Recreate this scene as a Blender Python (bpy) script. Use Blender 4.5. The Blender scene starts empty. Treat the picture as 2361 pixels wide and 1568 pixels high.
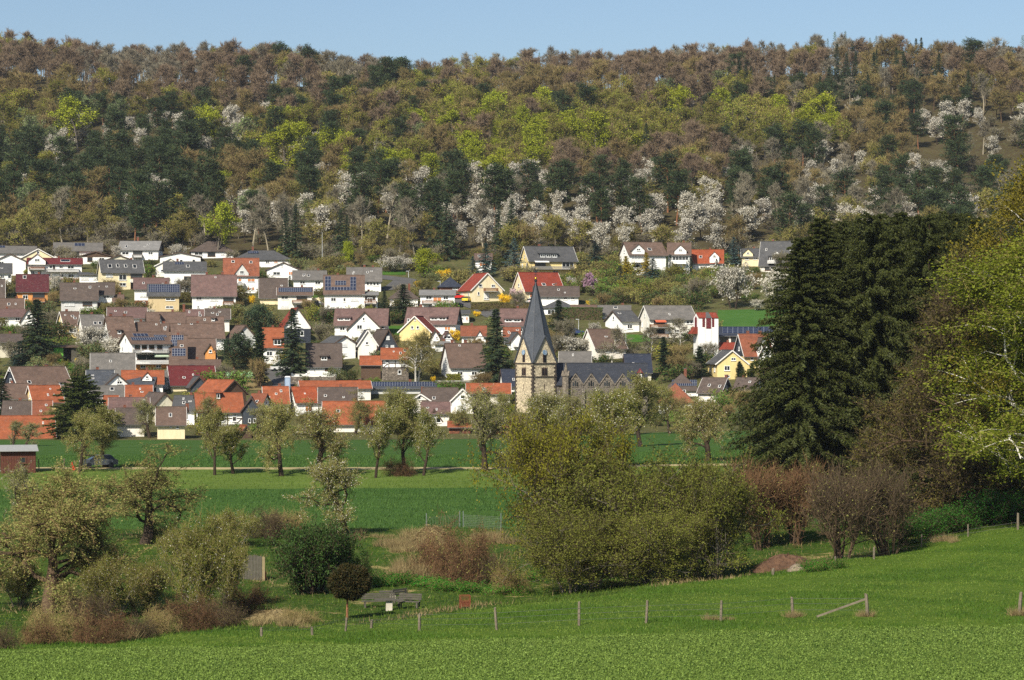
import bpy, math, random
import numpy as np

# ---------------------------------------------------------------- camera, sky, sun, exposure
scene = bpy.context.scene
COL = scene.collection
F = 5534.0            # focal length in photo units (photo width = 2361 units)
CU, CV = 1180.5, 784.0
cam_d = bpy.data.cameras.new("camera")
cam_d.sensor_width = 36.0
cam_d.lens = 36.0 * F / 2361.0
cam_d.clip_start = 0.5
cam_d.clip_end = 20000.0
cam = bpy.data.objects.new("camera", cam_d)
cam.location = (0, 0, 0)
cam.rotation_euler = (math.radians(90), 0, 0)
COL.objects.link(cam)
scene.camera = cam

SUN_EL = 40.0
SUN_DIR = np.array([0.45, 0.893])          # horizontal travel of the light (to the right and away)
world = bpy.data.worlds.new("World")
scene.world = world
world.use_nodes = True
wn = world.node_tree.nodes
wl = world.node_tree.links
bg = wn["Background"]
sky_node = wn.new("ShaderNodeTexSky")
sky_node.sky_type = 'NISHITA'
sky_node.sun_disc = False
sky_node.sun_elevation = math.radians(SUN_EL)
sky_node.sun_rotation = math.atan2(-SUN_DIR[0], -SUN_DIR[1])
sky_node.altitude = 300.0
sky_node.air_density = 1.0
sky_node.dust_density = 1.6
sky_node.ozone_density = 3.0
wl.new(sky_node.outputs[0], bg.inputs[0])
bg.inputs[1].default_value = 0.078
sun_d = bpy.data.lights.new("sun", 'SUN')
sun_d.energy = 4.6
sun_d.angle = math.radians(0.53)
sun_d.color = (1.0, 0.94, 0.83)
sun = bpy.data.objects.new("sun", sun_d)
ce = math.cos(math.radians(SUN_EL))
from mathutils import Vector, Matrix
sun.rotation_euler = Vector((SUN_DIR[0] * ce, SUN_DIR[1] * ce, -math.sin(math.radians(SUN_EL)))).to_track_quat('-Z', 'Y').to_euler()
sun.location = (-200, -150, 200)
COL.objects.link(sun)
vs = scene.view_settings
scene.display_settings.display_device = 'sRGB'
vs.view_transform = 'Standard'
vs.look = 'None'
vs.exposure = 0.62
vs.gamma = 1.0
vs.use_curve_mapping = False
scene.cycles.max_bounces = 5
scene.cycles.diffuse_bounces = 3
scene.cycles.glossy_bounces = 2
scene.cycles.transmission_bounces = 3
scene.cycles.transparent_max_bounces = 4
scene.cycles.use_denoising = False
scene.cycles.denoiser = 'OPENIMAGEDENOISE'
scene.render.film_transparent = False

# ---------------------------------------------------------------- helpers
R = np.random.default_rng(7)


def lin(r, g, b):
    f = lambda c: (c / 255.0) / 12.92 if c <= 10.3 else (((c / 255.0) + 0.055) / 1.055) ** 2.4
    return (f(r), f(g), f(b), 1.0)


def mk(name, V, Fs, mats, midx=None, smooth=False):
    """one mesh from numpy vertices and a list of face arrays (n,3) or (n,4)"""
    if not isinstance(Fs, (list, tuple)):
        Fs = [Fs]
    Fs = [np.asarray(f, dtype=np.int32) for f in Fs if len(f)]
    V = np.asarray(V, dtype=np.float32)
    me = bpy.data.meshes.new(name)
    me.vertices.add(len(V))
    me.vertices.foreach_set("co", V.ravel())
    tot = np.concatenate([np.full(len(f), f.shape[1], dtype=np.int32) for f in Fs])
    li = np.concatenate([f.ravel() for f in Fs])
    me.loops.add(len(li))
    me.loops.foreach_set("vertex_index", li)
    me.polygons.add(len(tot))
    st = np.zeros(len(tot), dtype=np.int32)
    st[1:] = np.cumsum(tot)[:-1]
    me.polygons.foreach_set("loop_start", st)
    if midx is not None:
        me.polygons.foreach_set("material_index", np.asarray(midx, dtype=np.int32))
    me.polygons.foreach_set("use_smooth", np.full(len(tot), bool(smooth)))
    if not isinstance(mats, (list, tuple)):
        mats = [mats]
    for m in mats:
        me.materials.append(m)
    me.update(calc_edges=True)
    return me


def ob(name, me, parent=None, loc=(0, 0, 0), rz=0.0, sc=None):
    o = bpy.data.objects.new(name, me)
    COL.objects.link(o)
    o.location = loc
    if rz:
        o.rotation_euler = (0, 0, rz)
    if sc is not None:
        o.scale = (sc, sc, sc) if np.isscalar(sc) else sc
    if parent is not None:
        o.parent = parent
    return o


def tag(o, label, cat, group=None):
    o["label"] = label
    o["category"] = cat
    if group:
        o["group"] = group
    return o


def struct(o):
    o["kind"] = "structure"
    return o


class MB:
    """collects boxes and polygons for one mesh"""
    def __init__(self):
        self.v = []
        self.f3 = []
        self.f4 = []
        self.n = 0

    def add(self, V, q=(), t=()):
        self.v.append(np.asarray(V, float))
        for a in q:
            self.f4.append([i + self.n for i in a])
        for a in t:
            self.f3.append([i + self.n for i in a])
        self.n += len(V)
        return self

    def box(self, x0, x1, y0, y1, z0, z1):
        V = [(x, y, z) for z in (z0, z1) for y in (y0, y1) for x in (x0, x1)]
        return self.add(V, [(0, 2, 3, 1), (4, 5, 7, 6), (0, 1, 5, 4), (2, 6, 7, 3), (0, 4, 6, 2), (1, 3, 7, 5)])

    def hexa(self, V):
        """8 corners: bottom 0-3 counter-clockwise, top 4-7"""
        return self.add(V, [(3, 2, 1, 0), (4, 5, 6, 7), (0, 1, 5, 4), (1, 2, 6, 5), (2, 3, 7, 6), (3, 0, 4, 7)])

    def bar(self, a, b, w, h=None, up=(0, 0, 1)):
        a = np.array(a, float); b = np.array(b, float); h = h or w
        d = (b - a) / (np.linalg.norm(b - a) + 1e-9)
        s = np.cross(d, up)
        if np.linalg.norm(s) < 1e-4:
            s = np.cross(d, (1, 0, 0))
        s /= np.linalg.norm(s)
        t = np.cross(s, d)
        o = [(-w / 2, -h / 2), (w / 2, -h / 2), (w / 2, h / 2), (-w / 2, h / 2)]
        V = [a + s * i + t * j for i, j in o] + [b + s * i + t * j for i, j in o]
        return self.hexa(V)

    def prism(self, poly, z0, z1, axis='z'):
        n = len(poly)
        V = [(p[0], p[1], z0) for p in poly] + [(p[0], p[1], z1) for p in poly]
        if axis == 'y':
            V = [(x, z, y) for x, y, z in V]
        if axis == 'x':
            V = [(z, x, y) for x, y, z in V]
        self.add(V, [(i, (i + 1) % n, n + (i + 1) % n, n + i) for i in range(n)])
        b = self.n - 2 * n
        for i in range(1, n - 1):
            self.f3.append([b, b + i + 1, b + i])
            self.f3.append([b + n, b + n + i, b + n + i + 1])
        return self

    def lathe(self, prof, seg=12, cx=0, cy=0):
        V = [(cx + r * math.cos(2 * math.pi * k / seg), cy + r * math.sin(2 * math.pi * k / seg), z) for r, z in prof for k in range(seg)]
        q = [(i * seg + k, i * seg + (k + 1) % seg, (i + 1) * seg + (k + 1) % seg, (i + 1) * seg + k) for i in range(len(prof) - 1) for k in range(seg)]
        return self.add(V, q)

    def mesh(self, name, mat, smooth=False):
        Fs = []
        if self.f4:
            Fs.append(np.array(self.f4))
        if self.f3:
            Fs.append(np.array(self.f3))
        return mk(name, np.concatenate(self.v), Fs, mat, smooth=smooth)

    def ob(self, name, mat, parent=None, loc=(0, 0, 0), rz=0, smooth=False):
        return ob(name, self.mesh(name, mat, smooth), parent, loc, rz)


# ---------------------------------------------------------------- materials
MATS = {}


def newmat(name):
    m = bpy.data.materials.new(name)
    m.use_nodes = True
    nt = m.node_tree
    b = nt.nodes["Principled BSDF"]
    b.inputs["Specular IOR Level"].default_value = 0.25
    return m, nt, b


def N(nt, typ, **kw):
    n = nt.nodes.new(typ)
    for k, v in kw.items():
        setattr(n, k, v)
    return n


def mixc(nt, fac, a, b, mode='MIX'):
    n = N(nt, "ShaderNodeMix", data_type='RGBA', blend_type=mode)
    for sock, v in ((n.inputs[0], fac), (n.inputs[6], a), (n.inputs[7], b)):
        if hasattr(v, "is_output") or isinstance(v, bpy.types.NodeSocket):
            nt.links.new(v, sock)
        else:
            sock.default_value = v
    return n.outputs[2]


def noise(nt, co, scale, detail=4, rough=0.6):
    n = N(nt, "ShaderNodeTexNoise")
    n.inputs["Scale"].default_value = scale
    n.inputs["Detail"].default_value = detail
    n.inputs["Roughness"].default_value = rough
    if co is not None:
        nt.links.new(co, n.inputs["Vector"])
    return n.outputs["Fac"]


def ramp(nt, fac, lo, hi):
    n = N(nt, "ShaderNodeMapRange")
    nt.links.new(fac, n.inputs[0])
    n.inputs[1].default_value = lo
    n.inputs[2].default_value = hi
    return n.outputs[0]


def dk(c, k):
    return (c[0] * k, c[1] * k, c[2] * k, 1.0)


def plain(name, col, rough=0.7, metal=0.0, spec=0.25, var=0.12, scale=3.0):
    key = ("plain", name)
    if key in MATS:
        return MATS[key]
    m, nt, b = newmat(name)
    co = N(nt, "ShaderNodeTexCoord").outputs["Object"]
    f = noise(nt, co, scale)
    nt.links.new(mixc(nt, ramp(nt, f, 0.3, 0.7), dk(col, 1 - var), dk(col, 1 + var)), b.inputs["Base Color"])
    b.inputs["Roughness"].default_value = rough
    b.inputs["Metallic"].default_value = metal
    b.inputs["Specular IOR Level"].default_value = spec
    MATS[key] = m
    return m


def wallmat(name, col):
    key = ("wall", name)
    if key in MATS:
        return MATS[key]
    m, nt, b = newmat("render_" + name)
    co = N(nt, "ShaderNodeTexCoord").outputs["Object"]
    mp = N(nt, "ShaderNodeMapping")
    mp.inputs["Scale"].default_value = (1.2, 1.2, 0.25)
    nt.links.new(co, mp.inputs[0])
    f = noise(nt, mp.outputs[0], 1.6, 6, 0.65)
    oi = N(nt, "ShaderNodeObjectInfo").outputs["Random"]
    c1 = mixc(nt, ramp(nt, f, 0.35, 0.75), dk(col, 1.03), dk((col[0] * 0.97, col[1] * 0.95, col[2] * 0.9), 0.84))
    nt.links.new(mixc(nt, ramp(nt, oi, 0, 3.0), c1, dk((col[0], col[1] * .97, col[2] * .93), 0.8)), b.inputs["Base Color"])
    b.inputs["Roughness"].default_value = 0.9
    b.inputs["Specular IOR Level"].default_value = 0.1
    MATS[key] = m
    return m


def roofmat(name, col, row=0.36, blotch=0.4, rough=0.75):
    """tiled roof: courses that step down the slope, blotched weathering, lichen flecks"""
    key = ("roof", name)
    if key in MATS:
        return MATS[key]
    m, nt, b = newmat("tiles_" + name)
    co = N(nt, "ShaderNodeTexCoord").outputs["Object"]
    sep = N(nt, "ShaderNodeSeparateXYZ")
    nt.links.new(co, sep.inputs[0])
    mul = N(nt, "ShaderNodeMath", operation='MULTIPLY')
    nt.links.new(sep.outputs[2], mul.inputs[0])
    mul.inputs[1].default_value = 1.0 / row * 1.5
    fr = N(nt, "ShaderNodeMath", operation='FRACT')
    nt.links.new(mul.outputs[0], fr.inputs[0])
    f1 = noise(nt, co, 0.7, 6, 0.75)
    f2 = noise(nt, co, 3.2, 4, 0.8)
    f3 = noise(nt, co, 1.9, 6, 0.75)
    col = dk(col, 0.95)
    base = mixc(nt, ramp(nt, f1, 0.36, 0.66), dk(col, 1 - blotch), dk((col[0] * 1.05, col[1] * 1.02, col[2]), 1.25))
    base = mixc(nt, ramp(nt, f2, 0.42, 0.7), base, dk(col, 0.66))
    gl = lin(150, 142, 125)
    base = mixc(nt, ramp(nt, f3, 0.56, 0.95), base, gl)
    oi = N(nt, "ShaderNodeObjectInfo").outputs["Random"]
    base = mixc(nt, ramp(nt, oi, 0, 2.4), base, dk(col, 0.62))
    rowf = N(nt, "ShaderNodeMath", operation='LESS_THAN')
    nt.links.new(fr.outputs[0], rowf.inputs[0])
    rowf.inputs[1].default_value = 0.22
    sc = N(nt, "ShaderNodeMath", operation='MULTIPLY')
    nt.links.new(rowf.outputs[0], sc.inputs[0])
    sc.inputs[1].default_value = 0.45
    base = mixc(nt, sc.outputs[0], base, dk(col, 0.45))
    nt.links.new(base, b.inputs["Base Color"])
    bp = N(nt, "ShaderNodeBump")
    bp.inputs["Strength"].default_value = 0.5
    bp.inputs["Distance"].default_value = 0.05
    nt.links.new(fr.outputs[0], bp.inputs["Height"])
    nt.links.new(bp.outputs[0], b.inputs["Normal"])
    b.inputs["Roughness"].default_value = rough
    MATS[key] = m
    return m


def leafmat(name, cols, trans=0.25, rough=0.6, objvar=0.35):
    """foliage: colour varies from leaf to leaf (mesh island) and from plant to plant"""
    key = ("leaf", name)
    if key in MATS:
        return MATS[key]
    m, nt, b = newmat("leaf_" + name)
    g = N(nt, "ShaderNodeNewGeometry")
    cr = N(nt, "ShaderNodeValToRGB")
    el = cr.color_ramp.elements
    el[0].position = 0.0
    el[0].color = cols[0]
    el[1].position = 1.0
    el[1].color = cols[-1]
    for i, c in enumerate(cols[1:-1]):
        e = el.new((i + 1) / (len(cols) - 1))
        e.color = c
    nt.links.new(g.outputs["Random Per Island"], cr.inputs[0])
    oi = N(nt, "ShaderNodeObjectInfo").outputs["Random"]
    hsv = N(nt, "ShaderNodeHueSaturation")
    mr = N(nt, "ShaderNodeMapRange")
    nt.links.new(oi, mr.inputs[0])
    mr.inputs[3].default_value = 1.0 - objvar
    mr.inputs[4].default_value = 1.0 + objvar
    nt.links.new(mr.outputs[0], hsv.inputs["Value"])
    m2 = N(nt, "ShaderNodeMath", operation='FRACT')
    m3 = N(nt, "ShaderNodeMath", operation='MULTIPLY')
    nt.links.new(oi, m3.inputs[0])
    m3.inputs[1].default_value = 7.31
    nt.links.new(m3.outputs[0], m2.inputs[0])
    mr2 = N(nt, "ShaderNodeMapRange")
    nt.links.new(m2.outputs[0], mr2.inputs[0])
    mr2.inputs[3].default_value = 0.5 - 0.03 * objvar
    mr2.inputs[4].default_value = 0.5 + 0.03 * objvar
    nt.links.new(mr2.outputs[0], hsv.inputs["Hue"])
    nt.links.new(cr.outputs[0], hsv.inputs["Color"])
    nt.links.new(hsv.outputs[0], b.inputs["Base Color"])
    b.inputs["Roughness"].default_value = rough
    b.inputs["Specular IOR Level"].default_value = 0.15
    if trans > 0:
        tr = N(nt, "ShaderNodeBsdfTranslucent")
        nt.links.new(hsv.outputs[0], tr.inputs[0])
        mx = N(nt, "ShaderNodeMixShader")
        mx.inputs[0].default_value = trans
        nt.links.new(b.outputs[0], mx.inputs[1])
        nt.links.new(tr.outputs[0], mx.inputs[2])
        nt.links.new(mx.outputs[0], nt.nodes["Material Output"].inputs[0])
    MATS[key] = m
    return m


def barkmat(name, col):
    key = ("bark", name)
    if key in MATS:
        return MATS[key]
    m, nt, b = newmat("bark_" + name)
    co = N(nt, "ShaderNodeTexCoord").outputs["Object"]
    mp = N(nt, "ShaderNodeMapping")
    mp.inputs["Scale"].default_value = (5, 5, 1.2)
    nt.links.new(co, mp.inputs[0])
    f = noise(nt, mp.outputs[0], 2.2, 5, 0.7)
    nt.links.new(mixc(nt, ramp(nt, f, 0.35, 0.65), dk(col, 0.5), dk(col, 1.35)), b.inputs["Base Color"])
    bp = N(nt, "ShaderNodeBump")
    bp.inputs["Strength"].default_value = 0.7
    bp.inputs["Distance"].default_value = 0.05
    nt.links.new(f, bp.inputs["Height"])
    nt.links.new(bp.outputs[0], b.inputs["Normal"])
    b.inputs["Roughness"].default_value = 0.95
    b.inputs["Specular IOR Level"].default_value = 0.1
    MATS[key] = m
    return m


def groundmat(name, cols, scales, stretch=(1, 1, 1), bump=0.3, patch=None):
    """layered noise ground: cols = (dark, mid, light), scales = (broad, fine)"""
    m, nt, b = newmat(name)
    cols = [dk(c, 0.62) for c in cols]
    co = N(nt, "ShaderNodeTexCoord").outputs["Object"]
    mp = N(nt, "ShaderNodeMapping")
    mp.inputs["Scale"].default_value = stretch
    nt.links.new(co, mp.inputs[0])
    f1 = noise(nt, mp.outputs[0], scales[0], 5, 0.65)
    f2 = noise(nt, mp.outputs[0], scales[1], 4, 0.7)
    c = mixc(nt, ramp(nt, f1, 0.34, 0.68), cols[0], cols[1])
    c = mixc(nt, ramp(nt, f2, 0.45, 0.8), c, cols[2])
    if patch:
        f3 = noise(nt, co, patch[1], 5, 0.7)
        c = mixc(nt, ramp(nt, f3, patch[2], patch[2] + 0.1), c, patch[0])
    nt.links.new(c, b.inputs["Base Color"])
    b.inputs["Roughness"].default_value = 0.95
    b.inputs["Specular IOR Level"].default_value = 0.05
    if bump:
        bp = N(nt, "ShaderNodeBump")
        bp.inputs["Strength"].default_value = bump
        bp.inputs["Distance"].default_value = 0.15
        nt.links.new(f2, bp.inputs["Height"])
        nt.links.new(bp.outputs[0], b.inputs["Normal"])
    return m


# ---------------------------------------------------------------- terrain
TU = np.array([0, 800, 1180, 1600, 2000, 2361], float)
_T = [
    (-60, [2.0]), (0, [-1.7]), (30, [-5.4]), (60, [-9.7]), (100, [-14.35]),
    (120, [-15.8, -15.5, -15.4, -15.2, -15.1, -15.0]),
    (135, [-17.2, -16.9, -16.4, -15.9, -15.5, -15.3]),
    (150, [-18.4, -17.9, -17.2, -16.5, -15.9, -15.5]),
    (160, [-18.5, -18.7, -17.7, -16.9, -16.2, -15.6]),
    (170, [-18.5, -18.9, -18.6, -17.2, -16.4, -15.6]),
    (182, [-18.3, -18.8, -18.9, -18.3, -16.6, -15.5]),
    (195, [-17.9, -18.3, -18.5, -18.6, -17.6, -15.4]),
    (215, [-17.3, -17.3, -17.3, -17.3, -16.8, -15.8]),
    (225, [-17.0, -17.1, -17.1, -16.9, -16.3, -15.6]),
    (270, [-15.3, -15.3, -15.3, -15.0, -14.7, -14.5]),
    (280, [-14.9, -14.9, -14.9, -14.5, -14.2, -14.0]),
    (350, [-16.4, -16.4, -16.3, -15.6, -15.0, -14.7]),
    (440, [-18.2, -18.2, -18.0, -16.6, -16.0, -15.8]),
    (455, [-17.9, -17.9, -17.7, -16.4, -15.8, -15.5]),
    (480, [-15.0]), (520, [-8.7]), (560, [-1.2]), (620, [9.0]), (690, [20.0]), (720, [26.0]),
    (760, [34.0]), (850, [56.0]), (950, [84.0]),
    (1050, [114, 106, 107, 112, 112, 112]),
    (1120, [123, 114, 115, 120, 119, 119]),
    (1250, [116, 108, 108, 111, 112, 112]),
    (1700, [70.0]), (4000, [40.0]), (9000, [20.0]),
]
TD = np.array([r[0] for r in _T], float)
TZ = np.array([r[1] * 6 if len(r[1]) == 1 else r[1] for r in _T], float)
TM = np.zeros_like(TZ)
_h = np.diff(TD)[:, None]
_s = np.diff(TZ, axis=0) / _h
TM[1:-1] = np.where(_s[:-1] * _s[1:] > 0, 2 * _s[:-1] * _s[1:] / (_s[:-1] + _s[1:] + 1e-12), 0)
TM[0] = _s[0]
TM[-1] = _s[-1]


def GZ(x, y):
    """ground height at world x, y (camera eye at 0,0,0)"""
    x = np.asarray(x, float); y = np.asarray(y, float)
    u = np.clip(CU + F * x / np.maximum(y, 95.0), 0, 2360.9)
    j = np.clip(np.searchsorted(TU, u, side='right') - 1, 0, 4)
    w = (u - TU[j]) / (TU[j + 1] - TU[j])
    w = w * w * (3 - 2 * w) * 0.5 + w * 0.5
    yc = np.clip(y, TD[0], TD[-1] - 1e-3)
    i = np.clip(np.searchsorted(TD, yc, side='right') - 1, 0, len(TD) - 2)
    h = TD[i + 1] - TD[i]
    t = (yc - TD[i]) / h
    a, b_, c, d = (2 * t**3 - 3 * t**2 + 1), (t**3 - 2 * t**2 + t) * h, (-2 * t**3 + 3 * t**2), (t**3 - t**2) * h
    z0 = a * TZ[i, j] + b_ * TM[i, j] + c * TZ[i + 1, j] + d * TM[i + 1, j]
    z1 = a * TZ[i, j + 1] + b_ * TM[i, j + 1] + c * TZ[i + 1, j + 1] + d * TM[i + 1, j + 1]
    z = z0 * (1 - w) + z1 * w
    hill = np.clip((y - 740) / 120, 0, 1)
    z = z + hill * (3.0 * np.sin(x * 0.021 + 1.0) * np.sin(y * 0.017) + 2.0 * np.sin(x * 0.05 + y * 0.03))
    near = np.clip((y - 96) / 20, 0, 1) * np.clip((270 - y) / 40, 0, 1)
    z = z + near * 0.07 * (np.sin(x * 0.9 + y * 0.35) * np.sin(y * 0.6 - x * 0.2) + 0.7 * np.sin(x * 0.31 + 2) * np.sin(y * 0.27))
    return z


def hit(u, v, dmin=96.0, dmax=1140.0):
    """distance at which the sight line through photo point (u, v) meets the ground"""
    d = np.arange(dmin, dmax, 0.5)
    x = (u - CU) / F * d
    below = GZ(x, d) >= (CV - v) / F * d
    k = np.argmax(below)
    if not below[k]:
        return float(d[np.argmin(np.abs(GZ(x, d) - (CV - v) / F * d))])
    return float(d[k])


def at(u, v, dmin=96.0):
    d = hit(u, v, dmin)
    x = (u - CU) / F * d
    return x, d, float(GZ(x, d))


def crest(x):
    """far edge of the near pasture"""
    return np.interp(CU + F * x / 160.0, [-600, 0, 800, 1200, 1600, 2000, 2400, 3000], [134, 138, 151, 161, 171, 183, 197, 205])


XS = np.concatenate([-np.geomspace(2500, 62, 28), np.arange(-60, 60.1, 1.5), np.geomspace(62, 2500, 28)])
zero = lambda x: x * 0
wig = lambda a, k, p: (lambda x: a * np.sin(x * k + p) + a * 0.5 * np.sin(x * k * 2.7 + p * 3))


def strip(name, y0, y1, n, mat, xs=XS):
    Y0 = y0(xs) if callable(y0) else xs * 0 + y0
    Y1 = y1(xs) if callable(y1) else xs * 0 + y1
    t = np.linspace(0, 1, n + 1)[:, None]
    YY = Y0[None] * (1 - t) + Y1[None] * t
    XX = np.broadcast_to(xs[None], YY.shape)
    ZZ = GZ(XX, YY)
    V = np.stack([XX, YY, ZZ], -1).reshape(-1, 3)
    m = len(xs)
    a = (np.arange(n)[:, None] * m + np.arange(m - 1)[None]).ravel()
    Fq = np.stack([a, a + 1, a + m + 1, a + m], -1)
    o = ob(name, mk(name, V, Fq, mat, smooth=True))
    struct(o)
    return o


XV = np.concatenate([-np.geomspace(2500, 160, 24), np.arange(-155, 156, 5.0), np.geomspace(160, 2500, 24)])
b1 = lambda x: 126 + wig(0.5, 0.2, 1)(x) + 0.06 * np.clip(x, -40, 40)
b3 = lambda x: 219 + wig(0.5, 0.12, 2)(x)
b4 = lambda x: 258 + 0.06 * np.clip(x, -60, 60) + wig(0.4, 0.1, 0)(x)
b5 = lambda x: 277.5 + wig(0.3, 0.1, 1)(x)
b6 = lambda x: 281.2 + wig(0.3, 0.1, 2)(x)
b7 = lambda x: 437 + wig(1.0, 0.06, 2)(x)
b8 = lambda x: 712 + wig(5, 0.03, 2)(x)
m_clover = groundmat("clover_ground", (lin(72, 98, 36), lin(100, 130, 52), lin(124, 150, 72)), (0.6, 5.0), bump=0.6)
m_past = groundmat("pasture_ground", (lin(70, 98, 32), lin(94, 120, 40), lin(114, 130, 52)), (0.14, 2.2), bump=0.5, patch=(lin(122, 130, 66), 0.35, 0.66))
m_rough = groundmat("rough_meadow", (lin(46, 76, 24), lin(70, 98, 34), lin(116, 112, 62)), (0.3, 1.7), bump=0.7, patch=(lin(150, 132, 88), 0.22, 0.60))
m_wheat = groundmat("wheat_ground", (lin(60, 92, 38), lin(78, 108, 48), lin(94, 122, 60)), (0.16, 2.2), stretch=(0.12, 1.3, 1), bump=0.5)
m_orch = groundmat("orchard_grass", (lin(92, 116, 46), lin(112, 134, 58), lin(130, 144, 76)), (0.2, 2.0), stretch=(0.4, 1, 1), bump=0.4)
m_path = groundmat("track_ground", (lin(190, 172, 124), lin(214, 196, 150), lin(170, 160, 104)), (0.7, 2.5), bump=0.3)
m_gard = groundmat("garden_ground", (lin(84, 84, 50), lin(102, 106, 60), lin(134, 118, 88)), (0.12, 0.9), bump=0.4)
m_floor = groundmat("forest_ground", (lin(70, 60, 44), lin(98, 86, 60), lin(104, 104, 64)), (0.06, 0.7), bump=0.5)
strip("ground", -60, 96, 40, m_clover)
strip("clover_field", 96, b1, 24, m_clover)
strip("pasture", b1, crest, 60, m_past)
strip("meadow", crest, b3, 60, m_rough)
strip("wheat_field", b3, b4, 24, m_wheat)
strip("orchard_strip", b4, b5, 12, m_orch)
strip("field_track", b5, b6, 4, m_path)
strip("wheat_field", b6, b7, 30, m_wheat)
strip("village_ground", b7, b8, 70, m_gard, XV)
strip("hillside", b8, 1300, 80, m_floor, XV)
strip("terrain", 1300, 9000, 30, m_floor, XV)
# ---------------------------------------------------------------- houses
CROP = dict(A=(0, 518.8), B=(403.5, 518.8), C=(807, 518.8), D=(1152.8, 518.8), E=(1441, 518.8),
            F=(0, 749.3), G=(403.5, 749.3), H=(807, 691.7), I=(1095.2, 691.7), J=(1441, 691.7))
K = 0.19531
WALL = dict(white=(238, 237, 232), offw=(232, 227, 215), cream=(224, 210, 172), yellow=(222, 200, 140), orange=(208, 146, 86),
            tan=(198, 178, 138), grey=(196, 196, 192), beige=(206, 200, 178), brick=(132, 84, 62), slate=(70, 76, 84),
            dwood=(84, 66, 52), stone=(120, 110, 98), navy=(52, 58, 70), green=(96, 160, 66), brown=(104, 76, 60))
ROOF = dict(brown=(108, 88, 76), dbrown=(92, 80, 72), red=(142, 62, 44), orange=(154, 86, 54), rust=(138, 82, 58), maroon=(86, 38, 42),
            dred=(104, 40, 40), grey=(112, 108, 102), dgrey=(84, 84, 84), slate=(74, 78, 84), lgrey=(136, 134, 130), mauve=(112, 88, 82),
            navy=(48, 54, 68), burnt=(154, 76, 44))


def wm(n):
    if n in ("slate", "navy"):
        return roofmat("hung_" + n, lin(*WALL[n]), row=0.3, blotch=0.15, rough=0.5)
    if n in ("dwood", "brown"):
        return plain("boards_" + n, lin(*WALL[n]), 0.9, var=0.25)
    if n in ("brick", "stone"):
        return stonemat(n, lin(*WALL[n]))
    return wallmat(n, lin(*WALL[n]))


def rm(n):
    return roofmat(n, lin(*ROOF[n]))


def stonemat(name, col, sc=2.2, mortar=None):
    key = ("stone", name)
    if key in MATS:
        return MATS[key]
    m, nt, b = newmat("masonry_" + name)
    co = N(nt, "ShaderNodeTexCoord").outputs["Object"]
    # rubble courses: cells stretched sideways
    mp = N(nt, "ShaderNodeMapping")
    mp.inputs["Scale"].default_value = (1, 1, 1.7)
    nt.links.new(co, mp.inputs[0])
    vo = N(nt, "ShaderNodeTexVoronoi")
    vo.inputs["Scale"].default_value = sc
    nt.links.new(mp.outputs[0], vo.inputs["Vector"])
    ve = N(nt, "ShaderNodeTexVoronoi", feature='DISTANCE_TO_EDGE')
    ve.inputs["Scale"].default_value = sc
    nt.links.new(mp.outputs[0], ve.inputs["Vector"])
    sp = N(nt, "ShaderNodeSeparateColor")
    nt.links.new(vo.outputs["Color"], sp.inputs[0])
    c = mixc(nt, sp.outputs[0], dk(col, 0.42), dk(col, 1.4))
    mo = N(nt, "ShaderNodeMath", operation='LESS_THAN')
    nt.links.new(ve.outputs["Distance"], mo.inputs[0])
    mo.inputs[1].default_value = 0.09
    c = mixc(nt, mo.outputs[0], c, mortar or dk(col, 0.5))
    f = noise(nt, co, 0.4, 5, 0.7)
    c = mixc(nt, ramp(nt, f, 0.45, 0.9), c, dk(col, 0.6))
    nt.links.new(c, b.inputs["Base Color"])
    bp = N(nt, "ShaderNodeBump")
    bp.inputs["Strength"].default_value = 0.6
    bp.inputs["Distance"].default_value = 0.06
    nt.links.new(ve.outputs["Distance"], bp.inputs["Height"])
    nt.links.new(bp.outputs[0], b.inputs["Normal"])
    b.inputs["Roughness"].default_value = 0.95
    MATS[key] = m
    return m


M_FRAME = plain("window_frame", lin(228, 228, 224), 0.5, var=0.03)
M_DFRAME = plain("dark_window_frame", lin(92, 64, 46), 0.6, var=0.1)
M_SHUT = {"s": plain("shutter_white", lin(214, 214, 208), 0.6, var=0.05), "o": plain("shutter_orange", lin(190, 128, 84), 0.7, var=0.06)}
M_FASC = plain("fascia", lin(78, 62, 52), 0.8)
M_WFASC = plain("verge_white", lin(220, 216, 208), 0.7, var=0.05)
M_CHIM = stonemat("chimney", lin(130, 82, 64), 6)
M_RAIL = plain("balcony_rail", lin(120, 82, 56), 0.8)
M_WRAIL = plain("balcony_white", lin(214, 212, 206), 0.7)
M_GRAIL = plain("balcony_grey", lin(128, 126, 122), 0.6)
M_GUT = plain("gutter_zinc", lin(126, 124, 120), 0.4, metal=0.6)
M_BEAM = plain("timber_beam", lin(62, 50, 42), 0.9, var=0.25)
M_CLOTH = {"white": plain("cloth_white", lin(232, 230, 222), 0.9, var=0.03), "red": plain("cloth_red", lin(190, 96, 66), 0.9), "green": plain("cloth_green", lin(178, 192, 164), 0.9), "orange": plain("cloth_orange", lin(214, 130, 70), 0.9)}


def glassmat():
    m, nt, b = newmat("window_glass")
    oi = N(nt, "ShaderNodeObjectInfo").outputs["Random"]
    nt.links.new(mixc(nt, oi, lin(14, 16, 18), lin(52, 56, 58)), b.inputs["Base Color"])
    b.inputs["Roughness"].default_value = 0.12
    b.inputs["Specular IOR Level"].default_value = 0.5
    return m


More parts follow.
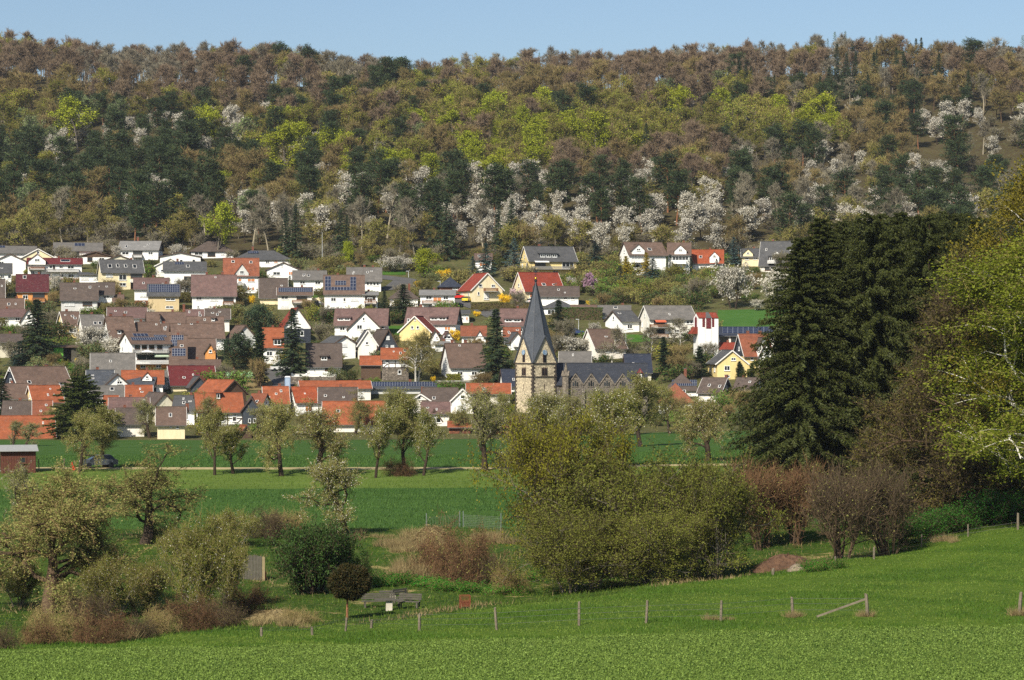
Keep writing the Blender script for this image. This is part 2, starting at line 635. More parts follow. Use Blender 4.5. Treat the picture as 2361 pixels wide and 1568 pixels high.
def solarmat():
    m, nt, b = newmat("solar_cell")
    co = N(nt, "ShaderNodeTexCoord").outputs["Object"]
    br = N(nt, "ShaderNodeTexBrick")
    br.offset = 0.0
    br.inputs["Scale"].default_value = 1.0
    br.inputs["Mortar Size"].default_value = 0.015
    br.inputs["Brick Width"].default_value = 0.16
    br.inputs["Row Height"].default_value = 0.16
    br.inputs["Color1"].default_value = lin(20, 25, 44)
    br.inputs["Color2"].default_value = lin(25, 32, 54)
    br.inputs["Mortar"].default_value = lin(60, 66, 82)
    nt.links.new(co, br.inputs["Vector"])
    nt.links.new(br.outputs[0], b.inputs["Base Color"])
    b.inputs["Roughness"].default_value = 0.35
    b.inputs["Specular IOR Level"].default_value = 0.15
    return m


M_GLASS = glassmat()
M_SOLAR = solarmat()
M_ALU = plain("aluminium", lin(190, 192, 196), 0.35, metal=0.7)
FRONTS = []     # facade centre x, y, half width
HOUSES = []      # footprints: x, y, radius
WCACHE = {}


def window(parent, T, x, z, w, h, kind="w"):
    """window in a wall plane; T maps (x along wall, out of wall, z) to parent space"""
    w = max(w, 0.35); h = max(h, 0.35)
    key = (round(w, 2), round(h, 2), kind)
    if key not in WCACHE:
        b = MB()
        t = min(0.09, 0.14 * min(w, h))
        for a in ((-w / 2, w / 2, -h / 2, -h / 2 + t), (-w / 2, w / 2, h / 2 - t, h / 2), (-w / 2, -w / 2 + t, -h / 2 + t, h / 2 - t), (w / 2 - t, w / 2, -h / 2 + t, h / 2 - t)):
            b.box(a[0], a[1], -0.07, 0.0, a[2], a[3])
        if w > 0.95 and kind != "f":
            n = max(1, int(round(w / 1.0)) - 1)
            for i in range(n):
                xm = -w / 2 + w * (i + 1) / (n + 1)
                b.box(xm - t * 0.45, xm + t * 0.45, -0.065, 0.0, -h / 2 + t, h / 2 - t)
        b.box(-w / 2 - 0.08, w / 2 + 0.08, -0.16, 0.0, -h / 2 - 0.08, -h / 2 - 0.001)
        fr = b.mesh("window", M_DFRAME if kind == "f" else M_FRAME)
        p = MB()
        p.box(-w / 2 + t, w / 2 - t, -0.03, -0.004, -h / 2 + t, h / 2 - t)
        pm = p.mesh("pane", M_GLASS)
        sm = None
        if kind in ("s", "o"):
            s = MB()
            k = 10 if h > 0.8 else 5
            hh = h - 2 * t
            for i in range(k):
                z0 = h / 2 - t - hh * (i + 1) / k * 0.86
                s.box(-w / 2 + t, w / 2 - t, -0.055, -0.035, z0 + 0.004, z0 + hh / k * 0.86)
            sm = s.mesh("shutter", M_SHUT[kind])
        WCACHE[key] = (fr, pm, sm)
    fr, pm, sm = WCACHE[key]
    o = bpy.data.objects.new("window", fr)
    COL.objects.link(o)
    o.parent = parent
    o.matrix_local = T @ Matrix.Translation((x, 0, z))
    ob("pane", pm, o)
    if sm:
        ob("roller_shutter", sm, o)
    return o


def V_roof(span, L, zr, ze, ov, vo, th=0.16):
    """gable roof shell along local x: y from 0..span"""
    m = zr - ze
    half = span / 2
    sl = m / half
    b = MB()
    x0, x1 = -L / 2 - vo, L / 2 + vo
    for s in (0, 1):
        ye = -ov if s == 0 else span + ov
        zE = ze - ov * sl
        yr = half
        V = []
        for dz in (0.0, th):
            for x in (x0, x1):
                V.append((x, ye, zE + dz + 0.02)); V.append((x, yr, zr + dz + 0.02))
        # idx: 0 (x0,e) 1 (x0,r) 2 (x1,e) 3 (x1,r) then +4 top
        q = [(0, 1, 3, 2), (4, 6, 7, 5), (0, 2, 6, 4), (0, 4, 5, 1), (2, 3, 7, 6)]
        if s:
            q = [tuple(reversed(a)) for a in q]
        b.add(V, q)
    # ridge cap
    b.bar((x0 - 0.02, half, zr + th + 0.02), (x1 + 0.02, half, zr + th + 0.02), 0.28, 0.14)
    return b


def build_house(name, label, crop, ridge, xa, xb, yt, ye, yb, wall, roof, D=9.0, sw=0, feats=(), hip=False, gcol=None, dmin=441, base=None, group=None, cat="house", auto=True, low=None):
    cu, cv = CROP[crop]
    ua, ub, vt, ve, vb = cu + xa * K, cu + xb * K, cv + yt * K, cv + ye * K, cv + yb * K
    um = (ua + ub) / 2
    d = hit(um, vb, dmin)
    mpp = d / F
    phi = math.atan((um - CU) / F)
    swm = abs(sw) * K * mpp
    th = math.asin(min(0.92, swm / D)) if sw else 0.0
    yaw = (th if sw < 0 else -th) - phi
    W = (ub - ua) * mpp / max(0.35, math.cos(th))
    z0 = (CV - vb) * mpp
    Ze = (CV - ve) * mpp - z0
    if ridge == 'x':
        Zr = (CV - vt) * (d + D / 2 * math.cos(th)) / F - z0
    else:
        Zr = (CV - vt) * mpp - z0
    Zr = max(Zr, Ze + 0.5)
    root = bpy.data.objects.new(name, None)
    COL.objects.link(root)
    xw = (um - CU) / F * d
    root.location = (xw, d, z0)
    root.rotation_euler = (0, 0, yaw)
    tag(root, label, cat, group)
    # footprint record in world space
    c, s = math.cos(yaw), math.sin(yaw)
    cx, cy = xw - s * D / 2, d + c * D / 2
    HOUSES.append((cx, cy, max(W, D) / 2 + 0.8))
    FRONTS.append((xw, d, W / 2 + 0.5, label))
    span, L = (D, W) if ridge == 'x' else (W, D)
    below = -2.2
    # ---- walls (pentagon prism) in ridge frame, ridge along x
    b = MB()
    if hip:
        b.box(-L / 2, L / 2, 0, span, below, Ze)
    else:
        b.prism([(0, below), (span, below), (span, Ze), (span / 2, Zr - 0.02), (0, Ze)], -L / 2, L / 2, 'x')
    rz = 0 if ridge == 'x' else math.pi / 2
    off = (0, 0, 0) if ridge == 'x' else (W / 2, D / 2, 0)
    frame = Matrix.Translation(off) @ Matrix.Rotation(rz, 4, 'Z')
    o = b.ob("wall", wm(wall), root)
    o.matrix_local = frame
    if low:
        lb = MB()
        hz = (CV - (cv + low[1] * K)) * mpp - z0
        lb.box(-W / 2 - 0.03, W / 2 + 0.03, -0.03, D + 0.03, below, hz)
        lb.ob("plinth", wm(low[0]), root)
    # ---- roof
    ov, vo = (0.5, 0.35)
    if hip:
        h = MB()
        a = min(span, L) / 2 + ov
        sl = (Zr - Ze) / (min(span, L) / 2)
        zE = Ze - ov * sl
        x0, x1, y0, y1 = -L / 2 - ov, L / 2 + ov, -ov, span + ov
        if L >= span:
            r0, r1 = (x0 + a, span / 2, Zr), (x1 - a + 0.01, span / 2, Zr)
            V = [(x0, y0, zE), (x1, y0, zE), (x1, y1, zE), (x0, y1, zE), r0, r1, (x0, y0, zE - 0.16), (x1, y0, zE - 0.16), (x1, y1, zE - 0.16), (x0, y1, zE - 0.16)]
            h.add(V, [(0, 1, 5, 4), (2, 3, 4, 5), (6, 7, 1, 0), (7, 8, 2, 1), (8, 9, 3, 2), (9, 6, 0, 3), (9, 8, 7, 6)], [(1, 2, 5), (3, 0, 4)])
        else:
            r0, r1 = (0, y0 + a, Zr), (0, y1 - a + 0.01, Zr)
            V = [(x0, y0, zE), (x1, y0, zE), (x1, y1, zE), (x0, y1, zE), r0, r1, (x0, y0, zE - 0.16), (x1, y0, zE - 0.16), (x1, y1, zE - 0.16), (x0, y1, zE - 0.16)]
            h.add(V, [(1, 2, 5, 4), (3, 0, 4, 5), (6, 7, 1, 0), (7, 8, 2, 1), (8, 9, 3, 2), (9, 6, 0, 3), (9, 8, 7, 6)], [(0, 1, 4), (2, 3, 5)])
        ro = h.ob("roof", rm(roof), root)
    else:
        ro = V_roof(span, L, Zr, Ze, ov, vo).ob("roof", rm(roof), root)
        sl = (Zr - Ze) / (span / 2)
        for sx in (-1, 1):
            vb_ = MB()
            xx = sx * (L / 2 + vo + 0.012)
            for (y_, z_) in ((-ov, Ze - ov * sl), (span + ov, Ze - ov * sl)):
                vb_.bar((xx, y_, z_ + 0.06), (xx, span / 2, Zr + 0.06), 0.05, 0.24)
            vb_.ob("verge_board", M_WFASC if wall in ("yellow", "cream", "offw") else M_FASC, ro)
    ro.matrix_local = frame
    if ridge == 'x':
        g = MB()
        sl = (Zr - Ze) / (D / 2)
        g.bar((-W / 2 - 0.3, -ov - 0.06, Ze - ov * sl), (W / 2 + 0.3, -ov - 0.06, Ze - ov * sl), 0.12)
        g.ob("gutter", M_GUT, ro) if not hip else None
    front = Matrix.Identity(4)
    side = 1 if sw > 0 else -1
    if side < 0:
        TS = Matrix(((0, 1, 0, -W / 2), (-1, 0, 0, D / 2), (0, 0, 1, 0), (0, 0, 0, 1)))
    else:
        TS = Matrix(((0, -1, 0, W / 2), (1, 0, 0, D / 2), (0, 0, 1, 0), (0, 0, 0, 1)))
    if gcol and not hip:
        g = MB()
        if ridge == 'x':
            g.prism([(-D / 2, Ze - 0.3), (D / 2, Ze - 0.3), (D / 2, Ze), (0, Zr - 0.05), (-D / 2, Ze)], -0.05, 0.0, 'y')
            go = g.ob("gable_cladding", wm(gcol), root)
            go.matrix_local = TS
        else:
            g.prism([(-W / 2, Ze - 0.3), (W / 2, Ze - 0.3), (W / 2, Ze), (0, Zr - 0.05), (-W / 2, Ze)], -0.05, 0.0, 'y')
            g.ob("gable_cladding", wm(gcol), root)
    px2x = lambda cx_: ((cu + cx_ * K - ua) / (ub - ua) - 0.5) * W
    px2z = lambda cy_: (CV - (cv + cy_ * K)) * mpp - z0
    sx = K * mpp / max(0.35, math.cos(th))
    sz = K * mpp
    slope = (Zr - Ze) / (D / 2)
    ang = math.atan(slope)

    def roofpt(cx_, cy_):
        v = cv + cy_ * K
        # solve t so that the point on the front slope projects at v
        lo, hi = 0.0, 1.0
        for _ in range(24):
            t = (lo + hi) / 2
            zz = z0 + Ze + t * (Zr - Ze)
            dd = d + t * D / 2 * math.cos(th)
            if CV - zz * F / dd > v:
                lo = t
            else:
                hi = t
        return px2x(cx_), t * D / 2, Ze + t * (Zr - Ze) + 0.2
    has_w = any(f[0] == 'w' for f in feats)
    rs = random.Random(label)
    feats = list(feats)
    if ridge == 'x' and not hip and yb < 2000 and not any(f[0] in 'kpdg' for f in feats) and Zr - Ze > 1.8:
        for _ in range(rs.choice((1, 2, 2, 3))):
            feats.append(('k', xa + (xb - xa) * rs.uniform(0.12, 0.88), yt + (ye - yt) * rs.uniform(0.25, 0.75), rs.choice((18, 26, 34)), rs.choice((14, 22, 28))))
    for f in feats:
        k = f[0]
        if k == 'w':
            window(root, front, px2x(f[1]), px2z(f[2]), f[3] * sx, f[4] * sz, f[5] if len(f) > 5 else "w")
        elif k == 'c':
            xx = px2x(f[1]) if ridge == 'x' else rs.uniform(-0.6, 0.6)
            yy = D / 2 + 0.5 if ridge == 'x' else D * 0.5
            hh = f[2] if len(f) > 2 else 0.9
            cb = MB()
            cb.box(xx - 0.3, xx + 0.3, yy - 0.3, yy + 0.3, Zr - 1.0, Zr + hh)
            co = cb.ob("chimney", M_CHIM, ro)
            co.matrix_local = frame.inverted()
            cp = MB()
            cp.box(xx - 0.36, xx + 0.36, yy - 0.36, yy + 0.36, Zr + hh + 0.001, Zr + hh + 0.09)
            cpo = cp.ob("chimney_cap", M_GUT, ro)
            cpo.matrix_local = frame.inverted()
        elif k == 'k' and ridge == 'x':
            x_, y_, z_ = roofpt(f[1], f[2])
            w_ = (f[3] if len(f) > 3 else 40) * sx
            h_ = (f[4] if len(f) > 4 else 34) * sz / max(0.3, math.sin(ang))
            kb = MB()
            kb.box(-w_ / 2, w_ / 2, -h_ / 2, h_ / 2, -0.05, 0.07)
            ko = kb.ob("skylight", M_WFASC, ro)
            ko.location = (x_, y_, z_); ko.rotation_euler = (ang, 0, 0)
            gb = MB(); gb.box(-w_ / 2 + 0.08, w_ / 2 - 0.08, -h_ / 2 + 0.08, h_ / 2 - 0.08, 0.071, 0.09)
            gb.ob("pane", M_GLASS, ko)
        elif k == 'p':
            x0_, y0_, z0_ = roofpt(f[1], f[4])
            x1_, y1_, z1_ = roofpt(f[3], f[2])
            nc, nr = f[5], f[6]
            pw, ph = (x1_ - x0_) / nc, math.hypot(y1_ - y0_, z1_ - z0_) / nr
            fm = MB().box(-pw / 2 + 0.015, pw / 2 - 0.015, -ph / 2 + 0.015, ph / 2 - 0.015, 0.06, 0.10).mesh("solar_panel", M_ALU)
            pm = MB().box(-pw / 2 + 0.06, pw / 2 - 0.06, -ph / 2 + 0.06, ph / 2 - 0.06, 0.101, 0.108).mesh("solar_cells", M_SOLAR)
            for i in range(nc):
                for j in range(nr):
                    t = (j + 0.5) / nr
                    so = ob("solar_panel", fm, ro)
                    so.location = (x0_ + pw * (i + 0.5), y0_ + (y1_ - y0_) * t, z0_ + (z1_ - z0_) * t)
                    so.rotation_euler = (ang, 0, 0)
                    ob("solar_cells", pm, ro).matrix_local = so.matrix_basis
        elif k == 'd':          # box dormer: x0, x1, ytop, ybottom
            x0_, x1_ = px2x(f[1]), px2x(f[2])
            zt, zb = px2z(f[3]), px2z(f[4])
            yb_ = max(0.15, (zb - Ze) / slope * 0.9)
            yt_ = min(D / 2, (zt + 0.3 - Ze) / slope + 0.3)
            db = MB()
            db.box(x0_, x1_, yb_, yt_, zb - 0.6, zt)
            do = db.ob("dormer", wm(f[5] if len(f) > 5 else "white"), root)
            dr = MB()
            dr.hexa([(x0_ - 0.3, yb_ - 0.4, zt), (x1_ + 0.3, yb_ - 0.4, zt), (x1_ + 0.3, yt_ + 0.8, zt + 0.45), (x0_ - 0.3, yt_ + 0.8, zt + 0.45),
                     (x0_ - 0.3, yb_ - 0.4, zt + 0.14), (x1_ + 0.3, yb_ - 0.4, zt + 0.14), (x1_ + 0.3, yt_ + 0.8, zt + 0.6), (x0_ - 0.3, yt_ + 0.8, zt + 0.6)])
            dr.ob("dormer_roof", rm(roof), do)
            n = max(1, int((x1_ - x0_) / 1.5))
            for i in range(n):
                xm = x0_ + (x1_ - x0_) * (i + 0.5) / n
                window(do, Matrix.Translation((0, yb_ - 0.005, 0)), xm, (zt + zb) / 2, (x1_ - x0_) / n * 0.78, (zt - zb) * 0.72, f[6] if len(f) > 6 else "w")
        elif k == 'g':          # gabled cross wing: x0,x1,yapex,yeave,ybottom,wall,roof
            x0_, x1_ = px2x(f[1]), px2x(f[2])
            za, zE, zb = px2z(f[3]), px2z(f[4]), px2z(f[5])
            pr = 0.5 if len(f) < 9 else f[8]
            gb = MB()
            back = D / 2
            gb.prism([(x0_, zb), (x1_, zb), (x1_, zE), ((x0_ + x1_) / 2, za), (x0_, zE)], -pr, back, 'y')
            go = gb.ob("cross_gable", wm(f[6]), root)
            gr = V_roof(x1_ - x0_, back + pr, za + 0.02, zE + 0.02, 0.3, 0.25)
            gro = gr.ob("cross_gable_roof", rm(f[7] if len(f) > 7 else roof), go)
            gro.matrix_local = Matrix.Translation((x1_, (back - pr) / 2, 0)) @ Matrix.Rotation(math.pi / 2, 4, 'Z')
            ww = min(1.4, (x1_ - x0_) * 0.3)
            window(go, Matrix.Translation((0, -pr - 0.004, 0)), (x0_ + x1_) / 2, zE + 0.05 * (za - zE) + 0.1, ww, min(1.2, max(0.5, (za - zE) * 0.4)))
        elif k == 'b':          # balcony: x0,x1,ytop rail,ybottom,material
            x0_, x1_ = px2x(f[1]), px2x(f[2])
            zt, zb = px2z(f[3]), px2z(f[4])
            zb = min(zb, zt - 0.7)
            mt = {"w": M_WRAIL, "g": M_GRAIL, "b": M_RAIL}[f[5] if len(f) > 5 else "b"]
            bb = MB().box(x0_, x1_, -1.4, -0.002, zb - 0.18, zb)
            bo = bb.ob("balcony", M_WRAIL if f[5:] == ("w",) else M_GRAIL, root)
            rb = MB()
            rb.box(x0_, x1_, -1.44, -1.38, zt - 0.10, zt)
            n = max(4, int((x1_ - x0_) / 0.22))
            for i in range(n):
                xx = x0_ + (x1_ - x0_) * (i + 0.5) / n
                rb.box(xx - 0.075, xx + 0.075, -1.425, -1.395, zb + 0.06, zt - 0.101)
            for xx in (x0_ + 0.03, x1_ - 0.03):
                rb.box(xx - 0.03, xx + 0.03, -1.375, -0.01, zb + 0.01, zt)
            rb.ob("railing", mt, bo)
        elif k == 'r':          # loggia front, dark pane standing in for the recess's shade: x0,y0,x1,y1
            x0_, x1_, zt, zb = px2x(f[1]), px2x(f[3]), px2z(f[2]), px2z(f[4])
            window(root, front, (x0_ + x1_) / 2, (zt + zb) / 2, x1_ - x0_, zt - zb, f[5] if len(f) > 5 else "f")
        elif k == 'a':          # awning
            x0_, x1_, zt, zb = px2x(f[1]), px2x(f[2]), px2z(f[3]), px2z(f[4])
            ab = MB().hexa([(x0_, -1.6, zb), (x1_, -1.6, zb), (x1_, 0, zt), (x0_, 0, zt), (x0_, -1.6, zb + 0.04), (x1_, -1.6, zb + 0.04), (x1_, 0, zt + 0.04), (x0_, 0, zt + 0.04)])
            ab.box(x0_, x1_, -1.64, -1.602, zb - 0.2, zb + 0.04)
            ab.ob("awning", M_CLOTH[f[5]], root)
        elif k == 't':          # half timbering over facade: ytop, ybottom
            zt, zb = px2z(f[1]), px2z(f[2])
            nv = max(3, int(W / 1.3)); nh = max(2, int((zt - zb) / 1.1))
            bm_v = MB().box(-0.08, 0.08, -0.04, 0, zb, zt).mesh("beam", M_BEAM)
            for i in range(nv + 1):
                ob("beam", bm_v, root, (-W / 2 + 0.1 + (W - 0.2) * i / nv, -0.002, 0))
            bm_h = MB().box(-W / 2, W / 2, -0.05, 0, -0.09, 0.09).mesh("beam", M_BEAM)
            for j in range(nh + 1):
                ob("beam", bm_h, root, (0, -0.003, zb + (zt - zb) * j / nh))
            for i in (0, nv - 1):
                xl = -W / 2 + 0.2 + (W - 0.2) * i / nv
                xr = xl + (W - 0.2) / nv - 0.2
                br = MB().bar((xl, -0.02, zb), (xr, -0.02, zb + (zt - zb) / nh), 0.16, 0.05, up=(0, 1, 0))
                br.ob("beam", M_BEAM, root)
    if auto and not has_w:
        nf = max(1, int((Ze + 0.5) / 2.7))
        ncol = max(1, int(W / 3.0))
        for fl in range(nf):
            zc = Ze - 1.35 - fl * 2.7
            if zc < 0.5:
                continue
            for i in range(ncol):
                if rs.random() < 0.18:
                    continue
                xx = -W / 2 + W * (i + 0.5) / ncol + rs.uniform(-0.3, 0.3)
                window(root, front, xx, zc, rs.choice((0.9, 1.3, 1.3, 1.8)), rs.choice((1.1, 1.25)), rs.choice("wwwso" if wall != "navy" else "w"))
        if ridge == 'y' and Zr - Ze > 1.6:
            window(root, front, 0, Ze + (Zr - Ze) * 0.3, 0.9, min(1.0, (Zr - Ze) * 0.35))
    if swm > 1.2 and auto:
        wid = D
        nf = max(1, int((Ze + 0.5) / 2.7))
        for fl in range(nf):
            zc = Ze - 1.35 - fl * 2.7
            if zc > 0.5:
                for yy in ((-0.25, 0.25) if wid > 6 else (0,)):
                    window(root, TS, yy * wid, zc, 1.0, 1.1, rs.choice("wws"))
        if ridge == 'x' and not hip and Zr - Ze > 2.0:
            window(root, TS @ Matrix.Translation((0, -0.052 if gcol else 0, 0)), 0, Ze + (Zr - Ze) * 0.3, 0.9, 0.9)
    if ridge == 'x' and not any(f[0] == 'c' for f in feats) and rs.random() < 0.6 and roof not in ("navy",):
        xx = rs.uniform(-0.3, 0.3) * W
        cb = MB().box(xx - 0.28, xx + 0.28, D / 2 + 0.3, D / 2 + 0.86, Zr - 1.2, Zr + 0.75)
        cb.ob("chimney", M_CHIM, ro).matrix_local = frame.inverted()
    return root


H = build_house
HS = "house"
# ---- upper left
H(HS, "long grey-roofed house with one dark solar panel above the cream gable", 'A', 'x', -60, 420, 255, 328, 440, "white", "grey", feats=[('p', 0, 250, 60, 280, 2, 1)])
H(HS, "broad cream gable house with single attic window behind the maroon balcony house", 'A', 'y', 245, 655, 285, 395, 520, "cream", "dbrown", D=11, feats=[('w', 449, 325, 30, 36)])
H(HS, "white low-gabled house behind the dark conical spruce", 'A', 'y', -60, 300, 345, 425, 600, "white", "dgrey", D=12, feats=[('w', 20, 445, 50, 30), ('w', 20, 530, 50, 40)])
H(HS, "wide white house with maroon roof and two long balconies", 'A', 'x', 335, 960, 398, 460, 645, "white", "dred", D=8, feats=[
    ('g', 345, 540, 350, 425, 470, "white", "dred", 1.0), ('b', 345, 530, 495, 520), ('b', 545, 930, 520, 550, 'g'), ('b', 345, 930, 625, 650),
    ('w', 600, 495, 40, 40), ('w', 720, 497, 45, 35), ('w', 832, 497, 75, 40), ('w', 390, 565, 45, 45), ('w', 470, 565, 45, 45), ('w', 595, 595, 45, 38), ('w', 720, 600, 50, 38), ('w', 835, 600, 65, 42), ('r', 625, 478, 650, 525), ('k', 770, 430, 110, 26)])
H(HS, "small white house with dark roof at the foot of the conical spruce", 'A', 'x', -100, 130, 460, 560, 710, "white", "dgrey", D=8, feats=[('w', 25, 610, 48, 42), ('w', 110, 610, 40, 42)])
H(HS, "white bungalow with grey roof and a dark collector panel near the ridge", 'A', 'x', 645, 1200, 215, 300, 405, "white", "grey", D=9, feats=[('p', 880, 225, 1000, 258, 3, 1), ('w', 742, 335, 100, 45, 'f'), ('r', 850, 305, 935, 370), ('w', 1090, 340, 70, 36)])
H(HS, "low dark-gabled bungalow with orange roof edge", 'A', 'y', 950, 1310, 318, 368, 460, "white", "orange", D=8, gcol="dwood", feats=[('w', 1062, 405, 60, 50, 'f'), ('w', 1200, 405, 60, 40)])
H(HS, "white house with grey roof and recessed terrace at the wood's edge", 'A', 'x', 1400, 1865, 197, 290, 415, "white", "lgrey", D=10, sw=60, gcol="slate", feats=[('c', 1597, 1.4), ('w', 1482, 335, 80, 34), ('r', 1570, 305, 1680, 350), ('b', 1565, 1685, 350, 380, 'g'), ('w', 1775, 335, 55, 32)])
H(HS, "cream house with steep dark roof carrying four roof windows", 'A', 'x', 1205, 1690, 418, 552, 765, "cream", "dgrey", D=8, sw=-45, feats=[
    ('k', 1308, 495, 45, 44), ('k', 1400, 490, 34, 40), ('k', 1493, 492, 34, 40), ('k', 1597, 497, 45, 44), ('w', 1292, 597, 78, 36, 's'), ('w', 1448, 618, 88, 66), ('w', 1448, 702, 80, 40), ('r', 1540, 570, 1680, 625), ('b', 1535, 1685, 640, 660, 'w'), ('r', 1540, 680, 1580, 755)])
H(HS, "pale grey gabled house rising behind the four roof windows", 'A', 'y', 1180, 1640, 360, 440, 600, "beige", "dgrey", D=9, auto=False)
H(HS, "white low-roofed house beside the hip-roofed bungalow", 'B', 'y', -175, 300, 328, 375, 450, "white", "dgrey", D=9)
H(HS, "white house with slender gable beside the green-cloth loggia house", 'A', 'y', 1840, 2180, 395, 482, 610, "offw", "dgrey", D=8, feats=[('w', 1917, 540, 36, 30), ('w', 2090, 430, 26, 24)])
H(HS, "tall white house with loggia holding a green cloth and blue roof panels", 'B', 'x', -126, 360, 440, 535, 795, "white", "dgrey", D=8, feats=[('p', 0, 450, 105, 478, 4, 1), ('w', 25, 635, 70, 48, 's'), ('r', 105, 605, 270, 660), ('b', 100, 272, 668, 692, 'w'), ('r', 200, 725, 265, 780), ('k', 152, 495, 40, 28), ('c', 30)])
H(HS, "orange house with steep maroon roof", 'A', 'x', 205, 560, 590, 775, 950, "orange", "maroon", D=9, feats=[('k', 292, 625, 40, 40), ('r', 385, 790, 525, 860, 'f'), ('b', 380, 530, 860, 905, 'b'), ('w', 300, 850, 60, 45)])
H(HS, "brown-roofed house close beside the orange house", 'A', 'x', -150, 45, 650, 870, 1010, "offw", "dbrown", D=8)
H(HS, "brown-roofed house below the orange house", 'A', 'x', -60, 270, 875, 1000, 1120, "offw", "brown", D=8)
H(HS, "white house with patched brown and grey roof near the tall dark spruce", 'A', 'x', -60, 285, 1000, 1080, 1200, "white", "mauve", D=8, feats=[('w', 30, 1112, 70, 40), ('w', 205, 1112, 50, 40)])
H(HS, "small white gable house tucked beside the tall dark spruce", 'A', 'y', 250, 430, 985, 1120, 1215, "white", "dbrown", D=9)
H(HS, "broad grey house with mottled brown roof and large garage-like window", 'A', 'x', 725, 1145, 690, 878, 1030, "grey", "dbrown", D=10, feats=[('w', 822, 930, 112, 46, 's'), ('w', 1030, 930, 110, 48, 'f'), ('b', 945, 1140, 965, 1000, 'w')])
H(HS, "white house with brown basement adjoining the broad grey house", 'A', 'x', 1150, 1342, 685, 815, 980, "white", "dbrown", D=9, low=("brown", 915), feats=[('w', 1255, 845, 72, 42), ('w', 1225, 942, 45, 38), ('w', 1290, 940, 45, 38), ('k', 1163, 737, 18, 14), ('k', 1258, 737, 22, 16)])
H(HS, "white house with ribbed brown roof and brick-red ground floor", 'A', 'x', 1590, 1985, 632, 752, 955, "white", "mauve", D=9, low=("brick", 890), feats=[('w', 1697, 830, 90, 42, 's'), ('w', 1700, 920, 40, 30), ('c', 1810)])
H(HS, "tan block house with its whole roof under blue solar panels", 'A', 'x', 1750, 2112, 705, 828, 1030, "tan", "dgrey", D=9, feats=[('p', 1755, 716, 2115, 805, 14, 4), ('w', 2010, 877, 112, 28), ('w', 2000, 970, 88, 28), ('c', 1960)])
H("garage", "white garage with two pale doors under the maroon balcony house", 'A', 'x', 940, 1165, 570, 586, 685, "white", "dgrey", D=6, feats=[('w', 1000, 625, 90, 40, 's'), ('w', 1130, 630, 60, 30, 's')], cat="garage")
H("garage", "small brown-roofed garage beside the white house with brown basement", 'A', 'x', 1340, 1450, 830, 905, 985, "white", "brown", D=6, feats=[('w', 1395, 945, 60, 40, 's')], cat="garage")
# ---- brown terrace roofs left of centre
T = "terraced house"
H(HS, "terrace house with yellow gable sliver and brown roof", 'A', 'x', 762, 960, 1030, 1178, 1335, "yellow", "brown", D=8, sw=-85)
H(HS, "terrace house with weathered grey roof beside the yellow gable", 'A', 'x', 985, 1235, 1065, 1228, 1385, "offw", "grey", D=8, sw=-60, feats=[('k', 1135, 1170), ('k', 1190, 1168)])
H(HS, "brown-roofed house with tall narrow white gable above the blossoming tree", 'A', 'x', 1305, 1600, 1090, 1320, 1480, "white", "brown", D=9, sw=-95, feats=[('d', 1390, 1440, 1240, 1290, "dwood"), ('c', 1360), ('c', 1520)])
H(HS, "brown-roofed terrace house with short white gable peak", 'A', 'x', 1640, 1895, 1152, 1285, 1440, "white", "brown", D=8, sw=-52, feats=[('k', 1865, 1185, 20, 20)])
H(HS, "narrow brown-roofed house between two white gable slivers", 'A', 'x', 1932, 2012, 1172, 1290, 1445, "white", "brown", D=8, sw=-40)
H(HS, "wide plain brown roof with one white gable sliver beside the steep roof with orange dormer", 'A', 'x', 2046, 2640, 1172, 1330, 1490, "white", "brown", D=9, sw=-42, feats=[('k', 2135, 1180, 30, 14), ('k', 2280, 1180, 30, 14)])
H(HS, "long mottled brown roof behind the tan block", 'A', 'x', 1280, 1720, 980, 1092, 1255, "offw", "mauve", D=8)
H(HS, "flat brown roof with two white gable slivers below the tan block", 'A', 'x', 1750, 2190, 1035, 1160, 1320, "white", "brown", D=8, sw=-20, feats=[('g', 1885, 1902, 1060, 1150, 1160, "white", "brown")])
H(HS, "brown roof with tall chimney beneath the white house with corner loggia", 'B', 'x', 140, 360, 1005, 1110, 1265, "white", "mauve", D=8, feats=[('c', 105, 1.5)])
H(HS, "dark mottled roof at the end of the brown terrace", 'B', 'x', 365, 640, 995, 1105, 1265, "offw", "dbrown", D=8)
H(HS, "broad red-brown roof carrying a single white-framed dormer", 'B', 'x', 160, 570, 1090, 1312, 1460, "white", "brown", D=10, sw=-22, feats=[('d', 440, 480, 1098, 1130, "white"), ('k', 360, 1130, 24, 26)])
H(HS, "steep brown roof with orange side dormer beside the pines", 'G', 'x', 160, 480, 165, 405, 470, "offw", "brown", D=9, sw=-30, feats=[('g', 355, 475, 235, 320, 420, "orange", "dbrown")])
H("inn", "inn with panelled roof, orange balconies and a white parasol terrace", 'F', 'x', 1562, 2010, 92, 218, 530, "white", "brown", D=9, sw=-150, cat="inn", low=("orange", 455), feats=[
    ('p', 1575, 160, 1960, 195, 15, 1), ('p', 1860, 132, 2010, 158, 8, 1), ('p', 1625, 115, 1800, 150, 4, 1), ('w', 1625, 262, 60, 50, 'f'), ('w', 1705, 262, 60, 50, 'f'), ('w', 1790, 262, 60, 50, 'f'), ('w', 1885, 262, 60, 50, 'f'), ('b', 1570, 1975, 288, 318, 'g'), ('b', 1570, 2000, 415, 450, 'w'), ('r', 1620, 350, 1960, 410), ('a', 1800, 2000, 332, 368, 'green'), ('w', 1690, 490, 60, 36), ('w', 1870, 490, 60, 36)])
H(HS, "dark roof wing stacked with solar panels leaning on the inn", 'F', 'x', 2012, 2195, 130, 470, 540, "white", "brown", D=11, sw=0, feats=[('p', 2015, 190, 2090, 260, 3, 2), ('p', 2030, 290, 2190, 380, 5, 3), ('p', 2025, 132, 2165, 190, 6, 2), ('k', 2145, 258, 40, 28)])
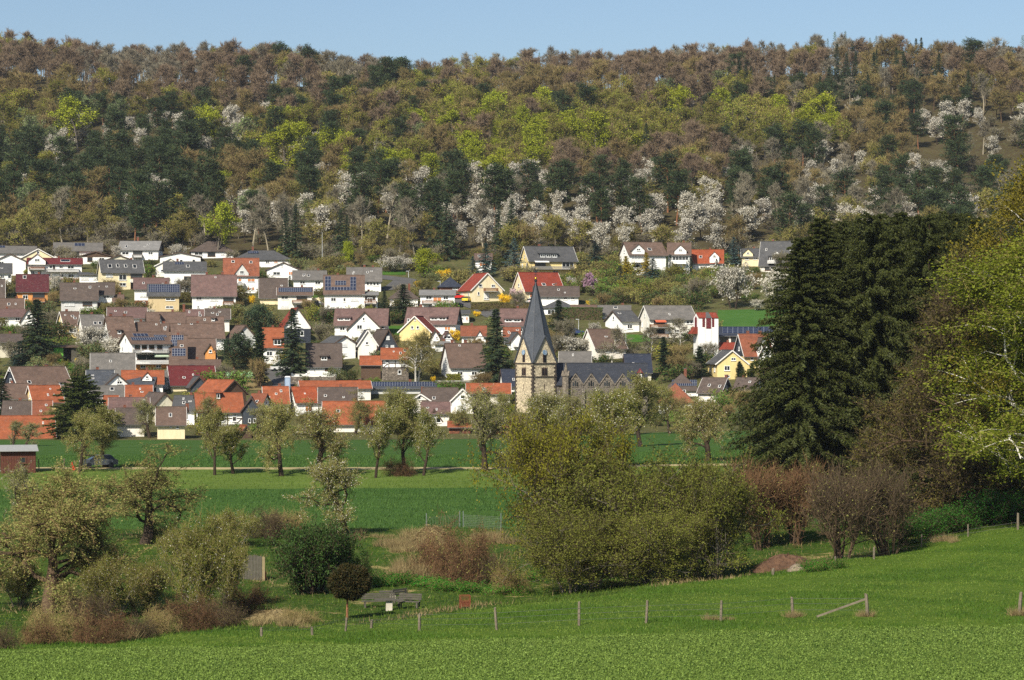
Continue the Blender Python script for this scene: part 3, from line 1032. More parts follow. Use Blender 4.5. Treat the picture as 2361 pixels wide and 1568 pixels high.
# ---- upper middle
H(HS, "white bungalow with brown hipped roof at the wood's edge", 'B', 'x', 190, 690, 190, 300, 395, "white", "dbrown", D=10, hip=True, feats=[('w', 280, 335, 95, 44), ('r', 385, 305, 475, 370), ('w', 560, 335, 40, 40, 's'), ('w', 640, 335, 40, 40, 's')])
H(HS, "wide dark hip-roofed house with collector panel behind the rust-red roof", 'B', 'x', 690, 1370, 300, 400, 500, "white", "dgrey", D=10, hip=True, feats=[('p', 860, 320, 985, 346, 5, 1), ('w', 1190, 435, 45, 34, 'o'), ('w', 1090, 435, 45, 34), ('c', 918, 1.2)])
H(HS, "white house with rust-red roof and grey dormer gable", 'B', 'x', 580, 980, 398, 588, 808, "white", "rust", D=9, feats=[('g', 712, 868, 465, 570, 600, "grey", "rust", 0.4), ('k', 685, 442, 38, 28), ('k', 895, 448, 36, 28), ('w', 898, 652, 88, 44, 'o'), ('w', 868, 753, 30, 40, 'o'), ('w', 922, 753, 30, 40, 'o'), ('w', 765, 650, 40, 45, 'o'), ('b', 725, 820, 685, 710, 'g')])
H(HS, "white house with symmetrical gable and two dark chimney stacks", 'B', 'y', 1085, 1480, 445, 530, 650, "white", "dbrown", D=10, feats=[('w', 1200, 573, 85, 40), ('w', 1365, 572, 50, 44, 'o'), ('w', 1263, 482, 18, 20)])
H(HS, "white house with broad brown roof and corner loggia", 'B', 'x', 205, 715, 595, 825, 998, "white", "mauve", D=10, feats=[('w', 285, 868, 66, 40), ('w', 460, 872, 90, 44, 's'), ('w', 275, 968, 26, 24), ('w', 460, 968, 90, 30, 's'), ('r', 568, 835, 690, 905), ('b', 562, 690, 905, 940), ('k', 478, 627, 20, 18), ('c', 375), ('c', 560)])
H(HS, "cream house with plain dark brown roof next to the panelled white house", 'B', 'x', 1005, 1320, 635, 845, 942, "cream", "dbrown", D=9, feats=[('w', 1088, 862, 28, 26)])
H(HS, "white house with balcony under a full row of blue panels", 'B', 'x', 1215, 1615, 743, 823, 995, "offw", "brown", D=7, feats=[('p', 1222, 752, 1620, 802, 16, 3), ('w', 1295, 857, 84, 40), ('r', 1435, 842, 1560, 882), ('b', 1380, 1610, 885, 918, 'b'), ('r', 1440, 945, 1560, 985), ('w', 1295, 955, 88, 36, 's')])
H(HS, "white two-storey house with light grey-brown roof above the panelled roofs", 'B', 'x', 1400, 1780, 545, 642, 790, "white", "grey", D=9, feats=[('w', 1505, 680, 62, 34), ('w', 1685, 682, 64, 38), ('w', 1680, 765, 80, 20)])
H(HS, "white house whose brown roof wears a U of blue panels", 'B', 'x', 1765, 2225, 598, 803, 995, "white", "brown", D=9, feats=[('p', 1770, 618, 1840, 740, 2, 3), ('p', 2068, 625, 2138, 742, 2, 3), ('p', 1770, 744, 2138, 782, 10, 1), ('p', 1890, 670, 2020, 722, 4, 2), ('w', 1870, 880, 60, 44), ('w', 2000, 882, 30, 44), ('w', 2120, 872, 90, 44, 's'), ('w', 2120, 968, 84, 36, 's')])
H(HS, "white house with four square dark windows in a row", 'C', 'x', 170, 365, 508, 655, 790, "white", "grey", D=9, feats=[('w', 210, 693, 32, 40), ('w', 248, 693, 30, 38), ('w', 288, 695, 30, 40), ('w', 327, 695, 30, 40)])
H(HS, "grey-roofed house adjoining the four square windows", 'C', 'x', -30, 165, 508, 620, 780, "white", "grey", D=9, feats=[('w', 105, 690, 55, 40, 's'), ('c', 170)])
H(HS, "white house with brown wooden corner balconies", 'C', 'x', 155, 325, 795, 825, 998, "white", "lgrey", D=8, feats=[('r', 175, 840, 300, 880), ('b', 170, 312, 895, 925), ('r', 175, 935, 300, 985)])
H(HS, "low maroon-brown hip roof behind the rounded dark spruce", 'C', 'x', 470, 800, 725, 850, 965, "white", "dbrown", D=9, hip=True)
H(HS, "flat-fronted house with yellow balcony panels", 'C', 'x', 830, 1235, 775, 825, 995, "white", "lgrey", D=8, feats=[('w', 930, 858, 70, 40), ('w', 1030, 880, 100, 60, 'o'), ('w', 1130, 860, 60, 44), ('b', 850, 1215, 892, 922, 'b'), ('w', 945, 955, 45, 36), ('a', 970, 1098, 928, 942, 'white'), ('w', 1140, 968, 55, 36)])
H("garage", "brick garage with dark slate hip roof beside the red-roofed cream house", 'C', 'x', 1050, 1310, 616, 712, 790, "brick", "navy", D=8, hip=True, feats=[('w', 1240, 745, 55, 40)], cat="garage")
H(HS, "cream house with red half-hipped roof and brown balcony by the road", 'C', 'y', 1440, 1800, 572, 760, 905, "cream", "red", D=10, sw=-155, feats=[('w', 1540, 716, 40, 36), ('w', 1690, 718, 44, 34), ('b', 1575, 1730, 745, 782, 'b'), ('w', 1517, 810, 24, 40), ('w', 1610, 840, 60, 80, 's'), ('k', 1400, 690)])
H(HS, "brown-roofed house half hidden behind blue spruces", 'C', 'x', 1480, 1670, 343, 412, 560, "white", "brown", D=8, feats=[('r', 1550, 420, 1660, 470), ('b', 1560, 1665, 480, 520, 'w')])
H(HS, "cream house with bright red roof directly behind the church spire", 'D', 'x', 300, 750, 568, 772, 880, "cream", "red", D=9, sw=-155, feats=[('k', 540, 710, 45, 30), ('k', 658, 712, 30, 20)])
H(HS, "yellow house with dark grey roof, wide dormer and long balcony", 'D', 'x', 345, 905, 260, 418, 605, "yellow", "dgrey", D=10, sw=-110, feats=[('d', 480, 690, 338, 385, "slate"), ('c', 522, 0.9), ('w', 475, 465, 128, 60, 'f'), ('w', 800, 468, 135, 84), ('b', 380, 865, 490, 520, 'g'), ('w', 655, 555, 60, 28), ('a', 400, 565, 424, 436, 'white')])
H(HS, "brown-roofed white double house with fan-shaped dormer windows", 'D', 'x', 1530, 1960, 210, 350, 590, "white", "brown", D=10, sw=-125, feats=[('g', 1560, 1705, 232, 300, 345, "white", "brown", 0.2), ('w', 1625, 375, 150, 56, 's'), ('b', 1545, 1700, 410, 440, 'w'), ('w', 1605, 485, 90, 40), ('k', 1790, 295, 46, 30)])
H(HS, "end half of the double house with arched dormer and white balcony", 'D', 'x', 1985, 2245, 215, 348, 580, "white", "brown", D=10, feats=[('g', 2060, 2200, 240, 305, 345, "white", "brown", 0.2), ('w', 2130, 395, 190, 46), ('b', 2030, 2200, 425, 450, 'w'), ('r', 2065, 465, 2095, 520)])
H(HS, "white house with bright orange roof and gabled wall dormer", 'E', 'x', 800, 1155, 298, 442, 545, "white", "burnt", D=8, feats=[('g', 1000, 1110, 320, 375, 480, "white", "burnt", 0.3), ('k', 893, 385, 36, 30), ('w', 920, 505, 60, 36)])
H(HS, "small cream annexe with dark roof and fan window", 'E', 'x', 1380, 1590, 285, 370, 490, "cream", "dgrey", D=7, feats=[('g', 1395, 1510, 285, 340, 372, "cream", "dgrey", 0.3), ('w', 1440, 395, 45, 34), ('w', 1540, 392, 50, 30)])
H(HS, "steep dark grey house with balcony cut into its roof", 'E', 'x', 1590, 2010, 198, 460, 560, "offw", "dgrey", D=10, sw=50, gcol="slate", feats=[('d', 1695, 1885, 372, 425, "dwood"), ('b', 1690, 1890, 418, 440, 'w'), ('k', 1653, 297, 20, 28), ('k', 1942, 302, 20, 28), ('c', 1722, 0.7), ('r', 1650, 470, 1755, 535), ('r', 1870, 482, 1930, 530)])
H(HS, "white house with brown roof stretching past the spire", 'D', 'x', 400, 925, 730, 838, 955, "white", "dbrown", D=9, feats=[('w', 560, 860, 30, 34), ('w', 655, 858, 34, 38, 's'), ('w', 770, 865, 50, 34), ('w', 858, 867, 46, 30), ('c', 658)])
H(HS, "dark hip-roofed bungalow below the long white house by the spire", 'D', 'x', 510, 880, 878, 965, 1060, "white", "dgrey", D=10, hip=True)
H(HS, "low white house with brown roof behind the dark-green hedge", 'I', 'x', 1140, 1425, 66, 168, 225, "white", "brown", D=9)
H(HS, "low white house with grey roof and pale verge beside the hedge", 'I', 'x', 1450, 1830, 70, 168, 225, "white", "grey", D=9, feats=[('k', 1660, 100, 50, 22), ('w', 1560, 190, 50, 20)])
H(HS, "white house with dark low roof joined to the grey-roofed apartment house", 'D', 'x', 1440, 1645, 1020, 1132, 1268, "white", "dgrey", D=10, sw=-200)
H(HS, "large grey-roofed apartment house with wooden balconies and red awning", 'E', 'x', 300, 832, 960, 1108, 1330, "offw", "grey", D=11, sw=-135, feats=[('w', 405, 1140, 130, 60, 'f'), ('a', 345, 470, 1115, 1140, 'red'), ('b', 290, 500, 1172, 1208, 'b'), ('w', 405, 1255, 130, 50, 'f'), ('b', 290, 500, 1290, 1325, 'b'), ('w', 590, 1150, 30, 36), ('w', 635, 1150, 30, 36), ('w', 742, 1150, 36, 36), ('w', 782, 1150, 30, 36), ('w', 610, 1250, 60, 34)])
# ---- middle band
H(HS, "white gabled house with red roof slope and dark lower wall behind the big spruce", 'B', 'y', 1290, 1600, 985, 1200, 1400, "white", "red", D=9, sw=-70, low=("navy", 1225), feats=[('w', 1500, 1280, 40, 60), ('w', 1400, 1130, 34, 40)])
H(HS, "pale grey gable with one square window among the pines", 'B', 'y', 715, 950, 1190, 1325, 1480, "grey", "brown", D=9, sw=-110, feats=[('w', 798, 1263, 40, 44)])
H(HS, "white house with orange roof and brown dormer between two spruces", 'G', 'x', 1045, 1270, 40, 252, 465, "white", "orange", D=9, feats=[('d', 1155, 1262, 165, 245, "dwood"), ('w', 1115, 338, 70, 56), ('w', 1205, 338, 34, 46)])
H(HS, "dark brown steep-roofed house with small wooden dormer by the white wall", 'G', 'x', 1560, 1955, 225, 475, 580, "white", "dbrown", D=9, feats=[('d', 1715, 1805, 370, 420, "dwood"), ('w', 1810, 515, 80, 46, 'f')])
H(HS, "white house with shuttered gable and wide grey slate roof", 'G', 'y', 1890, 2130, 135, 212, 405, "white", "dgrey", D=10, sw=-165, feats=[('w', 1992, 235, 70, 38, 's'), ('w', 1992, 345, 66, 36, 's')])
H(HS, "narrow cream-white gable house with steep grey roof behind bare twigs", 'H', 'y', 100, 315, 360, 520, 700, "offw", "dgrey", D=10, sw=-40, feats=[('w', 255, 420, 18, 28), ('w', 200, 510, 34, 36)])
H(HS, "large white gable house with three neat windows", 'H', 'y', -20, 365, 145, 335, 480, "white", "mauve", D=9, feats=[('w', 112, 320, 62, 52), ('w', 218, 318, 48, 40, 's'), ('w', 160, 225, 24, 36)])
H(HS, "long mottled brown roof with white dormer strips behind the large white gable", 'H', 'x', -180, 430, 110, 288, 430, "white", "mauve", D=9, sw=32, gcol="navy", feats=[('d', -150, 0, 210, 245, "white"), ('w', -90, 340, 60, 40), ('w', 385, 320, 40, 44)])
H(HS, "long brown-roofed white house with strip dormer and slate end wall", 'H', 'x', 655, 1245, 95, 275, 408, "white", "mauve", D=9, sw=72, gcol="slate", feats=[('d', 940, 1132, 205, 240, "white"), ('w', 1150, 335, 72, 46, 'o'), ('w', 690, 240, 30, 40), ('c', 797, 0.9)])
H(HS, "yellow gable house with red roof slope and white verge boards", 'H', 'y', 585, 945, 195, 368, 490, "yellow", "red", D=9, sw=95, feats=[('w', 735, 325, 32, 38), ('w', 800, 325, 32, 38), ('w', 768, 232, 14, 28)])
H(HS, "small white gable house with black attic window slit beside the birch", 'H', 'y', 950, 1060, 360, 450, 575, "white", "dgrey", D=8, feats=[('w', 1025, 445, 16, 30)])
H(HS, "white gable with half-timbered arched window", 'H', 'y', 1085, 1230, 378, 485, 575, "white", "mauve", D=8, sw=-35, feats=[('w', 1145, 440, 90, 36)])
H("garage", "grey flat-roofed garage with pale green door", 'H', 'x', 1005, 1160, 505, 525, 612, "grey", "lgrey", D=6, feats=[('w', 1105, 578, 58, 38, 's')], cat="garage")
H(HS, "small white lean-to house at the end of the slate wall", 'H', 'x', 1310, 1405, 128, 160, 270, "white", "dgrey", D=7, feats=[('w', 1330, 215, 22, 20), ('w', 1380, 220, 24, 40, 'o')])
H(HS, "white house with faded orange roof beside the tall church spruce", 'H', 'x', 1320, 1600, 315, 420, 530, "white", "rust", D=8, feats=[('w', 1400, 455, 55, 30, 's'), ('g', 1460, 1600, 375, 480, 500, "white", "dbrown"), ('c', 1437, 0.9)])
H(HS, "white house with large plain brown roof and two chimneys on the green", 'H', 'x', 1190, 1595, 520, 780, 950, "white", "brown", D=9, sw=-118, feats=[('w', 1298, 866, 64, 44), ('w', 1467, 866, 66, 44), ('c', 1270), ('c', 1428), ('k', 1345, 550, 24, 20)])
H(HS, "brown-roofed white house with long dormer beside the spire", 'I', 'x', 310, 640, 110, 292, 425, "white", "mauve", D=9, feats=[('d', 350, 545, 225, 262, "white"), ('w', 560, 355, 60, 40), ('c', 505)])
H(HS, "orange-roofed cottage below the long-dormer house", 'I', 'x', 345, 525, 330, 428, 530, "white", "rust", D=7)
H(HS, "white gable cottage with balcony emblem beside the church tower", 'I', 'y', 425, 575, 385, 480, 592, "white", "dgrey", D=9, sw=-75, feats=[('w', 480, 552, 30, 30), ('b', 450, 560, 510, 535, 'w')])
H(HS, "navy slate roof with white gable sliver at the foot of the tower", 'I', 'x', 345, 500, 825, 1005, 1090, "white", "navy", D=8, sw=-56)
H(HS, "brown-roofed white house under bare weeping trees", 'I', 'x', 1425, 1780, 350, 560, 700, "offw", "brown", D=9, sw=-180, feats=[('w', 1560, 600, 40, 40), ('w', 1680, 600, 40, 40)])
H(HS, "grey-brown ribbed roof just behind the church nave", 'I', 'x', 1005, 1360, 615, 752, 850, "offw", "grey", D=8)
H(HS, "slate-roofed parish hall behind the far end of the nave", 'I', 'x', 1790, 2080, 645, 845, 960, "beige", "navy", D=9, sw=-40)
# ---- right: modern church hall, yellow houses
H("parish_hall", "church hall with long solar roof and dark window band", 'J', 'x', 1110, 1775, 325, 418, 600, "offw", "navy", D=10, cat="hall", feats=[('p', 1150, 333, 1760, 408, 10, 3), ('w', 1175, 470, 100, 84, 'f'), ('w', 1290, 470, 80, 84, 'f'), ('w', 1420, 470, 100, 84, 'f')])
H(HS, "low red-tiled entrance roof beside the white bell tower", 'J', 'x', 1110, 1300, 512, 578, 680, "offw", "red", D=5)
H(HS, "yellow house with orange roof and slate gable behind the yellow gable", 'J', 'x', 1415, 1740, 410, 648, 810, "yellow", "rust", D=9, sw=-130, gcol="navy", feats=[('g', 1560, 1700, 450, 560, 700, "white", "dbrown", 0.8), ('w', 1500, 690, 36, 44), ('c', 1520), ('c', 1665)])
H(HS, "bright yellow gable house with curtained window and grey roof", 'J', 'y', 1088, 1440, 600, 745, 940, "yellow", "dgrey", D=9, sw=-112, feats=[('w', 1280, 698, 56, 34), ('w', 1205, 805, 66, 58), ('w', 1205, 900, 66, 24)])
H(HS, "white house with grey gable roof against the big spruces", 'J', 'y', 1570, 1780, 500, 690, 860, "white", "dgrey", D=9)
H(HS, "brown hip-roofed house with brick chimney and tilted panels", 'J', 'x', 480, 860, 865, 1042, 1140, "white", "dbrown", D=10, hip=True, feats=[('p', 555, 958, 850, 1028, 12, 2), ('c', 712, 1.0)])
H(HS, "orange hipped roof over a white wall at the field edge", 'J', 'x', 400, 790, 978, 1178, 1345, "white", "rust", D=9, hip=True, feats=[('k', 700, 1092, 36, 32), ('w', 450, 1250, 50, 40), ('w', 640, 1260, 50, 40)])
H(HS, "brown-roofed house with slate gable and white dormer lights", 'J', 'x', 870, 1130, 925, 1088, 1210, "offw", "dbrown", D=9, sw=130, gcol="navy", feats=[('k', 968, 1020, 30, 30), ('k', 1095, 1030, 30, 30), ('c', 1125, 0.7)])
H(HS, "dark brown roof with white gable end near the big spruces", 'J', 'x', 1270, 1510, 925, 1098, 1210, "white", "dbrown", D=9, sw=140)
# ---- lower left old village
H("barn", "long dark-roofed barn with grey boarded front behind the tall broad spruce", 'F', 'x', -120, 250, 115, 200, 390, "beige", "dbrown", D=9, cat="barn")
H(HS, "big brown-roofed farmhouse with slate gable and white attic windows", 'F', 'x', 228, 840, 500, 722, 890, "offw", "brown", D=10, sw=-185, gcol="navy", feats=[('d', 700, 755, 680, 715, "white"), ('k', 365, 685, 40, 34), ('k', 190, 547, 24, 24), ('c', 650, 0.6), ('c', 530, 0.4)])
H(HS, "brown-roofed cottage with white satellite dish beside the big farmhouse", 'F', 'x', -20, 320, 700, 860, 1010, "white", "brown", D=8)
H(HS, "bright orange-roofed house with yellow gable sliver", 'F', 'x', 402, 740, 722, 902, 1050, "yellow", "orange", D=9, sw=-100, feats=[('c', 580, 0.3)])
H(HS, "dark brown roofed house with white end wall near the corner barn", 'F', 'x', 40, 395, 905, 1062, 1205, "white", "dbrown", D=8, sw=30)
H(HS, "terracotta roof strip with a small chimney pot", 'F', 'x', 400, 600, 900, 1082, 1220, "offw", "rust", D=8)
H("barn", "large orange-tiled barn roof at the village end by the cabin", 'F', 'x', 25, 640, 1080, 1400, 1560, "offw", "orange", D=10, sw=-30, cat="barn")
H(HS, "slate-grey roof descending beside the white dark-roofed gable", 'F', 'x', 1035, 1330, 540, 718, 870, "offw", "slate", D=9, feats=[('c', 1150, 0.8)])
H(HS, "white gable with small black vent and grey roof", 'F', 'y', 1240, 1530, 585, 712, 870, "white", "dgrey", D=9, sw=-120, feats=[('w', 1410, 680, 60, 36), ('w', 1398, 638, 14, 14)])
H(HS, "wide patched brown-grey roof under the blossom trees", 'F', 'x', 1085, 1580, 340, 592, 750, "offw", "grey", D=10, feats=[('c', 1260, 0.4), ('c', 1425, 0.2), ('k', 1305, 440, 30, 24)])
H(HS, "orange roof with white triangular cross gable", 'F', 'x', 1450, 1920, 545, 692, 840, "white", "orange", D=9, feats=[('g', 1680, 1792, 565, 625, 660, "white", "orange", 0.6)])
H(HS, "slate-blue roofed cottage in front of the orange cross gable", 'F', 'x', 1495, 1800, 625, 720, 860, "white", "slate", D=8, sw=60)
H(HS, "grey house with flat front beside the dark red roof", 'F', 'x', 1895, 1990, 550, 610, 760, "white", "grey", D=7, feats=[('w', 1945, 660, 40, 34)])
H(HS, "dark red glossy roof with slate gable", 'G', 'x', -41, 480, 490, 698, 780, "cream", "dred", D=9, sw=-62, gcol="navy", feats=[('c', 212, 0.3), ('c', 247, 0.3)])
H(HS, "long brown-boarded building behind the dark red roof", 'G', 'x', 75, 525, 418, 500, 650, "brown", "brown", D=8, auto=False)
H(HS, "dark grey gabled barn beside the dark red roof", 'G', 'y', 190, 380, 615, 720, 830, "slate", "dgrey", D=8, sw=-70, auto=False)
H(HS, "grey weathered roof with an open roof window", 'F', 'x', 1080, 1510, 725, 852, 1010, "offw", "grey", D=8, feats=[('k', 1322, 768, 50, 34)])
H(HS, "vivid orange roof beside the open roof window", 'F', 'x', 1495, 1785, 720, 868, 1020, "offw", "orange", D=8)
H(HS, "small orange roof patch above the mauve ridge", 'F', 'x', 1235, 1385, 842, 942, 1060, "offw", "orange", D=7)
H(HS, "mauve-brown roof with small chimneys behind the cream cottage", 'F', 'x', 1300, 1750, 865, 998, 1160, "offw", "mauve", D=8, feats=[('c', 1540, 0.6), ('k', 1700, 910, 24, 30)])
H(HS, "beige gable with dark roof rising above the mauve ridge", 'F', 'y', 1840, 2050, 810, 925, 1150, "beige", "dbrown", D=9, sw=-180, feats=[('w', 1945, 1010, 40, 40)])
H(HS, "dark mauve roof at the edge of the orchard", 'F', 'x', 1385, 1700, 990, 1160, 1320, "offw", "dbrown", D=8)
H(HS, "cream cottage with brown roof and white roof window facing the field", 'F', 'x', 1860, 2180, 975, 1168, 1380, "cream", "brown", D=8, feats=[('k', 2012, 1078, 36, 44), ('w', 2015, 1195, 26, 34), ('w', 2095, 1200, 26, 44), ('c', 2210, 0.8)])
H(HS, "dark slate-roofed house with tall steel flue and timbered end", 'G', 'x', -20, 225, 842, 1000, 1180, "white", "dgrey", D=8, sw=60)
# ---- lower middle
H("barn", "orange-tiled barn with dark brown boarded gable", 'G', 'y', 550, 840, 658, 808, 960, "dwood", "orange", D=10, sw=-300, cat="barn", auto=False)
H("farmhouse", "half-timbered farmhouse with large orange roof and dark vent stack", 'G', 'x', 270, 800, 810, 1018, 1195, "white", "orange", D=9, sw=-50, cat="farmhouse", feats=[('t', 1030, 1180), ('d', 505, 550, 805, 880, "slate"), ('w', 560, 1110, 50, 60), ('w', 700, 1110, 50, 60)])
H(HS, "slate-hung grey gable joined to the half-timbered farmhouse", 'G', 'y', 800, 1000, 862, 992, 1195, "slate", "dgrey", D=9, feats=[('w', 880, 1130, 30, 50), ('w', 940, 1130, 30, 50)])
H(HS, "rust-brown roof with whitewashed timbered end wall", 'G', 'x', 860, 1010, 820, 965, 1150, "white", "rust", D=9, sw=130)
H(HS, "orange roof with dark boarded gable behind the pear tree", 'G', 'x', 1062, 1340, 735, 922, 1070, "offw", "orange", D=9, sw=-30, gcol="dwood")
H(HS, "orange roof with timber-laced white gable", 'G', 'x', 1440, 1690, 740, 908, 1070, "white", "burnt", D=9, sw=-100)
H(HS, "dark tiled roof with white verge between orange roofs", 'G', 'x', 1705, 2140, 745, 910, 1070, "offw", "dbrown", D=9)
H("barn", "very long orange barn roof below the white garden wall", 'G', 'x', 1490, 2310, 668, 748, 900, "offw", "orange", D=8, sw=-30, cat="barn", feats=[('c', 2200, 0.5)])
H("barn", "long orange farm roof facing the orchard", 'G', 'x', 1755, 2480, 910, 1158, 1265, "offw", "orange", D=10, cat="barn", feats=[('k', 1925, 1030, 46, 30)])
H("shed", "tiny gabled shed with orange roof behind the blossoming pear", 'G', 'y', 770, 905, 1195, 1290, 1340, "dwood", "orange", D=4, sw=-60, cat="shed", auto=False)
H("shed", "orange-roofed open shed with dark boards beside the timbered house", 'H', 'x', 130, 362, 668, 762, 940, "dwood", "orange", D=7, cat="shed", auto=False)
H("farmhouse", "half-timbered house on a stone ground floor behind the birch", 'H', 'x', 378, 690, 575, 692, 955, "white", "orange", D=8, cat="farmhouse", low=("stone", 805), feats=[('t', 700, 798), ('w', 438, 725, 30, 40), ('w', 585, 850, 40, 50), ('w', 622, 740, 30, 44)])
H(HS, "slate-clad gable house with two white attic shutters", 'H', 'y', 330, 570, 352, 565, 690, "slate", "dbrown", D=9, sw=-130, feats=[('w', 447, 447, 36, 44, 's'), ('w', 435, 545, 24, 26), ('w', 500, 545, 40, 24, 's')])
H("solar_shed", "long low shed covered in blue solar panels", 'H', 'x', 248, 1008, 978, 1038, 1110, "grey", "slate", D=5, cat="shed", auto=False, feats=[('p', 250, 982, 1005, 1034, 24, 2)])
H(HS, "grey-brown roof between two white gables by the orchard", 'H', 'x', 870, 1260, 1045, 1195, 1335, "white", "dbrown", D=9, feats=[('k', 990, 1170, 36, 30), ('c', 855, 0.4)])
H(HS, "low cream gable with dark attic hatch joined to the grey-brown roof", 'H', 'y', 720, 950, 1115, 1192, 1335, "offw", "dbrown", D=8, feats=[('w', 820, 1155, 36, 44)])
H(HS, "cream-white gable behind bare branches near the church", 'H', 'y', 1200, 1460, 1055, 1182, 1345, "offw", "dbrown", D=8)
H(HS, "brown-roofed cottage with white glazed gable in the orchard", 'H', 'y', 930, 1060, 1300, 1392, 1490, "white", "brown", D=8, sw=-40, feats=[('w', 1005, 1425, 80, 50)])
H(HS, "mauve roof behind the white glazed gable", 'H', 'x', 850, 1170, 1215, 1335, 1490, "offw", "mauve", D=8)
H("barn", "low orange barn roof beside the stone tower", 'H', 'x', 1385, 1885, 993, 1102, 1240, "offw", "orange", D=8, cat="barn")
H("shed", "low orange shed roof glimpsed under the orchard trees", 'H', 'x', 1170, 1420, 1440, 1500, 1580, "brick", "orange", D=6, cat="shed", auto=False)
H("shed", "short orange shed roof beside the white statue", 'H', 'x', 1700, 1880, 1440, 1500, 1580, "brick", "orange", D=5, cat="shed", auto=False)
# ---------------------------------------------------------------- stone church
M_SAND = stonemat("sandstone", lin(204, 188, 156), 2.6, lin(164, 150, 124))
M_DSTONE = stonemat("basalt", lin(84, 77, 70), 1.9, lin(118, 110, 98))
M_QUOIN = stonemat("quoins", lin(88, 78, 68), 2.2)
M_SLATE = roofmat("church_slate", lin(80, 84, 90), row=0.3, blotch=0.15, rough=0.42)
M_NSLATE = roofmat("nave_slate", lin(54, 57, 64), row=0.3, blotch=0.2, rough=0.5)
M_GOLD = plain("gilding", lin(220, 170, 60), 0.3, metal=0.8)
M_DARK = plain("louvre_wood", lin(66, 46, 38), 0.8)
M_CLOCK = plain("clock_blue", lin(96, 128, 156), 0.5, var=0.05)
M_COP = plain("dark_metal", lin(48, 50, 54), 0.5, metal=0.5)


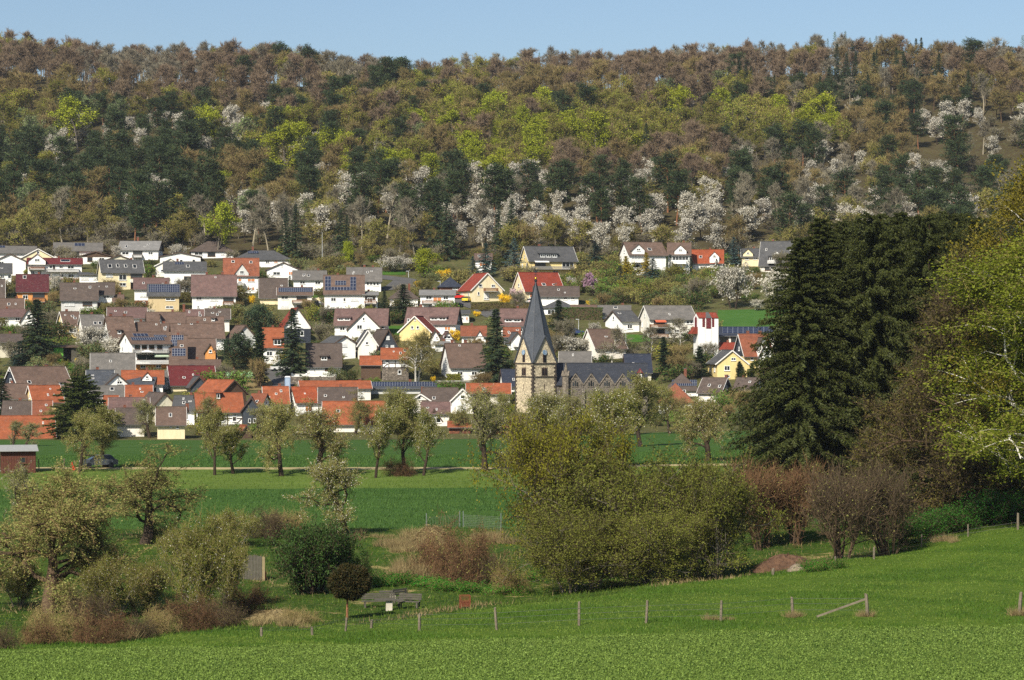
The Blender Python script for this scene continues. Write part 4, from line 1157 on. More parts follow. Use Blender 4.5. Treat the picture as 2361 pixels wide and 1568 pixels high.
def church():
    d = 480.0
    mpp = d / F
    uc = 1095.2 + 718 * K
    x = (uc - CU) / F * d
    zof = lambda v: (CV - v) * mpp
    gz = float(GZ(x, d)) - 1.0
    root = bpy.data.objects.new("church", None)
    COL.objects.link(root)
    root.location = (x, d + 2, gz)
    yaw = math.radians(36.0)
    tag(root, "old stone village church with steep slate spire and gabled nave", "church")
    s = 5.9
    h = s / 2
    zc, z2, za, zt = zof(838) - gz, zof(870) - gz, zof(777) - gz, zof(646) - gz
    rot = Matrix.Rotation(yaw, 4, 'Z')

    def put(b, name, mat, par=root, m=rot, smooth=False):
        o = b.ob(name, mat, par, smooth=smooth)
        o.matrix_local = m
        return o
    put(MB().box(-h, h, -h, h, 0, zc), "tower_wall", M_SAND)
    b = MB()
    for zz, o in ((zc - 0.1, 0.16), (z2, 0.12), (1.2, 0.2)):
        b.box(-h - o, h + o, -h - o, h + o, zz, zz + 0.22)
    put(b, "string_course", M_QUOIN)
    b = MB()
    qz = 0.0
    k = 0
    while qz < zc - 0.4:
        for sx in (-1, 1):
            for sy in (-1, 1):
                w = 0.62 if (k % 2) else 0.34
                w2 = 0.34 if (k % 2) else 0.62
                xa, xb = sorted((sx * (h + 0.03), sx * (h - w)))
                ya, yb = sorted((sy * (h + 0.03), sy * (h - w2)))
                b.box(xa, xb, ya, yb, qz + 0.01, qz + 0.36)
        qz += 0.38
        k += 1
    put(b, "quoin_stones", M_QUOIN)
    A = [(0, -h), (h, 0), (0, h), (-h, 0)]
    C = [(-h, -h), (h, -h), (h, h), (-h, h)]
    # four stone gables
    for i in range(4):
        m = rot @ Matrix.Rotation(i * math.pi / 2, 4, 'Z')
        put(MB().prism([(-h, zc + 0.12), (h, zc + 0.12), (0, za)], -h, -h + 0.5, 'y'), "stone_gable", M_SAND, m=m)
        b = MB()
        for sx in (-1, 1):
            b.bar((sx * (h + 0.1), -h - 0.12, zc + 0.1), (0, -h - 0.12, za + 0.25), 0.34, 0.24)
        put(b, "gable_verge", M_SLATE, m=m)
        # arched louvre with clock over it
        zl = zc + 0.25
        b = MB()
        arch = [(-0.42, zl), (0.42, zl), (0.42, zl + 1.9)] + [(0.42 * math.cos(a), zl + 1.9 + 0.62 * math.sin(a)) for a in np.linspace(0.2, math.pi - 0.2, 7)] + [(-0.42, zl + 1.9)]
        b.prism(arch, -h - 0.05, -h + 0.1, 'y')
        lo = put(b, "belfry_opening", M_DARK, m=m)
        b = MB()
        for j in range(6):
            b.box(-0.36, 0.36, -h - 0.14, -h - 0.055, zl + 0.1 + j * 0.27, zl + 0.2 + j * 0.27)
        put(b, "louvre", M_COP, lo, Matrix.Identity(4))
        b = MB()
        zk = zl + 1.95
        ring = [(0.0, -h - 0.16), (0.52, -h - 0.16), (0.52, -h - 0.08)]
        V = [(0.52 * math.cos(a), -h - 0.17, zk + 0.52 * math.sin(a)) for a in np.linspace(0, 2 * math.pi, 20)[:-1]]
        b.prism([(v[0], v[2]) for v in V], -h - 0.18, -h - 0.06, 'y')
        ck = put(b, "clock_face", M_CLOCK, m=m)
        b = MB()
        for q in range(12):
            a = q * math.pi / 6
            b.bar((0.36 * math.cos(a), -h - 0.19, zk + 0.36 * math.sin(a)), (0.47 * math.cos(a), -h - 0.19, zk + 0.47 * math.sin(a)), 0.06, 0.02, up=(0, 1, 0))
        b.bar((0, -h - 0.2, zk), (0.28, -h - 0.2, zk - 0.2), 0.06, 0.02, up=(0, 1, 0))
        b.bar((0, -h - 0.2, zk), (0.05, -h - 0.2, zk + 0.4), 0.05, 0.02, up=(0, 1, 0))
        put(b, "clock_hands", M_WFASC, ck, Matrix.Identity(4))
        # paired belfry windows between the courses
        for sx in (-0.32, 0.32):
            b = MB()
            zw = z2 + 0.4
            arch = [(sx - 0.24, zw), (sx + 0.24, zw), (sx + 0.24, zw + 1.35), (sx, zw + 1.72), (sx - 0.24, zw + 1.35)]
            b.prism(arch, -h - 0.02, -h + 0.1, 'y')
            wo = put(b, "belfry_window", M_DARK, m=m)
            b = MB()
            for j in range(5):
                b.box(sx - 0.2, sx + 0.2, -h - 0.1, -h - 0.025, zw + 0.12 + j * 0.26, zw + 0.2 + j * 0.26)
            put(b, "louvre", M_COP, wo, Matrix.Identity(4))
        b = MB()
        b.box(-0.72, -0.6, -h - 0.05, -h, z2 + 0.3, z2 + 2.0)
        b.box(0.6, 0.72, -h - 0.05, -h, z2 + 0.3, z2 + 2.0)
        b.box(-0.06, 0.06, -h - 0.05, -h, z2 + 0.3, z2 + 2.0)
        b.box(-0.8, 0.8, -h - 0.09, -h, z2 + 0.22, z2 + 0.299)
        put(b, "window_surround", M_QUOIN, m=m)
        put(MB().box(-0.1, 0.1, -h - 0.012, -h + 0.05, z2 - 2.4, z2 - 1.3), "slit_window", M_DARK, m=m)
    # spire: eight triangular slopes from the gable peaks and the corners
    V = [(0, 0, zt)] + [(a * 1.03, b_ * 1.03, za + 0.25) for a, b_ in A] + [(a * 1.03, b_ * 1.03, zc + 0.15) for a, b_ in C]
    t = []
    for i in range(4):
        t += [(0, 5 + i, 1 + i), (0, 1 + i, 5 + (i + 1) % 4)]
    b = MB().add(V, t=t)
    put(b, "spire", M_SLATE)
    b = MB()
    for i in range(4):
        b.bar((A[i][0] * 1.03, A[i][1] * 1.03, za + 0.25), (0, 0, zt), 0.14)
        b.bar((C[i][0] * 1.03, C[i][1] * 1.03, zc + 0.15), (0, 0, zt), 0.12)
    put(b, "spire_hip", M_COP)
    b = MB().lathe([(0.02, zt - 0.6), (0.34, zt - 0.1), (0.05, zt + 0.5), (0.03, zt + 1.6)], 8)
    fin = put(b, "finial", M_COP, smooth=True)
    put(MB().lathe([(0.0, zt + 0.1), (0.2, zt + 0.16), (0.28, zt + 0.4), (0.2, zt + 0.62), (0, zt + 0.7)], 10), "gilt_ball", M_GOLD, smooth=True)
    b = MB()
    b.bar((-0.32, 0, zt + 1.15), (0.32, 0, zt + 1.15), 0.07)
    b.prism([(-0.34, zt + 1.6), (0.2, zt + 1.55), (0.42, zt + 1.95), (0.1, zt + 1.8), (-0.15, zt + 2.1), (-0.22, zt + 1.8)], -0.02, 0.02, 'y')
    put(b, "weathercock", M_COP, m=Matrix.Identity(4))
    # nave running right and slightly forward of the tower's far corner
    un0, un1 = 1095.2 + 945 * K, 1095.2 + 2030 * K
    xa, xb = (un0 - CU) / F * d - x, (un1 - CU) / F * d - x
    yn = math.radians(-3)
    L = (xb - xa)
    nm = Matrix.Translation(((xa + xb) / 2, -1.0, 0)) @ Matrix.Rotation(yn, 4, 'Z')
    Dn = 10.0
    zr, ze, zb = zof(841) - gz + 0.2, zof(887) - gz, 0
    zr = (CV - 839) * (d + Dn / 2 + 1) / F - gz
    put(MB().prism([(0, 0), (Dn, 0), (Dn, ze), (Dn / 2, zr - .05), (0, ze)], -L / 2, L / 2, 'x'), "nave_wall", M_DSTONE, m=nm)
    put(V_roof(Dn, L, zr, ze, 0.3, 0.2), "nave_roof", M_NSLATE, m=nm)
    n = 5
    gw = 182 * K * mpp
    for i in range(n):
        cx = ((1190 + i * 186.0 - 945) / (2030 - 945) - 0.5) * L
        zA, zB = zof(691.7 + 878 * K) - gz, zof(691.7 + 1000 * K) - gz
        gm = nm @ Matrix.Translation((cx, 0, 0))
        put(MB().prism([(-gw / 2, 0), (gw / 2, 0), (gw / 2, zB), (0, zA), (-gw / 2, zB)], -0.35, 0.3, 'y'), "aisle_gable", M_DSTONE, m=gm)
        dep = 3.2
        gr = V_roof(gw, dep, zA + 0.02, zB + 0.02, 0.08, 0.12)
        put(gr, "aisle_gable_roof", M_NSLATE, m=gm @ Matrix.Translation((gw / 2, dep / 2 - 0.4, 0)) @ Matrix.Rotation(math.pi / 2, 4, 'Z'))
        for k_, (ox, hh) in enumerate(((-0.42, 0.9), (0, 1.25), (0.42, 0.9))):
            zw = zB - 0.35
            wo = put(MB().prism([(ox - 0.15, zw), (ox + 0.15, zw), (ox + 0.15, zw + hh - 0.2), (ox, zw + hh), (ox - 0.15, zw + hh - 0.2)], -0.37, -0.3, 'y'), "lancet_window", M_GLASS, m=gm)
        b = MB()
        for sx in (-1, 1):
            b.bar((sx * gw / 2, -0.42, zB), (0, -0.42, zA + 0.12), 0.22, 0.2)
        put(b, "gable_coping", stonemat("coping", lin(128, 118, 104), 3), m=gm)
        b = MB()
        b.box(-0.72, -0.62, -0.42, -0.35, zB - 0.4, zB + 0.6); b.box(0.62, 0.72, -0.42, -0.35, zB - 0.4, zB + 0.6); b.box(-0.8, 0.8, -0.46, -0.35, zB - 0.5, zB - 0.401)
        put(b, "window_tracery", stonemat("coping", lin(128, 118, 104), 3), m=gm)
        b = MB()
        b.box(gw / 2 - 0.3, gw / 2 + 0.3, -1.1, 0.2, 0, zB - 1.6)
        b.hexa([(gw / 2 - 0.3, -1.1, zB - 1.6), (gw / 2 + 0.3, -1.1, zB - 1.6), (gw / 2 + 0.3, 0.2, zB - 1.6), (gw / 2 - 0.3, 0.2, zB - 1.6), (gw / 2 - 0.3, -0.4, zB - 0.8), (gw / 2 + 0.3, -0.4, zB - 0.8), (gw / 2 + 0.3, 0.2, zB - 0.8), (gw / 2 - 0.3, 0.2, zB - 0.8)])
        put(b, "buttress", M_DSTONE, m=gm)
    # stair turret with pinnacle
    cx = ((1075 - 945) / (2030 - 945) - 0.5) * L
    zs, zp = zof(691.7 + 900 * K) - gz, zof(691.7 + 745 * K) - gz
    b = MB()
    b.lathe([(0.72, 0), (0.72, zs), (0.82, zs), (0.82, zs + 0.2), (0.45, zs + 0.9), (0.12, zp - 0.3), (0.2, zp - 0.2), (0.0, zp)], 8)
    put(b, "stair_turret", stonemat("coping", lin(128, 118, 104), 3), m=nm @ Matrix.Translation((cx, -0.9, 0)))
    for i in range(4):
        a = i * math.pi / 2 + yn - 0.5
        put(MB().prism([(-0.4, zs), (0.4, zs), (0, zs + 1.1)], -0.86, -0.6, 'y'), "turret_gable", stonemat("coping", lin(128, 118, 104), 3), m=nm @ Matrix.Translation((cx, -0.9, 0)) @ Matrix.Rotation(a, 4, 'Z'))
    # small dormer hood with red roof on the nave
    cx = ((1950 - 945) / (2030 - 945) - 0.5) * L
    put(MB().box(cx - 0.4, cx + 0.4, 1.6, 2.6, ze + 1.0, ze + 2.3), "roof_hatch", wm("white"), m=nm)
    put(MB().add([(cx - 0.7, 1.3, ze + 2.3), (cx + 0.7, 1.3, ze + 2.3), (cx + 0.7, 2.9, ze + 2.3), (cx - 0.7, 2.9, ze + 2.3), (cx, 2.1, ze + 3.3)], [(3, 2, 1, 0)], [(0, 1, 4), (1, 2, 4), (2, 3, 4), (3, 0, 4)]), "roof_hatch_cap", rm("dred"), m=nm)
    HOUSES.append((x, d + 2, 7))
    for t_ in np.linspace(xa, xb, 4):
        HOUSES.append((x + t_, d + 4, 7))


church()


def bell_tower():
    """modern white bell tower with red louvres"""
    cu, cv = CROP['J']
    um = cu + 985 * K
    d = hit(um, cv + 690 * K, 441)
    mpp = d / F
    x = (um - CU) / F * d
    root = bpy.data.objects.new("bell_tower", None)
    COL.objects.link(root)
    z0 = (CV - (cv + 700 * K)) * mpp - 0.5
    root.location = (x, d, z0)
    root.rotation_euler = (0, 0, math.radians(12))
    tag(root, "modern white bell tower with dark red louvres and red cap roof", "bell tower")
    z = lambda y: (CV - (cv + y * K)) * mpp - z0
    w = 245 * K * mpp / 2
    dp = w * 1.7
    M_RL = plain("red_louvre", lin(106, 34, 38), 0.7)
    wmat = wm("white")
    zt = z(212)
    # four white piers with narrow joints
    for i in range(3):
        x0 = -w + i * 2 * w / 3 + (0.04 if i else 0)
        x1 = -w + (i + 1) * 2 * w / 3 - (0.04 if i < 2 else 0)
        pr = -0.12 if i == 1 else 0.0
        MB().box(x0, x1, pr, dp, -1.5, zt).ob("wall_pier", wmat, root)
    MB().box(-w + 0.05, w - 0.05, 0.2, dp - 0.2, -1.5, zt - 0.2).ob("core_wall", wmat, root)
    for (xa, xb, ya, yb) in ((910, 940, 218, 318), (955, 1015, 205, 338), (1030, 1056, 212, 318)):
        x0, x1 = (xa - 985) * K * mpp, (xb - 985) * K * mpp
        lv = MB()
        zt_, zb_ = z(ya), z(yb)
        pr = -0.14 if xa == 955 else -0.02
        n = 14
        for j in range(n):
            zz = zb_ + (zt_ - zb_) * j / n
            lv.box(x0, x1, pr - 0.05, pr + 0.1, zz, zz + (zt_ - zb_) / n * 0.8)
        lv.ob("louvre", M_RL, root)
    # left face lancet
    arch = [(dp * 0.3, z(335)), (dp * 0.7, z(335)), (dp * 0.7, z(215)), (dp * 0.5, z(190)), (dp * 0.3, z(215))]
    MB().prism(arch, -w - 0.05, -w + 0.1, 'x').ob("lancet_louvre", M_RL, root)
    # roof: red gable with white left gable wall and zinc centre
    zr = z(158)
    MB().prism([(0, zt), (dp, zt), (dp / 2, zr)], -w, w, 'x').ob("roof_core", wmat, root)
    V_roof(dp, 2 * w, zr, zt, 0.15, 0.0).ob("roof", rm("red"), root)
    zn = MB()
    zn.add([(-0.75, -0.25, zt), (0.75, -0.25, zt), (0, dp / 2, zr + 0.35), (-0.75, dp / 2, zt), (0.75, dp / 2, zt), (0, -0.2, zt + 1.25)], t=[(0, 1, 5), (1, 4, 2), (1, 2, 5), (0, 5, 2), (0, 2, 3)])
    zn.ob("zinc_hood", M_GUT, root)
    for i, xx in enumerate((-0.33, -0.05, 0.18, 1.15, 1.42, 1.75)):
        MB().lathe([(0.0, 0.0), (0.12, 0.0)], 8).ob("vent_hole", M_DARK, root).matrix_local = Matrix.Translation((xx, -0.135 if xx < 0.7 else -0.012, z(590))) @ Matrix.Rotation(math.pi / 2, 4, 'X')
    MB().box(0, 0.04, -0.1, -0.05, 0, 0.04)
    HOUSES.append((x, d + dp / 2, w + 1))
    # small red gable behind on the left
    b = MB().prism([(-w - 1.6, z(400)), (-w - 0.02, z(400)), (-w - 0.02, z(318)), (-w - 0.4, z(318))], 0.5, 3.5, 'y')
    b.ob("side_wing", rm("red"), root)


bell_tower()
# ---------------------------------------------------------------- plant generators (numpy)
def unit(a):
    return a / (np.linalg.norm(a, axis=-1, keepdims=True) + 1e-9)


def poly(rg, S, Dv, Ln, nseg, wob, grav):
    """n bent polylines: start S, direction Dv, length Ln"""
    n = len(S)
    P = np.zeros((n, nseg + 1, 3))
    P[:, 0] = S
    d = unit(Dv)
    for i in range(nseg):
        d = unit(d + rg.normal(0, wob, (n, 3)) + np.array([0, 0, grav]))
        P[:, i + 1] = P[:, i] + d * (Ln / nseg)[:, None]
    return P


def tubes(P, r0, r1, sides=4):
    """tapered tubes round polylines"""
    n, k, _ = P.shape
    r0 = np.broadcast_to(r0, (n,)); r1 = np.broadcast_to(r1, (n,))
    T = np.zeros_like(P)
    T[:, 1:-1] = P[:, 2:] - P[:, :-2]
    T[:, 0] = P[:, 1] - P[:, 0]
    T[:, -1] = P[:, -1] - P[:, -2]
    T = unit(T)
    ref = np.where(np.abs(T[..., 2:3]) > 0.9, np.array([1.0, 0, 0]), np.array([0, 0, 1.0]))
    A = unit(np.cross(T, ref))
    B = np.cross(T, A)
    t = np.linspace(0, 1, k)
    rad = r0[:, None] * (1 - t) + r1[:, None] * t
    an = np.arange(sides) * 2 * math.pi / sides
    V = P[:, :, None] + rad[:, :, None, None] * (np.cos(an)[None, None, :, None] * A[:, :, None] + np.sin(an)[None, None, :, None] * B[:, :, None])
    base = (np.arange(n)[:, None, None] * k + np.arange(k - 1)[None, :, None]) * sides
    j = np.arange(sides)[None, None]
    j2 = (j + 1) % sides
    Fq = np.stack([base + j, base + j2, base + sides + j2, base + sides + j], -1).reshape(-1, 4)
    return V.reshape(-1, 3), Fq


def along(rg, P, k, t0, t1):
    """k random points per polyline between t0 and t1: position, tangent, parent, t"""
    n, m, _ = P.shape
    par = np.repeat(np.arange(n), k)
    t = (np.tile((np.arange(k) + 0.5) / k, n) + rg.uniform(-0.5, 0.5, n * k) / k) * (t1 - t0) + t0
    s = np.clip(t * (m - 1), 0, m - 1.001)
    i = s.astype(int)
    w = (s - i)[:, None]
    a, b = P[par, i], P[par, i + 1]
    return a * (1 - w) + b * w, unit(b - a), par, t


def slivers(rg, S, Dv, Ln, w):
    """thin triangles (twigs, needles, blades)"""
    n = len(S)
    d = unit(Dv)
    s = unit(np.cross(d, rg.normal(0, 1, (n, 3)))) * (np.broadcast_to(w, (n,)) / 2)[:, None]
    V = np.stack([S - s, S + s, S + d * np.broadcast_to(Ln, (n,))[:, None]], 1).reshape(-1, 3)
    return V, np.arange(3 * n).reshape(n, 3)


def quads(rg, C, size, upb=0.3, asp=0.7):
    """small leaf quads with random facing (folded diamond)"""
    n = len(C)
    nrm = unit(rg.normal(0, 1, (n, 3)) + np.array([0, 0, upb]))
    a = unit(np.cross(nrm, rg.normal(0, 1, (n, 3))))
    b = np.cross(nrm, a)
    s = (np.broadcast_to(size, (n,)) * rg.uniform(0.6, 1.3, n))[:, None]
    V = np.stack([C - a * s * 0.5, C + b * s * asp * 0.5, C + a * s * 0.5, C - b * s * asp * 0.5], 1).reshape(-1, 3)
    return V, np.arange(4 * n).reshape(n, 4)


def pack(name, parts, mats):
    """join (V, F) parts, each with its material slot"""
    Vs, Fs, mi, n = [], [], [], 0
    for V, Fq, m in parts:
        Vs.append(V); Fs.append(Fq + n); mi.append(np.full(len(Fq), m)); n += len(V)
    o = np.argsort([f.shape[1] for f in Fs], kind='stable')
    return mk(name, np.concatenate(Vs), [Fs[i] for i in o], mats, np.concatenate([mi[i] for i in o]))


BARK = dict(grey=barkmat("grey", lin(112, 104, 92)), brown=barkmat("brown", lin(88, 72, 56)), dark=barkmat("dark", lin(62, 52, 42)), pine=barkmat("pine", lin(132, 92, 66)), birch=barkmat("birch", lin(206, 200, 188)), pale=barkmat("pale", lin(150, 140, 118)))
TW = dict(beech=leafmat("twig_beech", [lin(104, 88, 70), lin(126, 108, 87), lin(114, 97, 76)], 0, 0.9, 0.12),
          oak=leafmat("twig_oak", [lin(110, 96, 62), lin(132, 114, 74), lin(118, 100, 66)], 0, 0.9, 0.2),
          grey=leafmat("twig_grey", [lin(108, 101, 84), lin(132, 124, 104), lin(96, 90, 74)], 0, 0.9, 0.2),
          olive=leafmat("twig_olive", [lin(116, 106, 62), lin(138, 126, 74), lin(102, 94, 58)], 0, 0.9, 0.2),
          red=leafmat("twig_red", [lin(88, 64, 44), lin(108, 82, 56), lin(74, 56, 40)], 0, 0.9, 0.15),
          straw=leafmat("straw", [lin(122, 106, 70), lin(144, 128, 90), lin(100, 84, 56)], 0.1, 0.9, 0.12),
          dark=leafmat("twig_dark", [lin(70, 58, 44), lin(90, 76, 56), lin(60, 50, 38)], 0, 0.9, 0.15))
LF = dict(lime=leafmat("lime", [lin(134, 142, 32), lin(160, 166, 44), lin(114, 124, 30)], 0.3, 0.6, 0.15),
          bud=leafmat("bud", [lin(118, 122, 42), lin(140, 142, 52), lin(102, 104, 40)]),
          olive=leafmat("olive", [lin(112, 112, 56), lin(134, 130, 68), lin(98, 96, 54)]),
          green=leafmat("green", [lin(74, 104, 34), lin(98, 128, 44), lin(58, 84, 28)]),
          grgreen=leafmat("greygreen", [lin(96, 112, 66), lin(120, 132, 84), lin(80, 96, 56)]),
          dgreen=leafmat("darkgreen", [lin(50, 70, 28), lin(66, 92, 36), lin(38, 54, 24)], 0.15),
          pine=leafmat("pine", [lin(50, 62, 38), lin(68, 80, 46), lin(40, 50, 32)], 0.05, 0.6, 0.12),
          spruce=leafmat("spruce", [lin(48, 62, 42), lin(66, 80, 50), lin(38, 50, 36)], 0.05, 0.6, 0.2),
          fspruce=leafmat("fspruce", [lin(52, 60, 25), lin(76, 80, 36), lin(40, 46, 20), lin(62, 68, 29)], 0.05, 0.55, 0.12),
          yew=leafmat("yew", [lin(62, 74, 30), lin(84, 92, 40), lin(46, 56, 24)], 0.05, 0.6, 0.1),
          blue=leafmat("bluespruce", [lin(78, 98, 96), lin(100, 122, 118), lin(58, 76, 74)], 0.05, 0.6, 0.15),
          gold=leafmat("golden", [lin(160, 142, 40), lin(184, 162, 56), lin(130, 116, 36)], 0.1, 0.6, 0.1),
          fors=leafmat("forsythia", [lin(228, 186, 22), lin(240, 204, 46), lin(206, 160, 16)], 0.15, 0.6, 0.08),
          white=leafmat("blossom", [lin(198, 192, 174), lin(216, 211, 196), lin(176, 168, 150)], 0.3, 0.7, 0.1),
          pink=leafmat("magnolia", [lin(222, 192, 190), lin(236, 214, 210), lin(200, 164, 166)], 0.3, 0.7, 0.06),
          mauve=leafmat("purple_blossom", [lin(170, 132, 154), lin(192, 158, 174), lin(144, 106, 130)], 0.3, 0.7, 0.06),
          birch=leafmat("birchleaf", [lin(102, 112, 26), lin(124, 130, 38), lin(80, 92, 24)], 0.35, 0.6, 0.1),
          birchg=leafmat("birchgold", [lin(116, 106, 28), lin(134, 122, 38), lin(98, 94, 26)], 0.35, 0.6, 0.1),
          apple=leafmat("appleleaf", [lin(118, 120, 62), lin(142, 142, 78), lin(100, 100, 52)], 0.25, 0.6, 0.12),
          willow=leafmat("willowleaf", [lin(97, 101, 37), lin(118, 121, 47), lin(81, 84, 31)], 0.25, 0.6, 0.15),
          willowy=leafmat("willowyellow", [lin(107, 105, 24), lin(126, 122, 33), lin(89, 89, 22)], 0.25, 0.6, 0.1))


def broad(name, seed, Ht, Rad, bark, leaf=None, nleaf=0, ls=0.3, twig=None, ntw=0, twl=0.8, tww=0.06, clear=0.3, tr=0.2, n1=9, n2=5, n3=4,
          up=0.35, grav=0.05, stems=1, spread=0.0, flat=1.0, wob=0.22, bl=None, nbl=0, bs=0.25, tsides=6, lean=(0, 0), sig=0.35, top=0.5):
    """broad-leaved tree: (trunk mesh with limbs, crown mesh with twigs, leaves and blossom)"""
    rg = np.random.default_rng(seed)
    S = np.zeros((stems, 3))
    if stems > 1:
        a = rg.uniform(0, 2 * math.pi, stems)
        S[:, 0] = np.cos(a) * spread * 0.25 * Rad; S[:, 1] = np.sin(a) * spread * 0.25 * Rad
        Dv = np.stack([np.cos(a) * spread * rg.uniform(0.3, 1.1, stems), np.sin(a) * spread * rg.uniform(0.3, 1.1, stems), np.ones(stems)], -1)
    else:
        Dv = np.array([[lean[0], lean[1], 1.0]])
    S[:, 2] = -0.3
    L0 = Ht * (0.82 if stems == 1 else 0.72) * rg.uniform(0.8, 1.05, stems) if stems > 1 else np.array([Ht * 0.82])
    P0 = poly(rg, S, Dv, L0, 6, wob * 0.35, 0.05)
    parts = []
    V, Fq = tubes(P0, tr, tr * 0.22, tsides)
    parts.append((V, Fq, 0))
    p, t, par, tt = along(rg, P0, n1, clear, 1.0)
    out = rg.normal(0, 1, (len(p), 3)); out[:, 2] = 0
    ga = np.arange(len(p)) * 2.4 + rg.uniform(0, 6.28)
    out = np.stack([np.cos(ga), np.sin(ga), 0 * ga], -1) + rg.normal(0, 0.2, (len(p), 3))
    prof = np.sin(np.clip((tt - clear) / (1 - clear), 0, 1) * math.pi * 0.72 + 0.75) * 0.85 + 0.25 * top
    Ln = Rad * np.clip(prof, 0.3, 1.1) * rg.uniform(0.7, 1.12, len(p))
    P1 = poly(rg, p, unit(out) * flat + np.array([0, 0, up]) + t * up, Ln, 5, wob, grav)
    r1 = tr * 0.42 * (1.1 - tt * 0.6)
    V, Fq = tubes(P1, r1, r1 * 0.25, 5 if tsides > 5 else 4)
    parts.append((V, Fq, 0))
    p, t, par, t2 = along(rg, P1, n2, 0.25, 1.0)
    dv = t * 0.7 + rg.normal(0, 0.6, (len(p), 3)) + np.array([0, 0, up * 0.6])
    P2 = poly(rg, p, dv, Ln[par] * 0.5 * rg.uniform(0.6, 1.2, len(p)) * (1.15 - 0.5 * t2), 3, wob * 1.1, grav)
    V, Fq = tubes(P2, r1[par] * 0.4, r1[par] * 0.1, 3)
    parts.append((V, Fq, 0))
    trunk = pack(name + "_trunk", parts, [bark])
    p, t, par, t3 = along(rg, P2, n3, 0.2, 1.0)
    dv = t * 0.6 + rg.normal(0, 0.7, (len(p), 3)) + np.array([0, 0, up * 0.4 + grav])
    L3 = Rad * 0.24 * rg.uniform(0.6, 1.3, len(p))
    P3 = poly(rg, p, dv, L3, 2, wob * 1.3, grav * 1.5)
    cp, mats = [], []
    if ntw:
        mats.append(twig)
        q, t, _, _ = along(rg, P3, max(1, int(round(ntw / len(P3)))), 0.0, 1.0)
        V, Fq = slivers(rg, q, t + rg.normal(0, 0.55, (len(q), 3)) + np.array([0, 0, up * 0.3 + grav * 2]), twl * rg.uniform(0.5, 1.3, len(q)), tww)
        cp.append((V, Fq, len(mats) - 1))
        V, Fq = tubes(P3, tww * 0.5, tww * 0.2, 3)
        cp.append((V, Fq, len(mats) - 1))
    if nleaf:
        mats.append(leaf)
        q, t, _, _ = along(rg, P3, max(1, int(round(nleaf / len(P3)))), 0.15, 1.1)
        q = q + rg.normal(0, sig, q.shape)
        V, Fq = quads(rg, q, ls)
        cp.append((V, Fq, len(mats) - 1))
    if nbl:
        mats.append(bl)
        q, t, _, _ = along(rg, P3, max(1, int(round(nbl / len(P3)))), 0.1, 1.1)
        q = q + rg.normal(0, sig * 0.6, q.shape)
        V, Fq = quads(rg, q, bs, 0.2, 0.85)
        cp.append((V, Fq, len(mats) - 1))
    crown = pack(name + "_crown", cp, mats)
    return trunk, crown


def conifer(name, seed, Ht, Rad, bark, leaf, nb=110, nn=46, nl=0.5, nw=0.12, droop=-0.12, clear=0.04, tr=0.22, pw=0.85, hang=0.5, tipw=0.06, lift=0.1, fuzz=0.0):
    """spruce: drooping boughs carrying hanging sprays"""
    rg = np.random.default_rng(seed)
    P0 = poly(rg, np.array([[0, 0, -0.4]]), np.array([[0, 0, 1.0]]), np.array([Ht + 0.4]), 6, 0.012, 0)
    V, Fq = tubes(P0, tr, 0.02, 6)
    trunk = pack(name + "_trunk", [(V, Fq, 0)], [bark])
    h = clear + (1 - clear) * (np.arange(nb) / nb) ** 0.92
    z = h * Ht * 0.985
    a = np.arange(nb) * 2.3999 + rg.normal(0, 0.25, nb)
    Ln = Rad * ((1 - h) ** pw) * rg.uniform(0.72, 1.12, nb) + tipw * Rad
    S = np.stack([0 * a, 0 * a, z], -1)
    Dv = np.stack([np.cos(a), np.sin(a), lift + 0.5 * h ** 2], -1)
    P1 = poly(rg, S, Dv, Ln, 5, 0.07, droop)
    V, Fq = tubes(P1, tr * 0.16 * (1.1 - h), 0.012, 3)
    cp = [(V, Fq, 0)]
    q, t, par, tt = along(rg, P1, nn, 0.08, 1.05)
    n = len(q)
    q = q + rg.normal(0, 1, (n, 3)) * np.array([0.5, 0.5, 1.0]) * (fuzz * np.clip(Ln[par] / Rad * 1.4, 0.15, 1.0))[:, None]
    sidev = unit(np.cross(t, np.array([0, 0, 1.0]))) * rg.choice([-1, 1], n)[:, None]
    dv = sidev * rg.uniform(0.3, 1.0, n)[:, None] + t * rg.uniform(0.3, 0.9, n)[:, None] + np.array([0, 0, -hang]) + rg.normal(0, 0.25, (n, 3))
    ll = nl * rg.uniform(0.5, 1.3, n) * np.clip(Ln[par] / Rad, 0.35, 1) * (1.15 - 0.5 * tt)
    V, Fq = slivers(rg, q, dv, ll, nw * rg.uniform(0.7, 1.4, n))
    cp.append((V, Fq, 1))
    q2 = q + unit(dv) * ll[:, None] * 0.45
    V, Fq = slivers(rg, q2, dv + rg.normal(0, 0.5, (n, 3)), ll * 0.8, nw)
    cp.append((V, Fq, 1))
    crown = pack(name + "_crown", cp, [bark, leaf])
    return trunk, crown


